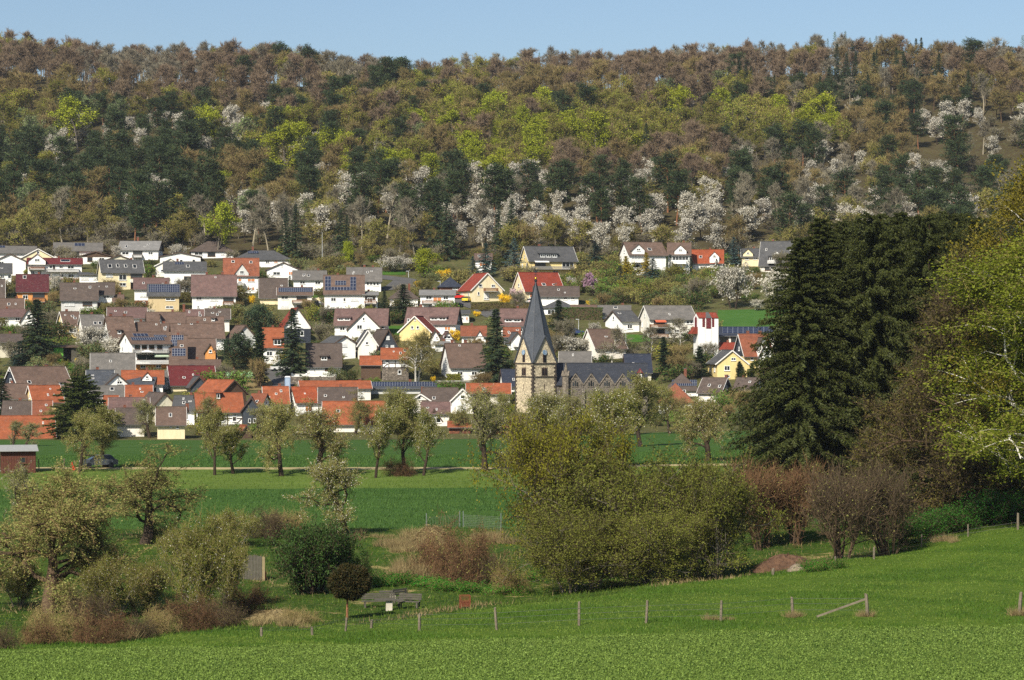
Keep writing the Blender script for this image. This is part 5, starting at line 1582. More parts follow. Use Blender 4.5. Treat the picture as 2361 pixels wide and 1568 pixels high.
def pine(name, seed, Ht, Rad, bark, leaf, nc=26, nn=130, clear=0.42, nl=0.75, nw=0.13):
    rg = np.random.default_rng(seed)
    P0 = poly(rg, np.array([[0, 0, -0.4]]), np.array([[rg.normal(0, .04), rg.normal(0, .04), 1.0]]), np.array([Ht * 0.97]), 7, 0.04, 0)
    V, Fq = tubes(P0, 0.24, 0.05, 6)
    parts = [(V, Fq, 0)]
    p, t, par, tt = along(rg, P0, nc, clear, 1.0)
    a = np.arange(nc) * 2.4 + rg.normal(0, 0.4, nc)
    h = (tt - clear) / (1 - clear)
    Ln = Rad * (0.55 + 0.5 * np.sin(h * 2.6 + 0.3)) * rg.uniform(0.6, 1.15, nc)
    P1 = poly(rg, p, np.stack([np.cos(a), np.sin(a), 0.1 + 0.7 * h], -1), Ln, 4, 0.15, 0.06)
    V, Fq = tubes(P1, 0.07, 0.02, 3)
    parts.append((V, Fq, 0))
    trunk = pack(name + "_trunk", parts, [bark])
    q, t, par, tt = along(rg, P1, nn, 0.35, 1.1)
    n = len(q)
    cl = rg.normal(0, 1, (n, 3)) * np.array([0.55, 0.55, 0.22])
    q = q + cl
    V, Fq = slivers(rg, q, unit(cl) + np.array([0, 0, 0.45]) + rg.normal(0, 0.4, (n, 3)), nl * rg.uniform(0.5, 1.2, n), nw * 1.4)
    cp = [(V, Fq, 0)]
    crown = pack(name + "_crown", cp, [leaf])
    return trunk, crown


EXT = {}


def extent(meshes):
    """height and crown radius of a plant mesh pair"""
    k = meshes[1].name
    if k not in EXT:
        n = len(meshes[1].vertices)
        a = np.zeros(n * 3, dtype=np.float32)
        meshes[1].vertices.foreach_get("co", a)
        a = a.reshape(-1, 3)
        EXT[k] = (float(np.percentile(a[:, 2], 99.5)), float(np.percentile(np.abs(a[:, :2]), 97.5)))
    return EXT[k]


def plant(name, meshes, x, y, z, sc=1.0, rz=None, label="", cat="tree", group=None, pt=("trunk", "crown"), far=False, sxy=1.0):
    rz = R.uniform(0, 6.28) if rz is None else rz
    s3 = (sc * sxy, sc * sxy, sc)
    if far:
        r = ob(name, meshes[0], None, (x, y, z), rz, s3)
        tag(r, label, cat, group)
        ob(pt[1], meshes[1], r)
        return r
    r = ob(name, None, None, (x, y, z), rz, s3)
    tag(r, label, cat, group)
    ob(pt[0], meshes[0], r)
    ob(pt[1], meshes[1], r)
    return r
# ---------------------------------------------------------------- the wood on the hillside
def vars_(fn, n, *a, **k):
    return [fn(a[0], 100 + i * 17 + hash_(a[0]), *a[1:], **k) for i in range(n)]


def hash_(s):
    return sum(ord(c) * (i + 3) for i, c in enumerate(s)) % 9000


FK = {}
FK["beech"] = vars_(broad, 4, "beech", 17, 5.4, BARK["grey"], twig=TW["beech"], ntw=3800, twl=1.3, tww=0.095, clear=0.38, tr=0.26, up=0.75, grav=0.06, n1=13, n2=5, n3=4)
FK["oak"] = vars_(broad, 4, "oak", 15, 5.6, BARK["brown"], twig=TW["oak"], ntw=2800, twl=1.1, tww=0.09, leaf=LF["olive"], nleaf=1100, ls=0.27, clear=0.3, tr=0.26, up=0.5, n1=12, n2=5, n3=4)
FK["ash"] = vars_(broad, 3, "ash", 17, 4.6, BARK["pale"], twig=TW["grey"], ntw=2200, twl=1.2, tww=0.08, clear=0.36, tr=0.26, up=0.85, n1=11, n2=4, n3=4)
FK["hornbeam"] = vars_(broad, 4, "hornbeam", 12, 5.2, BARK["grey"], twig=TW["olive"], ntw=1700, twl=1.2, tww=0.11, leaf=LF["bud"], nleaf=900, ls=0.34, clear=0.2, tr=0.2, up=0.55, n1=12, n2=5, n3=4)
FK["budding"] = vars_(broad, 4, "budding", 16, 5.6, BARK["grey"], twig=TW["oak"], ntw=1000, twl=1.1, tww=0.1, leaf=LF["bud"], nleaf=3000, ls=0.34, clear=0.3, tr=0.25, up=0.5, n1=12, n2=5, n3=4)
FK["maple"] = vars_(broad, 3, "maple", 15, 5.2, BARK["grey"], leaf=LF["lime"], nleaf=4200, ls=0.4, clear=0.22, tr=0.24, up=0.5, n1=13, n2=5, n3=4, twig=TW["olive"], ntw=300, tww=0.08)
FK["linden"] = vars_(broad, 3, "linden", 14, 4.8, BARK["grey"], leaf=LF["grgreen"], nleaf=1900, ls=0.42, clear=0.22, tr=0.24, up=0.55, n1=12, n2=5, n3=4, twig=TW["grey"], ntw=700, tww=0.09)
FK["pine"] = vars_(pine, 4, "pine", 16, 3.4, BARK["pine"], LF["pine"], nc=30, nn=110, clear=0.38, nl=0.85, nw=0.15)
FK["spruce"] = vars_(conifer, 2, "wood_spruce", 17, 3.2, BARK["dark"], LF["spruce"], nb=90, nn=30, nl=0.9, nw=0.22)
FK["larch"] = vars_(conifer, 2, "larch", 18, 3.2, BARK["brown"], leafmat("larch", [lin(96, 118, 56), lin(118, 138, 70)]), nb=80, nn=18, nl=0.7, nw=0.13, hang=0.2)
FK["cherry"] = vars_(broad, 4, "cherry", 11, 4.0, BARK["dark"], bl=LF["white"], nbl=2900, bs=0.32, twig=TW["grey"], ntw=700, twl=0.9, tww=0.09, clear=0.25, tr=0.18, up=0.85, n1=12, n2=5, n3=4, sig=0.4)
FK["scrub"] = vars_(broad, 3, "scrub", 6, 3.6, BARK["brown"], twig=TW["grey"], ntw=1300, twl=0.9, tww=0.09, leaf=LF["olive"], nleaf=400, ls=0.3, clear=0.1, tr=0.1, up=0.6, stems=4, spread=0.6, n1=6, n2=4, n3=4)
FL = dict(beech=("beech_tree", "leafless brown beech"), oak=("oak_tree", "brown-twigged oak with first olive buds"),
          ash=("ash_tree", "bare pale-stemmed ash"), hornbeam=("hornbeam_tree", "olive-brown hornbeam"),
          budding=("budding_beech", "beech with fresh yellow-green buds"), maple=("maple_tree", "bright lime-green maple"),
          linden=("linden_tree", "soft grey-green linden"), pine=("pine_tree", "dark green pine"),
          spruce=("spruce_tree", "dark pointed spruce"), larch=("larch_tree", "pale green pointed larch"),
          cherry=("wild_cherry", "wild cherry in white blossom"), scrub=("scrub_bush", "low grey-brown thorn scrub"))
FH = dict(beech=17, oak=15, ash=17, hornbeam=12, budding=16, maple=15, linden=14, pine=16, spruce=17, larch=18, cherry=11, scrub=6)
COUNT = {k: 0 for k in FK}


def zone(u, v):
    if v < 185:
        w = dict(beech=10, oak=3, ash=1.5, budding=0.6, pine=0.3)
        if u > 1230 and u < 1350:
            w.update(larch=3)
        if u > 1900:
            w = dict(ash=4, beech=4, oak=2, spruce=0.4, larch=0.25, pine=0.6)
        if 180 < u < 480:
            w = dict(ash=6, beech=5)
        return w
    if u < 950:
        if v < 235:
            return dict(beech=3, oak=3, pine=5 if 120 < u < 540 else 0.6, hornbeam=1, budding=1)
        if v < 455:
            w = dict(pine=7, budding=2.0, maple=0.4, oak=2.6, cherry=0.8, linden=0.7, spruce=0.5)
            if u > 620 and v < 300:
                w = dict(oak=4, budding=2.5, beech=2.5, pine=1.2, maple=0.6)
            if u > 650 and v > 410:
                w = dict(pine=3, cherry=2.5, ash=1.5, hornbeam=1.5, oak=1)
            return w
        if u < 560:
            return dict(hornbeam=6, oak=3, ash=1, budding=1.2, pine=0.4, scrub=0.5)
        return dict(cherry=4.5, pine=2.2, ash=2.0, hornbeam=2, linden=0.6, scrub=0.8)
    if u < 1680:
        if v < 235:
            return dict(beech=5, oak=4, budding=1.6, pine=0.4, linden=0.5)
        if v < 335:
            return dict(budding=7, maple=1.2, oak=3, linden=1.2, beech=1.2, pine=0.7)
        if v < 412:
            if u < 1250:
                return dict(budding=5, oak=3, maple=1, pine=0.8)
            return dict(beech=4, oak=4, budding=2, pine=0.5, linden=0.6)
        if v < 470:
            return dict(cherry=6 if u < 1300 else 5, pine=3.0, oak=1.5, ash=0.8)
        return dict(pine=3.0, cherry=5, ash=2.0, hornbeam=1.4, scrub=0.8, linden=0.5)
    if v < 240:
        return dict(beech=3, oak=3, pine=1.5, ash=1.5, spruce=0.8, budding=1.4, larch=0.5)
    if v < 330:
        if u < 1950:
            return dict(budding=4.5, oak=3, pine=1.4, maple=0.9, linden=0.8)
        return dict(ash=3.5, scrub=3, cherry=0.7, oak=2, linden=1.2, pine=0.6)
    if v < 445:
        if u > 2080:
            return dict(scrub=5, cherry=0.4, pine=0.9, ash=0.6)
        return dict(pine=5, cherry=3.4, oak=1.5, hornbeam=1, ash=1)
    return dict(ash=2.4, hornbeam=2, cherry=4.5, pine=2.2, scrub=2, oak=1.5)


def ftree(kind, x, y, sc=None, sxy=None):
    n, lab = FL[kind]
    COUNT[kind] += 1
    m = FK[kind][R.integers(len(FK[kind]))]
    sc = R.uniform(0.72, 1.2) if sc is None else sc
    size = "tall" if sc > 1.05 else ("small" if sc < 0.86 else "mid-sized")
    band = "on the ridge line" if y > 1040 else ("high on the slope" if y > 930 else ("halfway up the slope" if y > 820 else "low on the slope above the houses"))
    lab = size + " " + lab + " " + band
    plant(n, m, x, y, float(GZ(x, y)) - 0.2, sc, None, lab, "bush" if kind == "scrub" else "tree", "hillside wood: " + n.replace("_", " "), far=True, sxy=R.uniform(0.95, 1.3) if sxy is None else sxy)


FIX = []
for k, lst in dict(
        maple=[(180, 300, 1.2), (655, 395, 1.35), (690, 350, 1.1), (748, 350, 1.0), (500, 545, .95), (812, 160, .8), (958, 195, .9), (1010, 205, .7), (1560, 250, 1), (1660, 255, 1), (1370, 330, 1.1), (1130, 265, 1), (1250, 250, 1), (470, 300, 1), (1240, 380, 1)],
        cherry=[(760, 440, 1), (790, 500, 1.1), (700, 520, 1), (900, 520, 1), (940, 440, 1), (965, 500, 1), (640, 540, 1), (720, 440, .9), (1420, 550, 1), (1460, 500, 1), (1620, 500, 1), (1650, 540, 1.1), (1730, 560, 1.1), (1870, 560, 1.1), (1930, 470, 1), (1950, 540, 1), (2000, 560, 1.1), (2090, 540, 1), (2150, 500, 1), (1870, 430, .9), (1920, 400, .9), (110, 355, 1.1), (322, 340, 1.1), (300, 300, .9), (250, 310, .8), (145, 440, .9), (875, 345, .9), (745, 570, 1.25), (560, 520, 1.1), (565, 560, 1), (800, 470, 1.1), (840, 475, 1.1), (970, 465, 1.2), (1060, 465, 1.3), (1095, 460, 1.3), (1130, 462, 1.2), (1180, 465, 1.3), (1225, 462, 1.3), (1260, 470, 1.1), (1085, 510, 1.2), (1095, 550, 1.2), (1120, 580, 1.0), (1160, 545, .9), (1280, 520, 1.1), (1300, 560, 1), (1345, 530, 1.1), (1335, 555, 1), (1400, 510, 1), (1500, 440, 1.1), (1480, 460, 1), (1570, 530, 1.2), (1590, 560, 1.2), (1720, 400, 1.3), (1690, 430, 1.2), (1680, 455, 1), (1635, 420, .9), (1810, 280, .9), (2130, 290, 1.1), (2160, 310, 1.1), (2260, 290, 1.1), (2290, 350, 1), (1900, 510, 1.2), (1770, 530, 1), (1840, 545, 1.1), (2020, 500, 1), (1985, 380, .9), (2060, 430, 1), (2110, 420, 1), (1500, 560, .9)],
        pine=[(870, 470, 1.1), (890, 490, 1.1), (1030, 480, 1.2), (1050, 510, 1.2), (1000, 560, 1.2), (1140, 520, 1.2), (1165, 520, 1.1), (1540, 490, 1.2), (1560, 520, 1.1), (1380, 530, 1.1), (600, 560, 1), (930, 380, 1.1), (990, 250, 1), (985, 280, 1), (700, 470, 1), (720, 500, 1), (840, 400, 1), (1480, 540, 1.1), (2070, 490, 1.2), (2210, 400, 1.3), (2040, 340, 1.1), (1700, 500, 1), (1440, 520, 1.1)],
        spruce=[(278, 545, .9), (305, 545, .95), (330, 545, .9), (375, 560, 1), (400, 560, 1.05), (425, 560, .95), (1490, 390, 1), (2112, 200, 1.1), (2080, 200, .9), (1005, 150, .6), (660, 600, .9), (682, 605, 1), (785, 620, .9), (800, 622, .8), (1005, 590, 1.3), (1030, 600, 1.2), (1150, 640, 1), (1180, 640, 1.1)],
        larch=[(1945, 160, 1.05), (1320, 180, 1), (1875, 160, .8), (515, 250, .9)],
        ash=[(2290, 190, 1.35), (2240, 190, 1.2), (2165, 190, 1.2), (2195, 190, 1.2), (2060, 180, 1.15), (1140, 165, 1.1), (1080, 170, 1), (175, 175, 1.2), (225, 180, 1.2), (320, 180, 1.2), (345, 190, 1.1), (395, 190, 1.2), (425, 190, 1.2), (1480, 175, 1.1), (1550, 165, 1.2)],
        beech=[(60, 140, 1.25), (20, 150, 1.2), (150, 150, 1.2), (1600, 150, 1.2), (1720, 160, 1.1)]).items():
    for u, v, s in lst:
        FIX.append((k, u, v, s))
occ = []
for k, u, v, s in FIX:
    # (u, v) is the middle of the crown: its foot lies a little lower on the slope
    if k == "maple":
        v, s = v + 50, s * 1.28
    elif k == "cherry" and v < 420:
        v = v + 26
    d = hit(u, min(v, 600), 700, 1118) if v > 215 else 1060 + (215 - v) * 0.6
    x = (u - CU) / F * d
    if d < 1130:
        ftree(k, x, d, s)
        occ.append((x, d))
NSH = sum(1 for f in FIX if f[0] in ("maple", "cherry"))   # showpiece trees keep the ground before them open
occ = np.array(occ)
sp = 9.0
ROWS = np.arange(712, 1128, sp)
for i, y0 in enumerate(ROWS):
    half = y0 * 0.225 + 14
    for x0 in np.arange(-half, half, sp) + (sp / 2 if i % 2 else 0):
        x, y = x0 + R.uniform(-3.6, 3.6), y0 + R.uniform(-3.6, 3.6)
        if np.min(np.hypot(occ[:, 0] - x, (occ[:, 1] - y))) < 3.4:
            continue
        if np.any((np.abs(occ[:NSH, 0] - x) < 5.2) & (occ[:NSH, 1] - y > 0) & (occ[:NSH, 1] - y < 15)):
            continue
        if any((hx - x) ** 2 + (hy - y) ** 2 < (hr + 4.5) ** 2 for hx, hy, hr in HOUSES if hy > 660):
            continue
        z = float(GZ(x, y))
        u, v = CU + F * x / y, CV - F * (z + 9) / y
        if y < 735 and R.random() < 0.35:
            continue
        if u > 2070 and 290 < v < 400 and R.random() < 0.55:
            continue
        w = zone(u, v)
        w = {k: p for k, p in w.items() if COUNT[k] < 298}
        if not w:
            continue
        ks = list(w)
        pr = np.array([w[k] for k in ks], float)
        # neighbouring trees tend to be of one kind
        ph = np.array([math.sin(x * 0.03 + 1.3 * j) + math.sin(y * 0.042 + 2.1 * j + x * 0.015) for j in range(len(ks))])
        pr = pr * np.exp(1.25 * ph)
        ftree(ks[R.choice(len(ks), p=pr / pr.sum())], x, y)

def near_house(x, y, base):
    """name the house a garden plant stands by"""
    j = min(range(len(FRONTS)), key=lambda i: (FRONTS[i][0] - x) ** 2 + (FRONTS[i][1] + 4 - y) ** 2)
    lab = base + " near the " + FRONTS[j][3]
    return lab if len(lab.split()) <= 16 else " ".join(lab.split()[:16]).rsplit(" with ", 1)[0].rsplit(" and ", 1)[0]


# undergrowth thicket closing the foot of the wood
n_u = 0
for _ in range(4000):
    y = 706 + 130 * R.random() ** 1.6
    x = R.uniform(-0.225, 0.225) * y
    if n_u >= 290:
        break
    if any((hx - x) ** 2 + (hy - y) ** 2 < (hr + 1.5) ** 2 for hx, hy, hr in HOUSES if hy > 650):
        continue
    n_u += 1
    m = (FK["scrub"] + FK["hornbeam"])[int(R.choice(7, p=[.22, .22, .2, .09, .09, .09, .09]))]
    plant("undergrowth_bush", m, x, y, float(GZ(x, y)) - .3, R.uniform(.55, 1.0), None, near_house(x, y, "olive-brown undergrowth bush" if y < 745 else "bush") if y < 745 else "olive-brown undergrowth bush between the trunks low in the wood", "bush", "undergrowth at the foot of the wood", far=True, sxy=R.uniform(1.0, 1.5), pt=("stems", "foliage"))
# ---------------------------------------------------------------- village trees, gardens, roads
GK = {}
GK["spruce"] = [conifer("garden_spruce", 31 + i, 15, 3.1, BARK["dark"], LF["spruce"], nb=130, nn=44, nl=0.8, nw=0.16, hang=0.45) for i in range(2)]
GK["blue"] = [conifer("blue_spruce", 51, 11, 2.9, BARK["dark"], LF["blue"], nb=80, nn=40, nl=0.6, nw=0.16, hang=0.05, droop=-0.04)]
GK["bspruce"] = [conifer("blue_dark_spruce", 52, 11, 3.0, BARK["dark"], leafmat("bluegreen", [lin(46, 66, 60), lin(64, 86, 78), lin(36, 52, 48)], 0.05), nb=90, nn=40, nl=0.6, nw=0.16, hang=0.1)]
GK["gold"] = [conifer("golden_cypress", 53, 7, 2.2, BARK["dark"], LF["gold"], nb=90, nn=44, nl=0.5, nw=0.14, hang=-0.3, lift=0.5, pw=0.6)]
GK["column"] = [conifer("column_cypress", 54, 9, 1.0, BARK["dark"], LF["spruce"], nb=110, nn=30, nl=0.5, nw=0.13, hang=-0.4, lift=0.9, pw=0.35)]
GK["yew"] = [conifer("yew", 55, 12, 4.6, BARK["brown"], LF["yew"], nb=240, nn=110, nl=0.75, nw=0.18, hang=0.0, lift=0.45, pw=0.5, tipw=0.16)]
GK["rpine"] = [broad("round_pine", 56, 8, 4.0, BARK["pine"], leaf=LF["spruce"], nleaf=6000, ls=0.3, clear=0.12, tr=0.2, n1=14, n2=6, n3=5, sig=0.35)]
GK["fors"] = [broad("forsythia", 57, 2.6, 1.5, BARK["brown"], leaf=LF["fors"], nleaf=2200, ls=0.17, clear=0.05, tr=0.04, stems=6, spread=0.8, n1=6, n2=4, n3=3, up=0.7, sig=0.12)]
GK["blossom"] = [broad("blossom", 58 + i, 7, 3.6, BARK["dark"], bl=LF["white"], nbl=4200, bs=0.24, twig=TW["grey"], ntw=1200, twl=0.6, tww=0.05, clear=0.15, tr=0.14, n1=13, n2=6, n3=4, up=0.6, stems=2, spread=0.4, sig=0.28) for i in range(3)]
GK["magnolia"] = [broad("magnolia", 62, 5, 2.4, BARK["grey"], bl=LF["pink"], nbl=1500, bs=0.24, twig=TW["grey"], ntw=500, twl=0.5, tww=0.04, clear=0.15, tr=0.1, n1=10, n2=5, n3=4, up=0.6, stems=2, spread=0.5, sig=0.15)]
GK["purple"] = [broad("purple_cherry", 63, 7, 2.6, BARK["dark"], bl=LF["mauve"], nbl=2600, bs=0.26, twig=TW["red"], ntw=500, twl=0.5, tww=0.04, clear=0.15, tr=0.12, n1=12, n2=5, n3=4, up=0.6, sig=0.2)]
GK["birch"] = [broad("bare_birch", 64, 13, 4.2, BARK["birch"], twig=TW["olive"], ntw=5200, twl=1.0, tww=0.05, leaf=LF["olive"], nleaf=1200, ls=0.16, clear=0.2, tr=0.2, n1=14, n2=6, n3=4, up=0.8, grav=-0.07, stems=2, spread=0.3)]
GK["weep"] = [broad("weeping_birch", 65, 10, 3.2, BARK["birch"], twig=TW["grey"], ntw=2800, twl=1.0, tww=0.05, leaf=LF["bud"], nleaf=900, ls=0.15, clear=0.2, tr=0.13, n1=12, n2=5, n3=4, up=0.8, grav=-0.12)]
GK["bare"] = [broad("bare_garden_tree", 66 + i, 8, 3.4, BARK["brown"], twig=TW[("oak", "grey")[i]], ntw=3000, twl=0.8, tww=0.05, leaf=LF["olive"], nleaf=700, ls=0.18, clear=0.15, tr=0.14, n1=11, n2=5, n3=4, up=0.6, stems=2, spread=0.4) for i in range(2)]
GK["leafy"] = [broad("leafy_garden_tree", 69, 8, 3.2, BARK["brown"], leaf=LF["lime"], nleaf=4200, ls=0.26, clear=0.12, tr=0.14, n1=12, n2=5, n3=4, up=0.5)]
GK["shrub"] = [broad("garden_shrub", 71 + i, 2.6, 1.7, BARK["brown"], leaf=LF[("green", "olive", "dgreen", "bud", "grgreen")[i]], nleaf=1500, ls=0.18, twig=TW["oak"], ntw=500, twl=0.35, tww=0.03, clear=0.05, tr=0.05, stems=5, spread=0.8, n1=5, n2=4, n3=3, up=0.5, sig=0.14) for i in range(5)]
GROOT = dict(spruce=("garden_spruce", "spruce"), blue=("blue_spruce", "spruce"), bspruce=("dusky_spruce", "spruce"), gold=("golden_cypress", "cypress"), column=("column_cypress", "cypress"), yew=("yew_tree", "yew"), rpine=("round_pine", "pine"),
             fors=("forsythia_bush", "bush"), blossom=("blossoming_tree", "tree"), magnolia=("magnolia_tree", "tree"), purple=("purple_cherry", "tree"), birch=("birch_tree", "tree"), weep=("weeping_birch", "tree"), bare=("bare_tree", "tree"), leafy=("leafy_tree", "tree"), shrub=("garden_shrub", "bush"))
GH = dict(spruce=15, blue=11, bspruce=11, gold=7, column=9, yew=12, rpine=8, fors=2.6, blossom=7, magnolia=5, purple=7, birch=13, weep=10, bare=8, leafy=8, shrub=2.6)
GRAD = dict(spruce=3.3, blue=3.0, bspruce=3.1, gold=2.1, column=1.3, yew=4.8, rpine=4.4, fors=1.7, blossom=4.0, magnolia=2.7, purple=2.9, birch=4.8, weep=3.8, bare=3.9, leafy=3.6, shrub=1.9)


def G(kind, u, vb, vt, hw, label, i=0, dmin=441, group=None, dd=None):
    """garden plant: foot (u, vb), top vt, half width hw, in photo units"""
    d = dd or hit(u, vb, dmin)
    x = (u - CU) / F * d
    z = float(GZ(x, d))
    mpp = d / F
    hgt = (CV - vt) * mpp - z
    m = GK[kind][i % len(GK[kind])]
    eh, er = extent(m)
    sc = max(0.25, hgt / eh)
    sxy = (hw * mpp) / (er * sc)
    n, c = GROOT[kind]
    return plant(n, m, x, d, z - 0.1, sc, None, label, c, group, sxy=min(max(sxy, 0.45), 2.2))


G("spruce", 85, 848, 690, 44, "tall broad dark spruce beside the green-fronted shed")
G("bspruce", 45, 848, 785, 26, "low dark spruce leaning on the tall broad one", dd=None)
G("yew", 185, 1028, 866, 62, "big dark olive yew in front of the orange-roofed houses")
G("spruce", 675, 866, 712, 34, "tall dark spruce standing by the lane next to the white garden wall")
G("column", 598, 892, 742, 16, "slim tall cypress between the round pine and the lane")
G("rpine", 540, 852, 768, 44, "round dark pine by the pale green playground fence")
G("rpine", 606, 790, 700, 42, "dense round pine behind the slim cypress", dd=None)
G("spruce", 930, 742, 655, 32, "rounded spruce on the lawn beside the long brown roof")
G("spruce", 1143, 882, 712, 36, "tall ragged spruce next to the church tower", 1)
G("spruce", 1288, 782, 692, 36, "dense spruce directly behind the spire", 1)
G("column", 1530, 866, 776, 13, "slim dark cypress near the white bell tower")
G("column", 1613, 872, 798, 20, "stout dark cypress at the foot of the white bell tower")
G("column", 1705, 876, 832, 22, "twin-topped juniper in front of the yellow gable house")
G("column", 1733, 876, 836, 18, "dark juniper beside the twin-topped one")
G("blue", 1768, 872, 806, 18, "pale blue spruce near the big foreground spruces")
G("bspruce", 1372, 628, 560, 30, "bluish spruce on the slope beside the yellow house")
G("bspruce", 1430, 678, 612, 20, "dusky spruce below the golden cypress")
G("gold", 1443, 648, 590, 15, "golden cypress in front of the white double house")
G("gold", 1490, 640, 582, 13, "second golden cypress against the double house wall")
G("bspruce", 1505, 660, 596, 30, "broad dark spruce under the double house")
G("bspruce", 1545, 640, 586, 15, "narrow dark spruce between the double house balconies")
G("bspruce", 1592, 645, 594, 18, "blue-green spruce before the orange roof with wall dormer")
G("blue", 1692, 612, 546, 20, "layered silver spruce between the orange roof and the annexe")
G("bspruce", 1652, 628, 596, 10, "small spruce at the orange roof's wall dormer")
G("blue", 1090, 640, 590, 14, "silver-blue spruce by the half-hidden brown roof")
G("bspruce", 1120, 640, 560, 22, "dark spruce left standing beside the silver-blue one")
G("blue", 1185, 645, 548, 24, "tall silver spruce beside the yellow house gable")
G("bspruce", 32, 632, 590, 16, "conical blue-green spruce before the white low-gabled house")
G("bspruce", 36, 692, 662, 12, "small spruce beside the orange house")
G("blue", 783, 640, 610, 13, "small silver spruce above the roof with the U of panels")
G("bspruce", 668, 664, 636, 12, "small dusky spruce in front of the grey-brown two-storey house")
G("spruce", 5, 965, 872, 30, "dark spruce at the end of the brown-roofed cottages")
G("spruce", 886, 735, 668, 14, "slim spruce beside the house with brown wooden balconies")
for u, vb, vt, hw, lab in ((155, 655, 645, 9, "under the maroon balcony house"), (579, 700, 680, 8, "by the rust-red house"), (1024, 645, 620, 17, "above the slate garage roof"), (963, 662, 646, 8, "at the bend of the road"), (1100, 730, 716, 9, "on the verge below the road"), (1166, 702, 676, 16, "beside the pink magnolia"), (1367, 708, 690, 14, "beside the clipped dark hedge"), (1049, 785, 758, 13, "beside the half-timbered arched window"), (999, 880, 866, 6, "near the foot of the birch"), (350, 672, 652, 8, "next to the cream house with four roof windows")):
    G("fors", u, vb, vt, hw, "yellow forsythia in flower " + lab)
G("magnolia", 1193, 703, 664, 20, "pink magnolia in flower beside the cream red-roofed house")
G("purple", 1368, 684, 628, 20, "purple blossoming tree on the slope below the yellow house")
G("purple", 1580, 660, 640, 12, "small mauve blossoming bush under the blue-green spruce")
for i, (u, vb, vt, hw, lab) in enumerate(((1690, 712, 606, 42, "large white blossoming tree above the upper green field"), (1795, 714, 620, 36, "white blossoming tree nearest the big spruces above the upper field"), (1745, 716, 690, 18, "low white blossoming bush at the upper field's edge"), (905, 628, 588, 30, "white blossoming thicket beside the asphalt bend"), (945, 624, 594, 20, "white blossoming bush next to the lime-green tree"), (200, 822, 752, 46, "wide blossoming tree above the farm roofs"), (270, 832, 775, 34, "blossoming tree hanging over the inn's gable"), (1325, 822, 775, 38, "white cherry in blossom behind the church nave"), (1322, 668, 638, 18, "pale blossoming tree under the yellow house"), (1370, 772, 742, 13, "little white blossoming tree by the dark-green hedge"), (410, 600, 562, 18, "white blossoming tree between two upper bungalows"), (265, 600, 566, 14, "pale blossoming bush beside the orange-edged bungalow"), (128, 680, 632, 14, "white blossoming tree beside the orange house wall"), (1490, 775, 760, 8, "tiny blossoming bush by the apartment house"), (330, 745, 712, 24, "blossoming hedge tree below the tan block"))):
    G("blossom", u, vb, vt, hw, lab, i)
G("birch", 960, 880, 762, 44, "many-stemmed bare birch with white bark beside the timbered house")
G("weep", 1410, 842, 755, 36, "bare many-branched willow behind the church nave")
G("weep", 1500, 832, 752, 28, "white-stemmed birch in front of the apartment house")
G("weep", 1568, 815, 732, 36, "weeping birch beside the white bell tower")
G("bare", 600, 895, 825, 22, "bare brown tree over the tan bank by the lane")
G("bare", 855, 800, 758, 20, "bare twiggy tree before the cream-white gable", 1)
G("bare", 745, 605, 560, 18, "bare tree behind the white pole", 1)
G("bare", 1560, 860, 790, 30, "brown-twigged tree between the cypresses", 0)
G("bare", 1720, 965, 895, 34, "bare brown tree at the right end of the wheat field", 0)
G("bare", 1745, 940, 890, 24, "bare brown tree against the white gable end", 1)
G("bare", 1600, 700, 640, 30, "grey bare tree on the garden slope", 1)
G("leafy", 975, 640, 572, 26, "lime-green tree by the asphalt bend")
G("leafy", 800, 612, 555, 16, "yellow-green tree above the roof with the U of panels")
G("bare", 1225, 600, 510, 38, "olive budding tree behind the yellow house", 0)
def before_house(x, y, reach):
    return any(abs(x - fx) < fw and -1 < fy - y < reach for fx, fy, fw, _l in FRONTS)


# slope shrubs and gardens, scattered where no house stands
cnt = 0
SH = ["low green shrub", "olive-brown shrub", "dark evergreen shrub", "yellow-green budding shrub", "grey-green shrub"]
taken = np.array([(h[0], h[1], h[2]) for h in HOUSES])
for _ in range(9000):
    y = R.uniform(446, 712)
    x = R.uniform(-0.222, 0.2) * y
    u = CU + F * x / y
    if u > 1780 and y < 700:
        continue
    if 1640 < u < 1800 and 556 < y < 622:
        continue
    if 820 < u < 960 and 640 < y < 690:
        continue
    if 1030 < u < 1200 and 612 < y < 660:
        continue
    if 560 < u < 680 and 505 < y < 530:
        continue
    if np.min(np.hypot(taken[:, 0] - x, taken[:, 1] - y) - taken[:, 2]) < 0.6:
        continue
    if before_house(x, y, 5.0) and R.random() < 0.85:
        continue
    dens = 0.10 if y < 640 else 0.16
    if 1300 < u < 1700 and 625 < y < 700:
        dens = 0.5
    if R.random() > dens:
        continue
    if cnt >= 285:
        break
    cnt += 1
    i = int(R.choice(5, p=[0.28, 0.3, 0.16, 0.14, 0.12]))
    plant("garden_shrub", GK["shrub"][i], x, y, float(GZ(x, y)) - 0.1, R.uniform(0.6, 1.5), None, near_house(x, y, SH[i]), "bush", "garden shrubs: " + SH[i].split()[0], far=True, sxy=R.uniform(0.8, 1.4), pt=("stems", "foliage"))
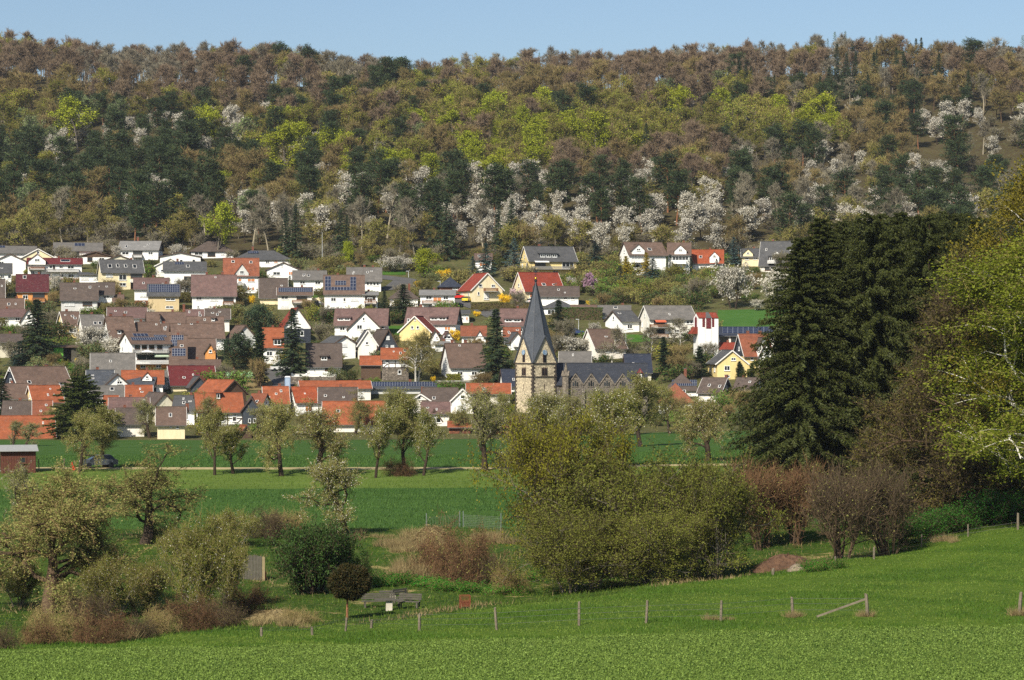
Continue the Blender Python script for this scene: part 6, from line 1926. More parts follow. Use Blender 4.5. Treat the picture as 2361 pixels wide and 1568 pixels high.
# trees and bushes of the garden slope
n_b = n_t = 0
for _ in range(6000):
    y = R.uniform(450, 712)
    x = R.uniform(-0.222, 0.2) * y
    u = CU + F * x / y
    if (u > 1780 and y < 700) or (1640 < u < 1800 and 556 < y < 622) or (820 < u < 960 and 640 < y < 690) or (1030 < u < 1200 and 612 < y < 660) or (560 < u < 680 and 500 < y < 530):
        continue
    gap = np.min(np.hypot(taken[:, 0] - x, taken[:, 1] - y) - taken[:, 2])
    if gap < 1.2 or before_house(x, y, 13.0):
        continue
    slope_ = 1250 < u < 1720 and 618 < y < 705
    if (slope_ or R.random() < 0.25) and n_b < 230:
        n_b += 1
        k = int(R.choice(5, p=[.2, .36, .24, .12, .08]))
        plant("slope_bush", GK["shrub"][k], x, y, float(GZ(x, y)) - .2, R.uniform(1.2, 2.2), None, near_house(x, y, "tall rounded bush"), "bush", "tall bushes between the gardens", far=True, sxy=R.uniform(.8, 1.3), pt=("stems", "foliage"))
    elif gap > 2.0 and n_t < 110 and R.random() < 0.3:
        n_t += 1
        plant("garden_tree", GK["bare"][n_t % 2], x, y, float(GZ(x, y)) - .2, R.uniform(.5, .95), None, near_house(x, y, "bare fruit tree"), "tree", "small fruit trees in the village gardens", far=True)
# orchard slope east of the village, behind the tall spruces
for i in range(70):
    y = R.uniform(455, 700)
    u = R.uniform(1800, 2420)
    if 575 < y < 640:
        continue
    x = (u - CU) / F * y
    if R.random() < 0.5:
        plant("meadow_bush", GK["shrub"][i % 5], x, y, float(GZ(x, y)) - .2, R.uniform(1.2, 2.4), None, "rounded bush on the open slope behind the tall spruces", "bush", "bushes on the open slope", far=True, pt=("stems", "foliage"))
    else:
        plant("meadow_tree", GK["bare"][i % 2], x, y, float(GZ(x, y)) - .2, R.uniform(.7, 1.2), None, "bare fruit tree on the open slope behind the tall spruces", "tree", "fruit trees on the open slope", far=True)
# roads, lawns
m_asph = groundmat("asphalt", (lin(96, 94, 92), lin(112, 110, 108), lin(126, 124, 120)), (0.3, 4.0), bump=0.1)
m_lawn = groundmat("lawn", (lin(62, 104, 34), lin(84, 122, 44), lin(100, 132, 58)), (0.2, 1.5), bump=0.3)
m_field = groundmat("upper_field_ground", (lin(66, 108, 44), lin(84, 122, 54), lin(100, 132, 66)), (0.08, 1.2), stretch=(0.3, 1.4, 1), bump=0.3)
m_soil = groundmat("bank_soil", (lin(150, 128, 88), lin(168, 146, 104), lin(110, 112, 62)), (0.3, 1.5), bump=0.4)


def ribbon(name, pts, w, mat, lift=0.12):
    """road strip through photo points on the ground, w metres wide"""
    P = []
    for u, v in pts:
        d = hit(u, v, 441)
        P.append(((u - CU) / F * d, d))
    P = np.array(P)
    Q = np.concatenate([np.linspace(P[i], P[i + 1], 8, endpoint=False) for i in range(len(P) - 1)] + [P[-1:]])
    T = np.gradient(Q, axis=0)
    T /= np.linalg.norm(T, axis=1, keepdims=True) + 1e-9
    Nn = np.stack([-T[:, 1], T[:, 0]], -1)
    V, q = [], []
    k = 4
    for s in np.linspace(-0.5, 0.5, k):
        X = Q + Nn * s * w
        V.append(np.stack([X[:, 0], X[:, 1], GZ(X[:, 0], X[:, 1]) + lift], -1))
    V = np.stack(V, 1).reshape(-1, 3)
    for i in range(len(Q) - 1):
        for j in range(k - 1):
            a = i * k + j
            q.append((a, a + k, a + k + 1, a + 1))
    return struct(ob(name, mk(name, V, np.array(q), mat, smooth=True)))


def patch(name, quad, mat, lift=0.08, n=14):
    """ground sheet inside four photo points (clockwise)"""
    P = []
    for u, v in quad:
        d = hit(u, v, 441)
        P.append(((u - CU) / F * d, d))
    P = np.array(P)
    s, t = np.meshgrid(np.linspace(0, 1, n), np.linspace(0, 1, n))
    X = (P[0][None, None] * ((1 - s) * (1 - t))[..., None] + P[1] * (s * (1 - t))[..., None] + P[2] * (s * t)[..., None] + P[3] * ((1 - s) * t)[..., None])
    V = np.stack([X[..., 0], X[..., 1], GZ(X[..., 0], X[..., 1]) + lift], -1).reshape(-1, 3)
    a = (np.arange(n - 1)[:, None] * n + np.arange(n - 1)[None]).ravel()
    return struct(ob(name, mk(name, V, np.stack([a, a + 1, a + n + 1, a + n], -1), mat, smooth=True)))


ribbon("road", [(820, 634), (880, 640), (935, 646), (915, 662), (880, 668), (840, 664)], 6.5, m_asph)
ribbon("road", [(1035, 690), (1075, 700), (1110, 712), (1140, 730), (1175, 740)], 5.5, m_asph)
ribbon("lane", [(640, 905), (655, 885), (640, 868), (622, 850)], 4.5, m_asph)
ribbon("lane", [(700, 700), (740, 702), (780, 702), (830, 702)], 3.5, m_asph)
patch("upper_field", [(1655, 716), (2361, 700), (2361, 762), (1655, 762)], m_field)
patch("lawn", [(895, 752), (940, 752), (935, 775), (900, 772)], m_lawn)
patch("lawn", [(150, 836), (206, 836), (206, 862), (150, 862)], m_lawn)
patch("lawn", [(1005, 884), (1085, 884), (1085, 898), (1005, 898)], m_lawn)
patch("lawn", [(820, 626), (935, 626), (935, 634), (820, 634)], m_lawn)
patch("lawn", [(690, 680), (780, 680), (780, 692), (690, 692)], m_lawn)
patch("lawn", [(1440, 772), (1500, 772), (1500, 790), (1440, 790)], m_lawn)
patch("bank", [(540, 874), (620, 876), (660, 900), (560, 900)], m_soil)
# hedges: clipped solid hedge bodies with leafy skin
def hedge(u0, u1, vb, vt, label, leaf, depth=1.2):
    d = hit((u0 + u1) / 2, vb, 441)
    mpp = d / F
    x0, x1 = (u0 - CU) * mpp, (u1 - CU) * mpp
    z = float(GZ((x0 + x1) / 2, d))
    h = (CV - vt) * mpp - z
    rg = np.random.default_rng(int(u0))
    n = int(900 + 260 * (x1 - x0))
    P = rg.uniform(-1, 1, (n, 3)) * np.array([(x1 - x0) / 2, depth / 2, h / 2])
    k = rg.integers(0, 3, n)
    P[k == 0, 1] = -depth / 2; P[k == 1, 2] = h / 2
    P += rg.normal(0, 0.08, P.shape) + np.array([0, 0, h / 2])
    V, q = quads(rg, P, 0.22)
    r = ob("hedge", None, None, ((x0 + x1) / 2, d, z))
    tag(r, label, "hedge")
    core = MB().box(-(x1 - x0) / 2 + .15, (x1 - x0) / 2 - .15, -depth / 2 + .12, depth / 2 - .12, -0.4, h - 0.15)
    core.ob("stems", TW["dark"], r)
    ob("foliage", mk("hedge_leaves", V, q, leaf), r)


hedge(1280, 1390, 738, 710, "tall clipped dark-green hedge before the low white houses", LF["dgreen"])
hedge(1085, 1240, 714, 698, "olive hedge along the road under the magnolia", LF["olive"])
hedge(1385, 1428, 706, 696, "short blue-green hedge beside the forsythia", LF["pine"])
hedge(1030, 1062, 879, 864, "low clipped yellow-green hedge by the birch", LF["bud"])
# ---------------------------------------------------------------- orchard
AP = [broad("apple", 201 + i, 7.5, 4.2, BARK["dark"], leaf=LF["apple"], nleaf=10500, ls=0.125, twig=TW[("oak", "olive", "oak", "grey", "olive")[i]], ntw=9500, twl=0.34, tww=0.02, clear=0.24, tr=0.36,
            n1=11, n2=7, n3=6, up=(0.3, 0.42, 0.36, 0.3, 0.5)[i], grav=(-0.02, 0.02, -0.04, 0.0, 0.02)[i], wob=0.34, sig=0.16, bl=LF["white"], nbl=(0, 300, 1500, 200, 2600)[i], bs=0.1, tsides=8, lean=((0.12, 0), (0, 0), (-0.1, 0.05), (0.05, 0), (0, 0))[i]) for i in range(5)]
BIGA = broad("old_apple", 231, 9.2, 5.6, BARK["brown"], leaf=LF["apple"], nleaf=30000, ls=0.125, twig=TW["oak"], ntw=30000, twl=0.36, tww=0.022, clear=0.2, tr=0.42, n1=17, n2=9, n3=7, up=0.34, grav=-0.02, wob=0.36, sig=0.16, tsides=9, lean=(0.1, 0))
PEAR = [broad("pear", 241 + i, 9, 3.4, BARK["dark"], leaf=LF[("apple", "willow")[i]], nleaf=10000, ls=0.13, twig=TW["olive"], ntw=7000, twl=0.36, tww=0.022, clear=0.22, tr=0.26, n1=14, n2=6, n3=5, up=0.55, wob=0.28, sig=0.18, bl=LF["white"], nbl=(500, 2200)[i], bs=0.11, tsides=7) for i in range(2)]


def T_(name, m, Hm, Rm, u, vb, vt, hw, label, cat="tree", dmin=96, rz=None, pt=("trunk", "crown"), dd=None, group=None, cap=2.0):
    d = dd or hit(u, vb, dmin)
    x = (u - CU) / F * d
    z = float(GZ(x, d))
    mpp = d / F
    Hm, Rm = extent(m)
    sc = ((CV - vt) * mpp - z) / Hm
    sxy = hw * mpp / (Rm * sc)
    return plant(name, m, x, d, z, sc, rz, label, cat, group, pt=pt, sxy=min(max(sxy, 0.5), cap))


A_ = "apple_tree"
T_(A_, BIGA, 9.4, 6.2, 112, 1417, 1090, 190, "broad old apple tree with thick trunk behind the bramble bank", rz=0.3)
T_(A_, AP[0], 7.8, 4.7, 330, 1255, 1030, 140, "ivy-hung apple tree with a dark full middle, behind the broad old one", rz=1.2)
T_(A_, AP[3], 7.8, 4.7, 56, 1290, 1072, 55, "thin crooked apple tree next to the red wooden cabin", rz=2.0)
T_(A_, AP[1], 7.8, 4.7, 182, 1090, 945, 55, "apple tree beside the dark parked car", rz=0.5)
T_("pear_tree", PEAR[0], 9, 3.8, 243, 1078, 938, 62, "tall pear tree above the parked car", rz=1.5)
T_("pear_tree", PEAR[0], 9, 3.8, 495, 1096, 940, 40, "slim pear tree with pale trunk at the field track", rz=2.5)
T_("pear_tree", PEAR[1], 9, 3.8, 538, 1093, 985, 48, "small white-flowering pear tree at the field track", rz=0.2)
T_(A_, AP[1], 7.8, 4.7, 650, 1098, 925, 68, "round-crowned apple tree on the strip beside the leaning one", rz=3.0)
T_(A_, AP[2], 7.8, 4.7, 740, 1095, 925, 72, "leaning apple tree with black forked trunk by the track", rz=0.0)
T_(A_, AP[4], 7.8, 4.7, 798, 1236, 1058, 82, "half-flowering apple tree alone below the wheat field", rz=2.2)
T_("pear_tree", PEAR[1], 9, 3.8, 866, 1102, 935, 42, "green pear tree beside the brown thorn bush", rz=1.1)
T_("pear_tree", PEAR[0], 9, 3.8, 935, 1092, 900, 52, "broad pear tree above the brown thorn bush", rz=0.9)
T_("pear_tree", PEAR[1], 9, 3.8, 976, 1097, 945, 44, "pale flowering pear tree beside the broad one", rz=2.9)
T_("plum_tree", AP[3], 7.8, 4.7, 1118, 1086, 893, 64, "round plum tree with slender forked trunk before the church", rz=1.7)
T_(A_, AP[4], 7.8, 4.7, 1265, 1090, 905, 80, "grey-green flowering apple tree before the stone tower", rz=0.4)
T_("pear_tree", PEAR[1], 9, 3.8, 1375, 1085, 900, 82, "large cream-flowering pear tree before the nave", rz=2.0)
T_("pear_tree", PEAR[0], 9, 3.8, 1478, 1030, 862, 62, "tall dark pear tree in the far wheat field", rz=0.7)
T_(A_, AP[2], 7.8, 4.7, 1630, 1064, 903, 66, "gnarled apple tree with one long side limb at the track", rz=3.6)
T_(A_, AP[1], 7.8, 4.7, 1545, 1000, 890, 44, "apple tree before the orange hipped roof", rz=4.0)
for i, (u, vb, vt, hw, lab) in enumerate(((820, 1000, 900, 40, "apple tree rising in front of the long orange farm roof"), (905, 1000, 895, 36, "apple tree between the farm roof and the solar shed"), (480, 1008, 905, 34, "apple tree before the half-timbered farmhouse"), (345, 1010, 920, 32, "apple tree beside the cream cottage"), (590, 1005, 930, 30, "apple tree before the slate-hung gable"), (1060, 1000, 925, 34, "apple tree before the white glazed gable"), (1170, 1000, 905, 44, "apple tree hiding the foot of the stone tower"), (1240, 1005, 915, 46, "apple tree in front of the tower's right face"), (60, 1040, 975, 30, "small reddish apple tree before the corner barn"), (30, 1035, 970, 22, "small apple tree against the corner barn's tiles"), (700, 1000, 930, 34, "apple tree hiding the orange barn"), (1430, 1005, 890, 46, "apple tree before the far end of the nave"), (1325, 1003, 900, 44, "apple tree before the stair turret of the nave"), (1385, 1004, 896, 44, "apple tree before the middle of the nave"), (1290, 1004, 912, 40, "apple tree between stone tower and stair turret"))):
    T_(A_, AP[i % 5], 7.8, 4.7, u, vb, vt, hw, lab, dmin=400)
# ---- shrubs
WIL = [broad("willow", 301 + i, 11, 6.0, BARK["grey"], leaf=LF[("willowy", "willow", "willow", "willow")[i]], nleaf=44000, ls=0.165, twig=TW["dark"], ntw=7000, twl=0.7, tww=0.03, clear=0.06, tr=0.16, n1=8, n2=7, n3=6, up=0.55, grav=0.02, stems=7, spread=0.75, wob=0.28, sig=0.2) for i in range(4)]
T_("willow_bush", WIL[0], 10.2, 6.4, 1295, 1330, 958, 150, "tallest willow with yellow-tipped crown in the thicket", pt=("stems", "foliage"), cat="bush", dd=196)
T_("willow_bush", WIL[1], 10.2, 6.4, 1450, 1340, 1040, 200, "broad olive willow in the middle of the thicket", pt=("stems", "foliage"), cat="bush", dd=188)
T_("willow_bush", WIL[2], 10.2, 6.4, 1640, 1340, 1062, 150, "olive willow of the thicket next to the brown shrubs", pt=("stems", "foliage"), cat="bush", dd=184)
T_("willow_bush", WIL[3], 10.2, 6.4, 1330, 1385, 1180, 150, "low willow at the foot of the thicket by the brush heap", pt=("stems", "foliage"), cat="bush", dd=176)
T_("willow_bush", WIL[2], 10.2, 6.4, 1520, 1372, 1170, 150, "low leafy willow hanging over the pasture edge", pt=("stems", "foliage"), cat="bush", dd=178, rz=2.2)
RED = [broad("red_shrub", 311 + i, 6, 3.6, BARK["brown"], twig=TW[("red", "dark", "dark")[i]], ntw=(7000, 5000, 5000)[i], twl=0.8, tww=0.035, clear=0.08, tr=0.1, n1=6, n2=6, n3=5, up=0.8, stems=8, spread=0.6, wob=0.18, leaf=LF["olive"], nleaf=(400, 700, 1500)[i], ls=0.12) for i in range(3)]
T_("bare_shrub", RED[0], 6, 4, 1760, 1275, 1062, 80, "red-brown bare shrub at the foot of the spruces", cat="bush", pt=("stems", "twigs"), dd=205)
T_("bare_shrub", RED[0], 6, 4, 1830, 1270, 1070, 70, "red-brown bare shrub behind the earth mound", cat="bush", pt=("stems", "twigs"), dd=206, rz=1.0)
T_("bare_shrub", RED[1], 6, 4, 1935, 1300, 1078, 100, "grey many-stemmed bare shrub beside the earth mound", cat="bush", pt=("stems", "twigs"), dd=187)
T_("bare_shrub", RED[2], 6, 4, 2050, 1285, 1062, 90, "tall pale-stemmed shrub beside the green bramble", cat="bush", pt=("stems", "twigs"), dd=192)
BR = [broad("bramble", 321 + i, 2.4, 2.6, BARK["dark"], twig=TW[("red", "oak", "dark")[i]], ntw=5200, twl=0.6, tww=0.022, clear=0.0, tr=0.03, n1=6, n2=5, n3=5, up=0.4, grav=-0.12, stems=9, spread=1.2, wob=0.3, leaf=LF["olive"], nleaf=(900, 2600, 900)[i], ls=0.09) for i in range(3)]
bi = 0
for u, vb, vt, hw, lab, k in ((150, 1478, 1392, 75, "brown bramble bank under the old apple tree", 1), (240, 1482, 1400, 70, "tangled dry bramble at the pasture's lower edge", 0), (320, 1472, 1418, 50, "dry bramble arching over the pasture edge", 2), (90, 1485, 1420, 50, "low brown bramble beside the old apple trunk", 0), (10, 1496, 1440, 36, "dark bramble clump at the pasture corner", 2), (440, 1452, 1360, 66, "red-brown bramble below the leafy hazel", 0), (495, 1440, 1375, 40, "bramble mound between hazel and dry heap", 2), (575, 1418, 1338, 60, "rust-brown bramble before the wooden screen", 0), (1010, 1330, 1215, 66, "red-brown rose thicket below the brush heap", 0), (1075, 1345, 1200, 66, "tall brown rose thicket by the reeds", 0), (1120, 1350, 1270, 44, "low brown bramble joining the willow thicket", 2), (610, 1240, 1170, 52, "thin brown shrub behind the wooden screen", 2), (660, 1220, 1172, 50, "brown thorn behind the hawthorn", 1), (920, 1096, 1052, 40, "round brown thorn bush in the orchard", 0), (1180, 1370, 1300, 40, "dry bramble trailing beside the nettles", 1)):
    d0 = hit(u, vb, 96)
    T_("bramble", BR[k], 2.3, 2.9, u, vb, vt, hw, lab, cat="bush", pt=("stems", "twigs"))
HAZ = broad("hazel", 331, 6, 3.6, BARK["grey"], leaf=LF["willow"], nleaf=13000, ls=0.13, twig=TW["olive"], ntw=7000, twl=0.5, tww=0.025, clear=0.1, tr=0.1, n1=7, n2=6, n3=6, up=0.55, stems=6, spread=0.6, wob=0.25, sig=0.18, bl=LF["white"], nbl=350, bs=0.09)
T_("hazel_bush", HAZ, 5.8, 4, 452, 1432, 1190, 82, "leafy olive hazel with pale catkins beside the wooden screen", cat="bush", pt=("stems", "foliage"))
for u, vb, vt, hw, lab, rz_ in ((262, 1425, 1285, 62, "olive hazel clump between the old apple tree and the brambles", 1.1), (345, 1410, 1290, 56, "twiggy olive hazel in the shade of the ivy-hung apple", 2.3), (520, 1395, 1232, 52, "olive hazel leaning on the plank screen", 3.1), (410, 1330, 1215, 48, "hazel clump behind the catkin-hung one", 4.0), (40, 1400, 1290, 50, "olive hazel beside the old apple trunk", 5.0), (545, 1262, 1175, 56, "grey-olive thorn hedge behind the plank screen", 0.6)):
    T_("hazel_bush", HAZ, 5.8, 4, u, vb, vt, hw, lab, cat="bush", pt=("stems", "foliage"), rz=rz_)
for u, vb, vt, hw, lab, k in ((205, 1440, 1360, 56, "low brown undergrowth at the old apple trunk", 2), (380, 1462, 1400, 46, "low tangle between dry bramble and hazel", 1), (530, 1445, 1395, 40, "dry tangle beside the straw heap", 2), (700, 1440, 1400, 44, "low dead bramble beside the clipped tree", 1)):
    T_("bramble", BR[k], 2.3, 2.9, u, vb, vt, hw, lab, cat="bush", pt=("stems", "twigs"))
HAW = broad("hawthorn", 332, 5, 3.6, BARK["dark"], leaf=LF["dgreen"], nleaf=24000, ls=0.16, twig=TW["dark"], ntw=4000, twl=0.4, tww=0.03, clear=0.05, tr=0.12, n1=8, n2=6, n3=6, up=0.4, stems=6, spread=0.8, wob=0.25, sig=0.2)
T_("hawthorn_bush", HAW, 4.8, 4.2, 722, 1368, 1200, 98, "dense dark green hawthorn beside the wooden screen", cat="bush", pt=("stems", "foliage"))
T_("hawthorn_bush", HAW, 4.8, 4.2, 800, 1362, 1262, 48, "smaller dark green shrub behind the clipped round tree", cat="bush", pt=("stems", "foliage"), rz=2.0)
NET = broad("nettle", 333, 1.1, 1.7, BARK["dark"], leaf=leafmat("nettle", [lin(48, 110, 22), lin(66, 132, 32), lin(36, 84, 18)], 0.3), nleaf=3000, ls=0.13, twig=TW["olive"], ntw=300, twl=0.3, tww=0.02, clear=0.05, tr=0.02, n1=4, n2=4, n3=3, up=0.6, stems=14, spread=1.6, sig=0.15)
for i, (u, vb, hw) in enumerate(((930, 1345, 50), (985, 1355, 50), (1040, 1362, 50), (1100, 1366, 50), (1160, 1372, 44), (1880, 1318, 40), (1915, 1312, 36), (880, 1350, 40), (1215, 1340, 36))):
    T_("nettle_patch", NET, 1.15, 2.0, u, vb, vb - 28, hw, "bright green nettle patch in the damp hollow", cat="plant", pt=("stems", "leaves"), group="nettle patches in the hollow")
GBR = broad("green_bramble", 334, 3, 3.2, BARK["dark"], leaf=leafmat("gbramble", [lin(38, 84, 20), lin(58, 108, 30), lin(30, 60, 18)], 0.25), nleaf=12000, ls=0.16, twig=TW["dark"], ntw=1500, twl=0.5, tww=0.03, clear=0.02, tr=0.04, n1=6, n2=5, n3=5, up=0.45, stems=10, spread=1.2, sig=0.22)
for i, (u, vb, vt, hw, lab) in enumerate(((2110, 1268, 1185, 70, "low green bramble bank where the pasture fence starts"), (2200, 1250, 1160, 80, "green bramble bank under the brown beech"), (2300, 1232, 1130, 90, "tall green bramble bank beside the white gatepost"), (2390, 1225, 1120, 80, "green bramble bank under the birch"))):
    T_("green_bramble", GBR, 2.9, 3.6, u, vb, vt, hw, lab, cat="bush", pt=("stems", "foliage"), dd=(200, 205, 207, 208)[i])
for i, (u, vt, hw, dd, lab) in enumerate(((1900, 1120, 90, 226, "added dark bush filling in the shade below the outermost spruces"), (2010, 1110, 100, 224, "added dark bush filling in the shade behind the pale-stemmed shrub"), (2120, 1090, 100, 222, "added dark bush filling in the shade under the low beech"), (2230, 1090, 100, 224, "added dark bush filling in the shade behind the bramble bank"), (2330, 1060, 100, 222, "added dark bush filling in the shade under the birches"))):
    T_("shade_fill_bush", HAW, 4.8, 4.2, u, 1200, vt, hw, lab, cat="bush", pt=("stems", "foliage"), dd=dd, rz=i * 1.1)  # dark bushes added in place of the black shade under the spruces
# clipped round tree
rg = np.random.default_rng(5)
x, y, z = at(800, 1430)
mpp = y / F
r = ob("clipped_tree", None, None, (x, y, z))
tag(r, "small ball-clipped dark juniper tree on a bare trunk", "tree")
P0 = poly(rg, np.array([[0, 0, -0.3]]), np.array([[0.05, 0, 1]]), np.array([2.2]), 4, 0.05, 0)
V, q = tubes(P0, 0.09, 0.07, 6)
ob("trunk", pack("clipped_trunk", [(V, q, 0)], [BARK["pine"]]), r)
n = 7000
dirs = unit(rg.normal(0, 1, (n, 3)))
rad = 1.42 * rg.uniform(0.55, 1.0, n) ** 0.4 * (1 + 0.08 * np.sin(dirs[:, 0] * 7) * np.sin(dirs[:, 2] * 6))
C = dirs * rad[:, None] * np.array([1, 1, 0.82]) + np.array([0.2, 0, 2.55])
V, q = slivers(rg, C, dirs + rg.normal(0, 0.5, (n, 3)), 0.2 * rg.uniform(0.6, 1.3, n), 0.06)
V2, q2 = quads(rg, C * np.array([0.96, 0.96, 1]), 0.14)
ob("crown", pack("clipped_crown", [(V, q, 0), (V2, q2, 0)], [leafmat("juniper", [lin(34, 40, 16), lin(56, 54, 24), lin(66, 50, 24)], 0.05, 0.6, 0.05)]), r)
# ---- foreground spruces, birches and brown beech on the right
FS = [conifer("big_spruce", 401 + i, 27, 7.4, BARK["dark"], LF["fspruce"], nb=460, nn=150, nl=0.6, nw=0.11, hang=0.5, fuzz=0.18, droop=-0.10, pw=0.42, tipw=0.13, tr=0.4, lift=0.08) for i in range(2)]
FS.append(conifer("edge_spruce", 405, 27, 7.4, BARK["dark"], LF["fspruce"], nb=460, nn=150, nl=0.6, nw=0.11, hang=0.5, fuzz=0.16, droop=-0.10, pw=0.72, tipw=0.05, tr=0.4, lift=0.08))
for i, (u, vt, hw, dd, lab) in enumerate(((1845, 552, 140, 236, "outermost of the tall dark spruces, its boughs sweeping over the wheat field"), (1893, 508, 140, 240, "tall dark spruce next to the outermost one"), (1955, 515, 125, 247, "tall dark spruce with a slim tip in the spruce row"), (2015, 497, 125, 240, "tall dark spruce in the middle of the row"), (2075, 493, 125, 248, "tall spruce behind the brown beech"), (2135, 500, 125, 241, "tall spruce with brown cone-hung top"), (2195, 494, 125, 249, "tall spruce beside the birch crown"), (2250, 505, 120, 243, "last tall spruce of the row, behind the birch"), (1925, 530, 120, 254, "spruce filling the gap behind the first pair"), (1985, 520, 120, 256, "spruce filling the gap behind the slim-tipped one"), (2045, 515, 120, 257, "spruce filling the gap behind the middle of the row"), (2105, 512, 120, 256, "spruce filling the gap behind the beech"), (2165, 515, 120, 258, "spruce filling the gap behind the cone-hung one"), (2225, 520, 120, 257, "spruce filling the gap near the row's end"))):
    T_("tall_spruce", FS[2 if i in (0, 1, 4, 8) else i % 2], 27, 6.6, u, 1100, vt, hw, lab, dd=dd, rz=i * 1.3)
BE = broad("brown_beech", 411, 19, 6.6, BARK["brown"], twig=TW["dark"], ntw=16000, twl=0.9, tww=0.035, leaf=leafmat("rustbud", [lin(88, 82, 34), lin(78, 66, 30), lin(100, 96, 42)], 0.2), nleaf=26000, ls=0.17, clear=0.08, tr=0.34, n1=22, n2=8, n3=6, up=0.15, grav=0.0, flat=1.1, wob=0.24, sig=0.25, top=0.4)
T_("budding_beech", BE, 19, 7, 2245, 1130, 600, 190, "brown budding beech with spreading pale limbs before the spruces", dd=214, rz=0.8)
T_("budding_beech", BE, 19, 7, 2120, 1140, 830, 140, "low brown budding beech joining the spruces", dd=218, rz=2.8)
BI = [broad("tall_birch", 421 + i, 28, 8.0, BARK["birch"], leaf=LF[("birchg", "birch")[i]], nleaf=60000, ls=0.18, twig=TW["olive"], ntw=6000, twl=0.9, tww=0.03, clear=0.2, tr=0.34, n1=20, n2=8, n3=6, up=(0.9, 0.55)[i], grav=-0.07, wob=0.2, sig=0.3) for i in range(2)]
T_("tall_birch", BI[0], 27, 8.6, 2410, 1225, 372, 230, "golden-leaved tall birch with white limbs", dd=206, rz=0.5)
T_("tall_birch", BI[1], 27, 8.6, 2395, 1225, 560, 210, "bright yellow-green birch with white branches in front of the brown beech", dd=198, rz=2.0)
T_("tall_birch", BI[1], 27, 8.6, 2480, 1225, 560, 190, "yellow-green birch beside the golden one", dd=200, rz=4.0)

# ---------------------------------------------------------------- pasture fence, table, screen, small things
M_POST = plain("weathered_post", lin(112, 102, 86), 0.95, var=0.3, scale=6)
M_WIRE = plain("fence_wire", lin(110, 110, 108), 0.5, metal=0.7)
M_OLD = plain("grey_boards", lin(82, 78, 68), 0.95, var=0.22, scale=4)
M_RUST = plain("rusty_iron", lin(110, 62, 40), 0.9, var=0.35, scale=8)
M_REDW = plain("red_brown_wood", lin(88, 52, 40), 0.85, var=0.2, scale=5)
M_RED = plain("red_plastic", lin(196, 44, 30), 0.5)


def post_fence(name, label, posts, wires=(0.35, 0.7, 1.0), w=0.16):
    first = posts[0]
    x0, y0, z0 = at(first[0], first[2])
    root = ob(name, None, None, (x0, y0, z0))
    tag(root, label, "fence")
    tops = []
    rs = random.Random(label)
    for u, vt, vb, *rest in posts:
        x, y, z = at(u, vb)
        h = max(0.5, (vb - vt) * y / F)
        ww = rest[0] if rest else w
        lx, ly = rs.uniform(-0.08, 0.08), rs.uniform(-0.05, 0.05)
        b = MB()
        V = []
        for zz, s in ((-0.4, 1.0), (h * 0.5, 1.02), (h, 0.9)):
            for k in range(6):
                a = k * math.pi / 3 + rs.uniform(-.15, .15)
                V.append((ww / 2 * s * math.cos(a) * rs.uniform(.85, 1.1) + lx * zz, ww / 2 * s * math.sin(a) * rs.uniform(.85, 1.1) + ly * zz, zz + (rs.uniform(-.03, .03) if zz == h else 0)))
        q = [(i * 6 + k, i * 6 + (k + 1) % 6, (i + 1) * 6 + (k + 1) % 6, (i + 1) * 6 + k) for i in (0, 1) for k in range(6)]
        b.add(V, q, [(12, 12 + k, 12 + k + 1) for k in range(1, 5)])
        b.ob("post", M_POST, root, (x - x0, y - y0, z - z0))
        tops.append((x - x0, y - y0, z - z0, h))
    for i in range(len(tops) - 1):
        a, c = tops[i], tops[i + 1]
        b = MB()
        for wz in wires:
            b.bar((a[0], a[1] - 0.07, a[2] + min(wz, a[3] * 0.95)), (c[0], c[1] - 0.07, c[2] + min(wz, c[3] * 0.95)), 0.012)
        b.ob("wire", M_WIRE, root)
    return root, (x0, y0, z0)


fr, fo = post_fence("pasture_fence", "weathered post-and-wire fence crossing the near pasture", [(603, 1450, 1467), (720, 1452, 1466), (797, 1425, 1457), (856, 1430, 1448), (967, 1415, 1455), (1145, 1401, 1453), (1335, 1388, 1443), (1490, 1385, 1438), (1662, 1385, 1433), (1828, 1377, 1420), (2000, 1369, 1421, 0.2)])
a = np.array(at(2000, 1421)); c = np.array(at(1883, 1428))
MB().bar(a - np.array(fo) + np.array([0, 0, 1.0]), c - np.array(fo) + np.array([0, 0, 0.15]), 0.1).ob("brace_rail", M_POST, fr)
post_fence("gate_post", "red-topped leaning gatepost at the end of the near pasture", [(2350, 1366, 1416, 0.2)], ())
post_fence("boundary_fence", "row of short posts along the pasture's upper edge", [(1782, 1311, 1326, 0.22), (1927, 1285, 1304, 0.16), (2015, 1262, 1289, 0.16), (2125, 1232, 1262, 0.12), (2232, 1210, 1238, 0.12), (2347, 1184, 1222, 0.2)], (0.3, 0.6))
# wooden screen of planks
x, y, z = at(580, 1338)
mpp = y / F
root = ob("wooden_screen", None, None, (x, y, z), math.radians(-14))
tag(root, "grey plank screen standing among the bushes", "screen")
rs = random.Random(3)
wtot = 66 * mpp
npl = 9
for i in range(npl):
    w = wtot / npl
    x0 = -wtot / 2 + i * w
    t0 = 2.05 - 0.28 * i / npl + rs.uniform(-0.05, 0.05)
    b = MB().hexa([(x0 + .01, -0.015, -0.2 - 0.03 * i), (x0 + w - .01, -0.015, -0.2 - 0.03 * i), (x0 + w - .01, 0.015, -0.2 - 0.03 * i), (x0 + .01, 0.015, -0.2 - .03 * i), (x0 + .01, -0.015, t0), (x0 + w - .012, -0.015, t0 - 0.03), (x0 + w - .012, 0.015, t0 - 0.03), (x0 + .01, 0.015, t0)])
    b.ob("plank", M_OLD if i < npl - 1 else plain("new_plank", lin(132, 118, 88), 0.9), root, (0, rs.uniform(-0.01, 0.01), 0))
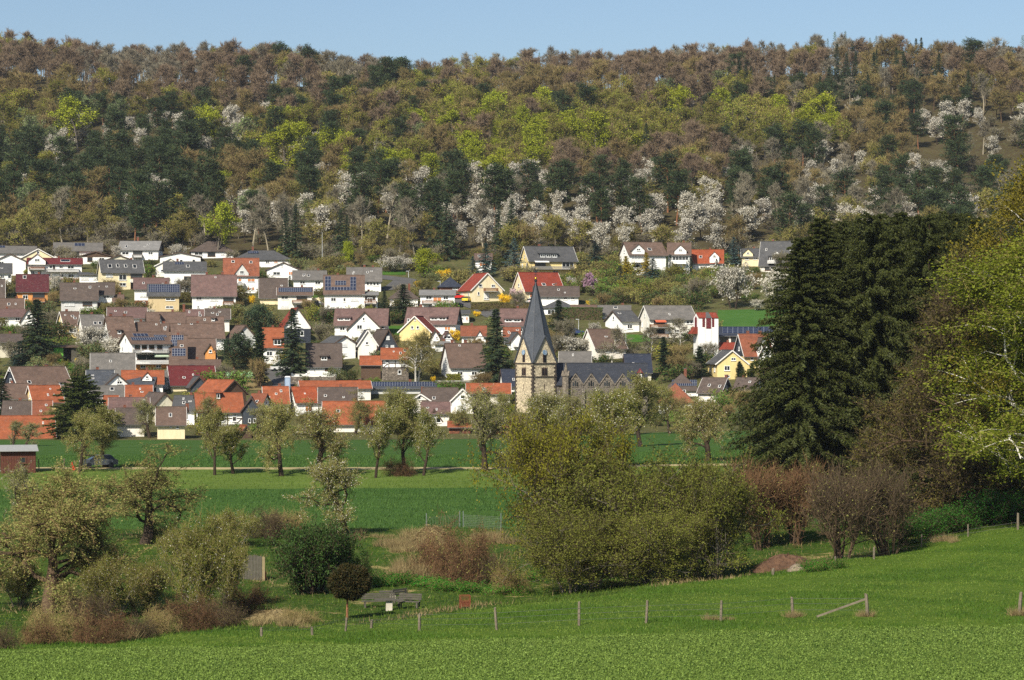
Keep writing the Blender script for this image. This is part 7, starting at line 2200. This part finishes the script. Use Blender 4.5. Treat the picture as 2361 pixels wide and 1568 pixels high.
for zz in (0.4, 1.5):
    MB().box(-wtot / 2, wtot / 2, 0.031, 0.08, zz, zz + 0.1).ob("cross_rail", M_OLD, root)
MB().lathe([(0.08, 0), (0.1, 0.5), (0.05, 0.62), (0.0, 0.63)], 8).ob("red_canister", M_RED, None, tuple(at(611, 1338)))
tag(bpy.data.objects["red_canister"], "small red canister at the corner of the plank screen", "canister")


def bench(u, v, w, rz, label):
    x, y, z = at(u, v)
    r = ob("log_bench", None, None, (x, y, z), rz)
    tag(r, label, "bench")
    for i in range(3):
        MB().box(-w / 2, w / 2, -0.45 + i * 0.15, -0.32 + i * 0.15, 0.42, 0.47).ob("seat_slat", M_OLD, r)
    for i in range(3):
        MB().box(-w / 2, w / 2, 0.05 + i * 0.03, 0.09 + i * 0.03, 0.55 + i * 0.15, 0.67 + i * 0.15).ob("back_slat", M_OLD, r)
    for sx in (-1, 1):
        MB().box(sx * w * .4 - .06, sx * w * .4 + .06, -0.42, -0.3, -0.1, 0.419).ob("leg", M_OLD, r)
        MB().bar((sx * w * .4, 0.02, -0.1), (sx * w * .4, 0.2, 0.98), 0.08).ob("leg", M_OLD, r)


def table(u, v, label, s=1.0):
    x, y, z = at(u, v)
    r = ob("garden_table", None, None, (x, y, z), 0.1, s)
    tag(r, label, "table")
    for i in range(4):
        MB().box(-1.0, 1.0, -0.4 + i * 0.2, -0.22 + i * 0.2, 0.72, 0.78).ob("top_board", M_OLD, r)
    MB().box(-0.22, 0.22, -0.2, 0.2, -0.15, 0.719).ob("pedestal", plain("pale_concrete", lin(186, 178, 160), 0.9), r)


table(897, 1408, "grey board table on a pale concrete block beside the benches")
table(905, 1388, "second board table behind the benches", 0.95)
bench(872, 1400, 2.4, 0.15, "weathered log bench beside the clipped round tree")
bench(945, 1402, 1.7, -0.35, "sagging log bench on the open side of the table")
bench(925, 1390, 1.6, 0.9, "log bench turned towards the second table")
x, y, z = at(1072, 1402)
r = ob("fire_basket", None, None, (x, y, z), 0.15)
tag(r, "rusty iron fire basket on the grass", "fire basket")
b = MB()
for sx in (-1, 1):
    for sy in (-1, 1):
        b.box(sx * .33 - .025, sx * .33 + .025, sy * .3 - .025, sy * .3 + .025, -0.05, 0.85)
for zz in (0.12, 0.45, 0.82):
    b.box(-.36, .36, -.34, -.31, zz, zz + .04); b.box(-.36, .36, .31, .34, zz, zz + .04); b.box(-.36, -.33, -.3, .3, zz, zz + .04); b.box(.33, .36, -.3, .3, zz, zz + .04)
b.ob("frame", M_RUST, r)
b = MB()
for i in range(9):
    xx = -.3 + i * .075
    b.box(xx - .01, xx + .01, -.33, -.31, .16, .82); b.box(xx - .01, xx + .01, .31, .33, .16, .82)
b.ob("bars", M_RUST, r)
MB().box(-.32, .32, -.3, .3, .1, .42).ob("fire_box", M_RUST, r)
# net fence
x0, y0, z0 = at(983, 1222)
r = ob("net_fence", None, None, (x0, y0, z0))
tag(r, "pale wire-net fence with thin posts beside the brush heap", "fence")
pp = [np.array(at(u, v)) - np.array((x0, y0, z0)) for u, v in ((983, 1222), (1060, 1216), (1068, 1216), (1155, 1222))]
for p in pp:
    MB().box(-.03, .03, -.03, .03, -.2, 1.5).ob("post", plain("fence_tube", lin(120, 126, 124), 0.5, metal=.4), r, tuple(p))
M_NET = plain("net_wire", lin(112, 118, 104), 0.6)
for i in (0, 2):
    a, c = pp[i], pp[i + 1]
    if np.linalg.norm(c - a) < 0.5:
        continue
    b = MB()
    n = max(3, int(np.linalg.norm(c - a) / 0.16))
    for k in range(n + 1):
        p = a + (c - a) * k / n
        b.bar(p + np.array([0, 0, 0.02]), p + np.array([0, 0, 1.15]), 0.012)
    for zz in np.linspace(0.05, 1.15, 8):
        b.bar(a + np.array([0, -.01, zz]), c + np.array([0, -.01, zz]), 0.012)
    b.ob("netting", M_NET, r)
a, c = pp[0], pp[1]
b = MB()
for k in range(14):
    p = a + (c - a) * k / 13
    b.bar(p + np.array([0, 0, 0.02]), p + np.array([0, 0, 1.0]), 0.012)
b.ob("netting", M_NET, r)
# brush heap and straw, dung mound
def heap(name, u, v, w, h, label, mat, n, ln, cat):
    x, y, z = at(u, v)
    rg = np.random.default_rng(int(u))
    r = ob(name, None, None, (x, y, z - 0.1))
    tag(r, label, cat)
    t = rg.uniform(0, 2 * math.pi, n); f = np.sqrt(rg.uniform(0, 1, n))
    C = np.stack([np.cos(t) * f * w, np.sin(t) * f * w * 0.8, h * np.cos(f * 1.5) * rg.uniform(.75, 1.02, n)], -1)
    dv = np.stack([np.cos(t), np.sin(t), -0.7 + 0 * t], -1) + rg.normal(0, 0.7, (n, 3))
    V, q = slivers(rg, C, dv, ln * rg.uniform(.5, 1.3, n), 0.035)
    ob("loose_stalks", mk(name + "_stalks", V, q, mat), r)
    k, m = 14, 6
    Vc = [(math.cos(2 * math.pi * j / k) * w * i / m * rg.uniform(.93, 1.04), math.sin(2 * math.pi * j / k) * w * .8 * i / m, h * .86 * math.cos(i / m * 1.5) - (0.3 if i == m else 0) + rg.uniform(-.14, .14) * (1 if cat == "mound" else .3)) for i in range(m + 1) for j in range(k)]
    qc = [(i * k + j, i * k + (j + 1) % k, (i + 1) * k + (j + 1) % k, (i + 1) * k + j) for i in range(m) for j in range(k)]
    ob("core", mk(name + "_core", np.array(Vc), np.array(qc), mat, smooth=cat != "mound"), r)
    return r


heap("brush_heap", 995, 1258, 1.9, 1.9, "domed heap of dry brushwood by the net fence", TW["straw"], 2600, 0.7, "heap")
heap("straw_heap", 640, 1425, 2.2, 0.7, "flattened heap of dry straw-coloured stalks", TW["straw"], 1800, 0.6, "heap")
heap("earth_mound", 1815, 1312, 2.7, 1.35, "bare brown earth and dung mound at the pasture's upper edge", plain("dung_earth", lin(86, 64, 48), 1.0, var=0.4, scale=2), 500, 0.3, "mound")
heap("ash_heap", 1838, 1316, 0.8, 0.7, "pale ash patch on the side of the earth mound", plain("ash_earth", lin(130, 116, 98), 1.0, var=0.25, scale=2), 100, 0.2, "heap")
# ---- wooden cabin, garden fence, cars
x, y, z = at(42, 1092)
r = ob("garden_cabin", None, None, (x, y, z), 0.25)
tag(r, "red-brown wooden cabin with sloping grey roof at the orchard", "cabin")
W, Dp, Hc = 3.9, 2.6, 2.5
MB().box(-W / 2 + .03, W / 2 - .03, .03, Dp, -.2, Hc - .05).ob("inner_wall", plain("cabin_core", lin(60, 36, 28), 0.9), r)
pm = MB().box(0.005, W / 13 - .012, -.02, .028, -.2, Hc).mesh("board", M_REDW)
for i in range(13):
    ob("board", pm, r, (-W / 2 + i * W / 13, rs.uniform(-.008, .008), 0))
pm = MB().box(W / 2 - .028, W / 2 + .02, 0.005, Dp / 9 - .012, -.2, Hc).mesh("board", M_REDW)
for i in range(9):
    ob("board", pm, r, (rs.uniform(-.008, .008), .04 + i * Dp / 9, 0))
MB().hexa([(-W / 2 - .3, -.5, Hc), (W / 2 + .3, -.5, Hc), (W / 2 + .3, Dp + .2, Hc + .55), (-W / 2 - .3, Dp + .2, Hc + .55), (-W / 2 - .3, -.5, Hc + .07), (W / 2 + .3, -.5, Hc + .07), (W / 2 + .3, Dp + .2, Hc + .62), (-W / 2 - .3, Dp + .2, Hc + .62)]).ob("roof", plain("felt_roof", lin(142, 142, 138), .8), r)
window(r, Matrix.Translation((0, -.021, 0)), 0.5, 1.5, .7, .7, "f")
r2, _ = post_fence("garden_fence", "thin garden fence beside the red-brown cabin", [(90, 1058, 1088, .12), (148, 1058, 1085, .16), (172, 1062, 1083, .1)], (0.3, 0.6, 0.9))
MB().box(-.2, .2, -.15, .15, 0, .5).box(-.2, -.12, -.15, .15, .501, .9).ob("toy_chair", M_RED, None, tuple(at(170, 1084)))
tag(bpy.data.objects["toy_chair"], "small red plastic chair by the garden fence", "chair")


def car(u, v, col, label, rz, dmin=441, s=1.0):
    x, y, z = at(u, v, dmin)
    r = ob("parked_car", None, None, (x, y, z), rz, s)
    tag(r, label, "car", None)
    pm = plain("paint_%d_%d_%d" % col, lin(*col), 0.25, spec=0.5, var=0.02)
    prof = [(-2.1, .35), (2.1, .35), (2.15, .75), (2.05, .9), (1.2, 1.0), (-1.9, 1.0), (-2.12, .85)]
    MB().prism(prof, -.82, .82, 'y').ob("body", pm, r)
    cab = MB()
    cab.hexa([(-1.8, -.76, 1.0), (1.15, -.76, 1.0), (1.15, .76, 1.0), (-1.8, .76, 1.0), (-1.35, -.62, 1.45), (.35, -.62, 1.45), (.35, .62, 1.45), (-1.35, .62, 1.45)])
    cab.ob("window_glass", M_GLASS, r)
    MB().hexa([(-1.38, -.64, 1.44), (.38, -.64, 1.44), (.38, .64, 1.44), (-1.38, .64, 1.44), (-1.25, -.58, 1.5), (.25, -.58, 1.5), (.25, .58, 1.5), (-1.25, .58, 1.5)]).ob("roof", pm, r)
    for sx in (-1.3, 1.3):
        for sy in (-1, 1):
            w = MB().lathe([(.0, -.1), (.31, -.1), (.33, 0), (.31, .1), (0, .1)], 12).ob("wheel", M_COP, r)
            w.matrix_local = Matrix.Translation((sx, sy * .78, .32)) @ Matrix.Rotation(math.pi / 2, 4, 'X')
    for sy in (-1, 1):
        MB().box(2.1, 2.17, sy * .6 - .16, sy * .6 + .16, .68, .82).ob("headlight", M_WFASC, r)
        MB().box(-2.14, -2.08, sy * .62 - .12, sy * .62 + .12, .7, .86).ob("tail_light", M_RED, r)


car(228, 1078, (70, 74, 80), "dark grey car parked under the pear tree", math.radians(200), 200)
car(1054, 690, (196, 36, 28), "red car beside the cream red-roofed house", 0.1)
car(1077, 697, (220, 196, 60), "yellow and white car on the road by the cream house", math.radians(75))
car(727, 708, (50, 52, 56), "black car beside the balcony house under blue panels", math.radians(170))
car(1222, 702, (214, 214, 212), "white car beside the pink magnolia", math.radians(100))
car(1326, 772, (52, 66, 104), "dark blue car under the dense spruce", 0.1)
car(645, 856, (210, 210, 206), "white car in front of the orange-roofed house with brown dormer", 0.3)


def pole(u, vb, vt, label, lamp, cat):
    x, y, z = at(u, vb, 441)
    h = (vb - vt) * y / F
    r = ob("flagpole" if not lamp else "street_lamp", None, None, (x, y, z))
    tag(r, label, cat)
    pmat = plain("pole_metal", lin(196, 198, 196), .4, metal=.3)
    MB().lathe([(.09, -.2), (.05, h), (0, h)], 6).ob("pole", pmat, r)
    if lamp:
        MB().box(-.7, .12, -.1, .1, h - .02, h + .1).ob("lamp_head", pmat, r)
    else:
        MB().lathe([(0, h), (.1, h + .06), (0, h + .18)], 6).ob("pole_cap", pmat, r)


pole(743, 608, 537, "tall white flagpole at the wood's edge", False, "flagpole")
pole(1334, 760, 737, "street lamp before the tall clipped hedge", True, "street lamp")
pole(1443, 790, 768, "street lamp near the apartment house", True, "street lamp")
pole(1015, 673, 649, "street lamp beside the slate garage roof", True, "street lamp")
pole(942, 640, 626, "street lamp at the asphalt bend", True, "street lamp")
pole(643, 862, 820, "thin lamp post at the lane by the white garden wall", True, "street lamp")
# walls, playground fence, blue box, statue
def gwall(name, u0, u1, vb, vt, col, label, cap=None):
    d = hit((u0 + u1) / 2, vb, 441)
    mpp = d / F
    x0, x1 = (u0 - CU) * mpp, (u1 - CU) * mpp
    z = (CV - vb) * mpp
    h = (vb - vt) * mpp
    r = ob(name, None, None, ((x0 + x1) / 2, d, z))
    tag(r, label, "wall")
    w = (x1 - x0) / 2
    MB().box(-w, w, 0, .3, -.6, h).ob("wall_body", wm(col), r)
    MB().box(-w - .03, w + .03, -.05, .35, h + .002, h + .1).ob("coping", plain("wall_coping", lin(196, 192, 182), .9), r)
    n = max(2, int(2 * w / 3))
    for i in range(n + 1):
        xx = -w + 2 * w * i / n
        MB().box(xx - .18, xx + .18, -.06, .36, -.6, h + .25).ob("pier", wm(col), r)


gwall("garden_wall", 673, 774, 872, 863, "white", "white garden wall under the dark brown steep roof")
gwall("retaining_wall", 670, 772, 886, 869, "stone", "brown stone retaining wall below the white garden wall")
gwall("garden_wall", 1005, 1085, 886, 879, "stone", "low stone wall before the large plain brown roof")
gwall("garden_wall", 720, 748, 702, 688, "cream", "cream garden wall beside the balcony house")
x, y, z = at(545, 872, 441)
mpp = y / F
r = ob("playground_fence", None, None, (x, y, z))
tag(r, "pale green wavy playground fence with a red painted figure", "fence")
w = 38 * mpp
pts = [(-w + 2 * w * i / 40, 1.3 + .22 * math.sin(i * .9)) for i in range(41)]
for k in range(5):
    seg = pts[k * 8:(k + 1) * 8 + 1]
    MB().prism([(seg[0][0], .35), (seg[-1][0] - .03, .35)] + [(p[0] - (.03 if j == 0 else 0), p[1]) for j, p in enumerate(reversed(seg))], -.03, .03, 'y').ob("fence_panel", plain("pale_green_paint", lin(158, 196, 150), .7), r)
b = MB().prism([(.25, .5), (.6, .5), (.55, 1.0), (.3, 1.05)], -.05, -.031, 'y')
b.ob("painted_figure", M_RED, r)
MB().box(-w, w, .04, .12, -.3, .34).ob("fence_base", plain("fence_base_grey", lin(120, 124, 112), .9), r)
x, y, z = at(663, 893, 441)
r = ob("toilet_cabin", None, None, (x, y, z), .1)
tag(r, "blue-grey portable cabin at the brown retaining wall", "cabin")
MB().box(-.6, .6, 0, 1.1, -.1, 2.1).ob("cabin_body", plain("cabin_blue", lin(110, 130, 156), .6), r)
MB().box(-.45, .45, -.03, -.002, .05, 1.9).ob("door", plain("cabin_door", lin(150, 166, 184), .6), r)
MB().hexa([(-.65, -.05, 2.1), (.65, -.05, 2.1), (.65, 1.15, 2.1), (-.65, 1.15, 2.1), (-.4, .2, 2.35), (.4, .2, 2.35), (.4, .9, 2.35), (-.4, .9, 2.35)]).ob("roof", plain("cabin_roof", lin(206, 208, 208), .6), r)
x, y, z = at(1112, 992, 430)
r = ob("garden_statue", None, None, (x, y, z))
tag(r, "small white garden statue under the orchard trees", "statue")
MB().lathe([(.3, 0), (.3, .5), (.2, .55), (.26, .9), (.3, 1.3), (.16, 1.55), (.1, 1.6), (.17, 1.75), (.15, 1.92), (0, 2.0)], 10).ob("figure", plain("white_stone", lin(226, 222, 214), .8), r, smooth=True)
# green fronted shed
cu, cv = CROP['F']
d = hit(cu + 790 * K, cv + 455 * K, 441)
mpp = d / F
x = (cu + 790 * K - CU) * mpp
z = (CV - (cv + 455 * K)) * mpp
r = ob("open_shed", None, None, (x, d, z), .2)
tag(r, "open shed with one bright green side panel and grey boards", "shed")
w = 155 * K * mpp
h = 190 * K * mpp
MB().box(-w, -w * .28, 0, .1, -.5, h).ob("green_panel", plain("green_panel", lin(104, 168, 62), .8), r)
for i in range(8):
    xx = w * .35 + i * w * .65 / 8
    MB().box(xx, xx + w * .65 / 8 - .02, 0, .06, -.5, h * .95).ob("board", M_OLD, r)
MB().box(-w, w, 2.8, 2.9, -.5, h).ob("back_wall", wm("dwood"), r)
for xx in (-w, -w * .26, w * .33, w - .1):
    MB().box(xx, xx + .1, .11, .2, -.5, h).ob("post", M_OLD, r)
MB().hexa([(-w - .3, -.5, h), (w + .3, -.5, h - .1), (w + .3, 3.2, h + .4), (-w - .3, 3.2, h + .5), (-w - .3, -.5, h + .1), (w + .3, -.5, h), (w + .3, 3.2, h + .5), (-w - .3, 3.2, h + .6)]).ob("roof", wm("dwood"), r)
x, y, z = at(176, 838, 441)
b = MB()
for k in range(16):
    a0, a1 = k * math.pi / 8, (k + 1) * math.pi / 8
    b.bar((.3 * math.cos(a0), 0, .55 + .5 * math.sin(a0)), (.3 * math.cos(a1), 0, .55 + .5 * math.sin(a1)), .16)
o = b.ob("swim_ring", plain("yellow_rubber", lin(220, 186, 40), .5), None, (x, y, z))
tag(o, "yellow inflatable ring leaning at the green-fronted shed", "ring")


def parasol(u, v, dd, rad, label):
    d = hit(u, v, 441) if dd is None else dd
    x, z = (u - CU) / F * d, (CV - v) / F * d
    r = ob("parasol", None, None, (x, d, z))
    tag(r, label, "parasol")
    MB().lathe([(rad, 2.1), (rad * .55, 2.42), (0, 2.75)], 8).ob("canopy", M_CLOTH["white"], r)
    MB().lathe([(.03, 0), (.03, 2.7)], 6).ob("pole", M_GUT, r)


parasol(338, 834, hit(350, 853, 441) - 1.0, 1.6, "large white parasol on the inn terrace")
parasol(1791, 603, hit(1790, 628, 441) - .8, .9, "white parasol on the roof balcony of the steep grey house")

# ---------------------------------------------------------------- grass, clover, dry stalks
def scatter(rg, n, y0, y1, half=0.222, fx=None):
    y = rg.uniform(0, 1, n)
    y = y0 + (y1 - y0) * y
    x = rg.uniform(-half, half, n) * y
    return x, y


rg = np.random.default_rng(77)
x, y = scatter(rg, 130000, 97.5, 128)
k = y < b1(x)
x, y = x[k], y[k]
z = GZ(x, y)
cl = np.sin(x * 1.7 + y * .9) * np.sin(y * 1.3 - x * .6) + rg.normal(0, .5, len(x))
C = np.stack([x, y, z + rg.uniform(.03, .16, len(x)) + .03 * cl], -1)
V, q = quads(rg, C, .085, 1.6, .8)
V2, q2 = slivers(rg, np.stack([x, y, z - .01], -1)[::2], rg.normal(0, .35, (len(x[::2]), 3)) + np.array([0, 0, 1]), .22 * rg.uniform(.5, 1.3, len(x[::2])), .03)
o = ob("clover", pack("clover_leaves", [(V, q, 0), (V2, q2, 1)], [leafmat("clover", [lin(98, 120, 46), lin(130, 152, 72), lin(80, 100, 36), lin(116, 138, 58)], .25, .6, 0), leafmat("clovergrass", [lin(98, 118, 50), lin(116, 132, 64)], .25, .6, 0)]))
o["kind"] = "stuff"
x, y = scatter(rg, 150000, 126, 200)
k = (y > b1(x) - .5) & (y < crest(x) + 1)
x, y = x[k], y[k]
pt = np.sin(x * .35 + 1) * np.sin(y * .22) + .5 * np.sin(x * .9 + y * .6) + rg.normal(0, .4, len(x))
hh = np.clip(.13 + .06 * pt, .05, .32)
for nm, kk, cols in (("grass", pt > .1, [lin(68, 98, 28), lin(84, 112, 34), lin(58, 86, 26)]), ("grass", pt <= .1, [lin(86, 112, 34), lin(104, 126, 44), lin(124, 138, 60), lin(76, 100, 32)])):
    n = int(kk.sum())
    V, q = slivers(rg, np.stack([x, y, GZ(x, y) - .01], -1)[kk], rg.normal(0, .45, (n, 3)) + np.array([0, 0, 1]), hh[kk] * rg.uniform(.6, 1.4, n), .045)
    o = ob(nm, mk("grass_blades", V, q, leafmat("grass%d" % len(cols), cols, .3, .6, 0)))
    o["kind"] = "stuff"
x, y = scatter(rg, 150000, 219, 330)
k = ((y > b3(x)) & (y < b4(x))) | (y > b6(x))
x, y = x[k], y[k]
y = np.round(y / .35) * .35 + rg.normal(0, .05, len(y))
tram = (np.abs((y + 3) % 11 - 5.5) < .35)
x, y = x[~tram], y[~tram]
k = ((y > b3(x)) & (y < b4(x))) | (y > b6(x))
x, y = x[k], y[k]
V, q = slivers(rg, np.stack([x, y, GZ(x, y) - .01], -1), rg.normal(0, .35, (len(x), 3)) + np.array([0, 0, 1]), .24 * rg.uniform(.6, 1.4, len(x)), .07)
o = ob("wheat", mk("wheat_blades", V, q, leafmat("wheat", [lin(56, 86, 34), lin(70, 100, 42), lin(84, 112, 50)], .25, .6, 0)))
o["kind"] = "stuff"
x, y = scatter(rg, 110000, 138, 276)
k = (y > crest(x)) & ((y < b3(x)) | (y > b4(x)))
x, y = x[k], y[k]
dry = np.sin(x * .21 + 2) * np.sin(y * .13 + x * .05) + .6 * np.sin(x * .6 - y * .4) + rg.normal(0, .35, len(x))
z = GZ(x, y) - .02
for nm, kk, mt, hm in (("grass", (dry < .95) | (y > 230), leafmat("meadowgrass", [lin(62, 88, 24), lin(82, 104, 32), lin(102, 118, 44)], .3, .6, 0), .22), ("dry_grass", (dry >= .95) & (y < 230), TW["straw"], .34)):
    n = int(kk.sum())
    V, q = slivers(rg, np.stack([x[kk], y[kk], z[kk]], -1), rg.normal(0, .5, (n, 3)) + np.array([0, 0, 1]), hm * rg.uniform(.5, 1.5, n), .06)
    o = ob(nm, mk(nm + "_meadow", V, q, mt))
    o["kind"] = "stuff"
# dry reed tufts
TUFT = None
rg = np.random.default_rng(9)
n = 260
S = np.stack([rg.normal(0, .35, n), rg.normal(0, .35, n), 0 * rg.normal(0, 1, n)], -1)
V, q = slivers(rg, S, unit(S + 1e-6) * .5 + rg.normal(0, .25, (n, 3)) + np.array([0, 0, 1.1]), .9 * rg.uniform(.4, 1.2, n), .035)
tm = mk("reed_tuft", V, q, TW["straw"])
i = 0
for (u0, v0, su, sv, cnt_, s) in ((1000, 1325, 70, 14, 16, 1.3), (930, 1260, 45, 16, 12, .9), (1120, 1335, 40, 14, 8, 1.0), (1150, 1250, 40, 10, 8, .9), (650, 1440, 60, 10, 9, .7), (1665, 1432, 40, 2, 4, .45), (1990, 1420, 16, 2, 2, .6), (1830, 1424, 30, 2, 3, .45), (2180, 1246, 50, 4, 5, .7), (830, 1240, 60, 6, 8, .6), (250, 1480, 60, 5, 8, .8), (2350, 1420, 12, 2, 2, .7)):
    for _ in range(cnt_):
        u, v = u0 + rg.normal(0, su * .6), v0 + rg.normal(0, sv * .6)
        x, y, z = at(u, v)
        if y > 260:
            continue
        o = ob("reed_tuft", tm, None, (x, y, z - .05), rg.uniform(0, 6), (s * rg.uniform(.7, 1.3),) * 3)
        tag(o, "straw-coloured tuft of dry stalks in the rough grass", "grass tuft", "dry tufts in the rough grass")
# ---------------------------------------------------------------- haze: even pale air round the whole place
hz = MB().box(-2600, 2600, -70, 9100, -25, 190).ob("haze", None)
hz.data.materials.clear()
hm = bpy.data.materials.new("haze_air")
hm.use_nodes = True
hm.node_tree.nodes.clear()
ho = hm.node_tree.nodes.new("ShaderNodeOutputMaterial")
hv = hm.node_tree.nodes.new("ShaderNodeVolumePrincipled")
hv.inputs["Color"].default_value = (0.86, 0.93, 1.0, 1)
hv.inputs["Density"].default_value = 0.00006
hv.inputs["Anisotropy"].default_value = 0.3
hm.node_tree.links.new(hv.outputs[0], ho.inputs[1])
hz.data.materials.append(hm)
hz["kind"] = "stuff"
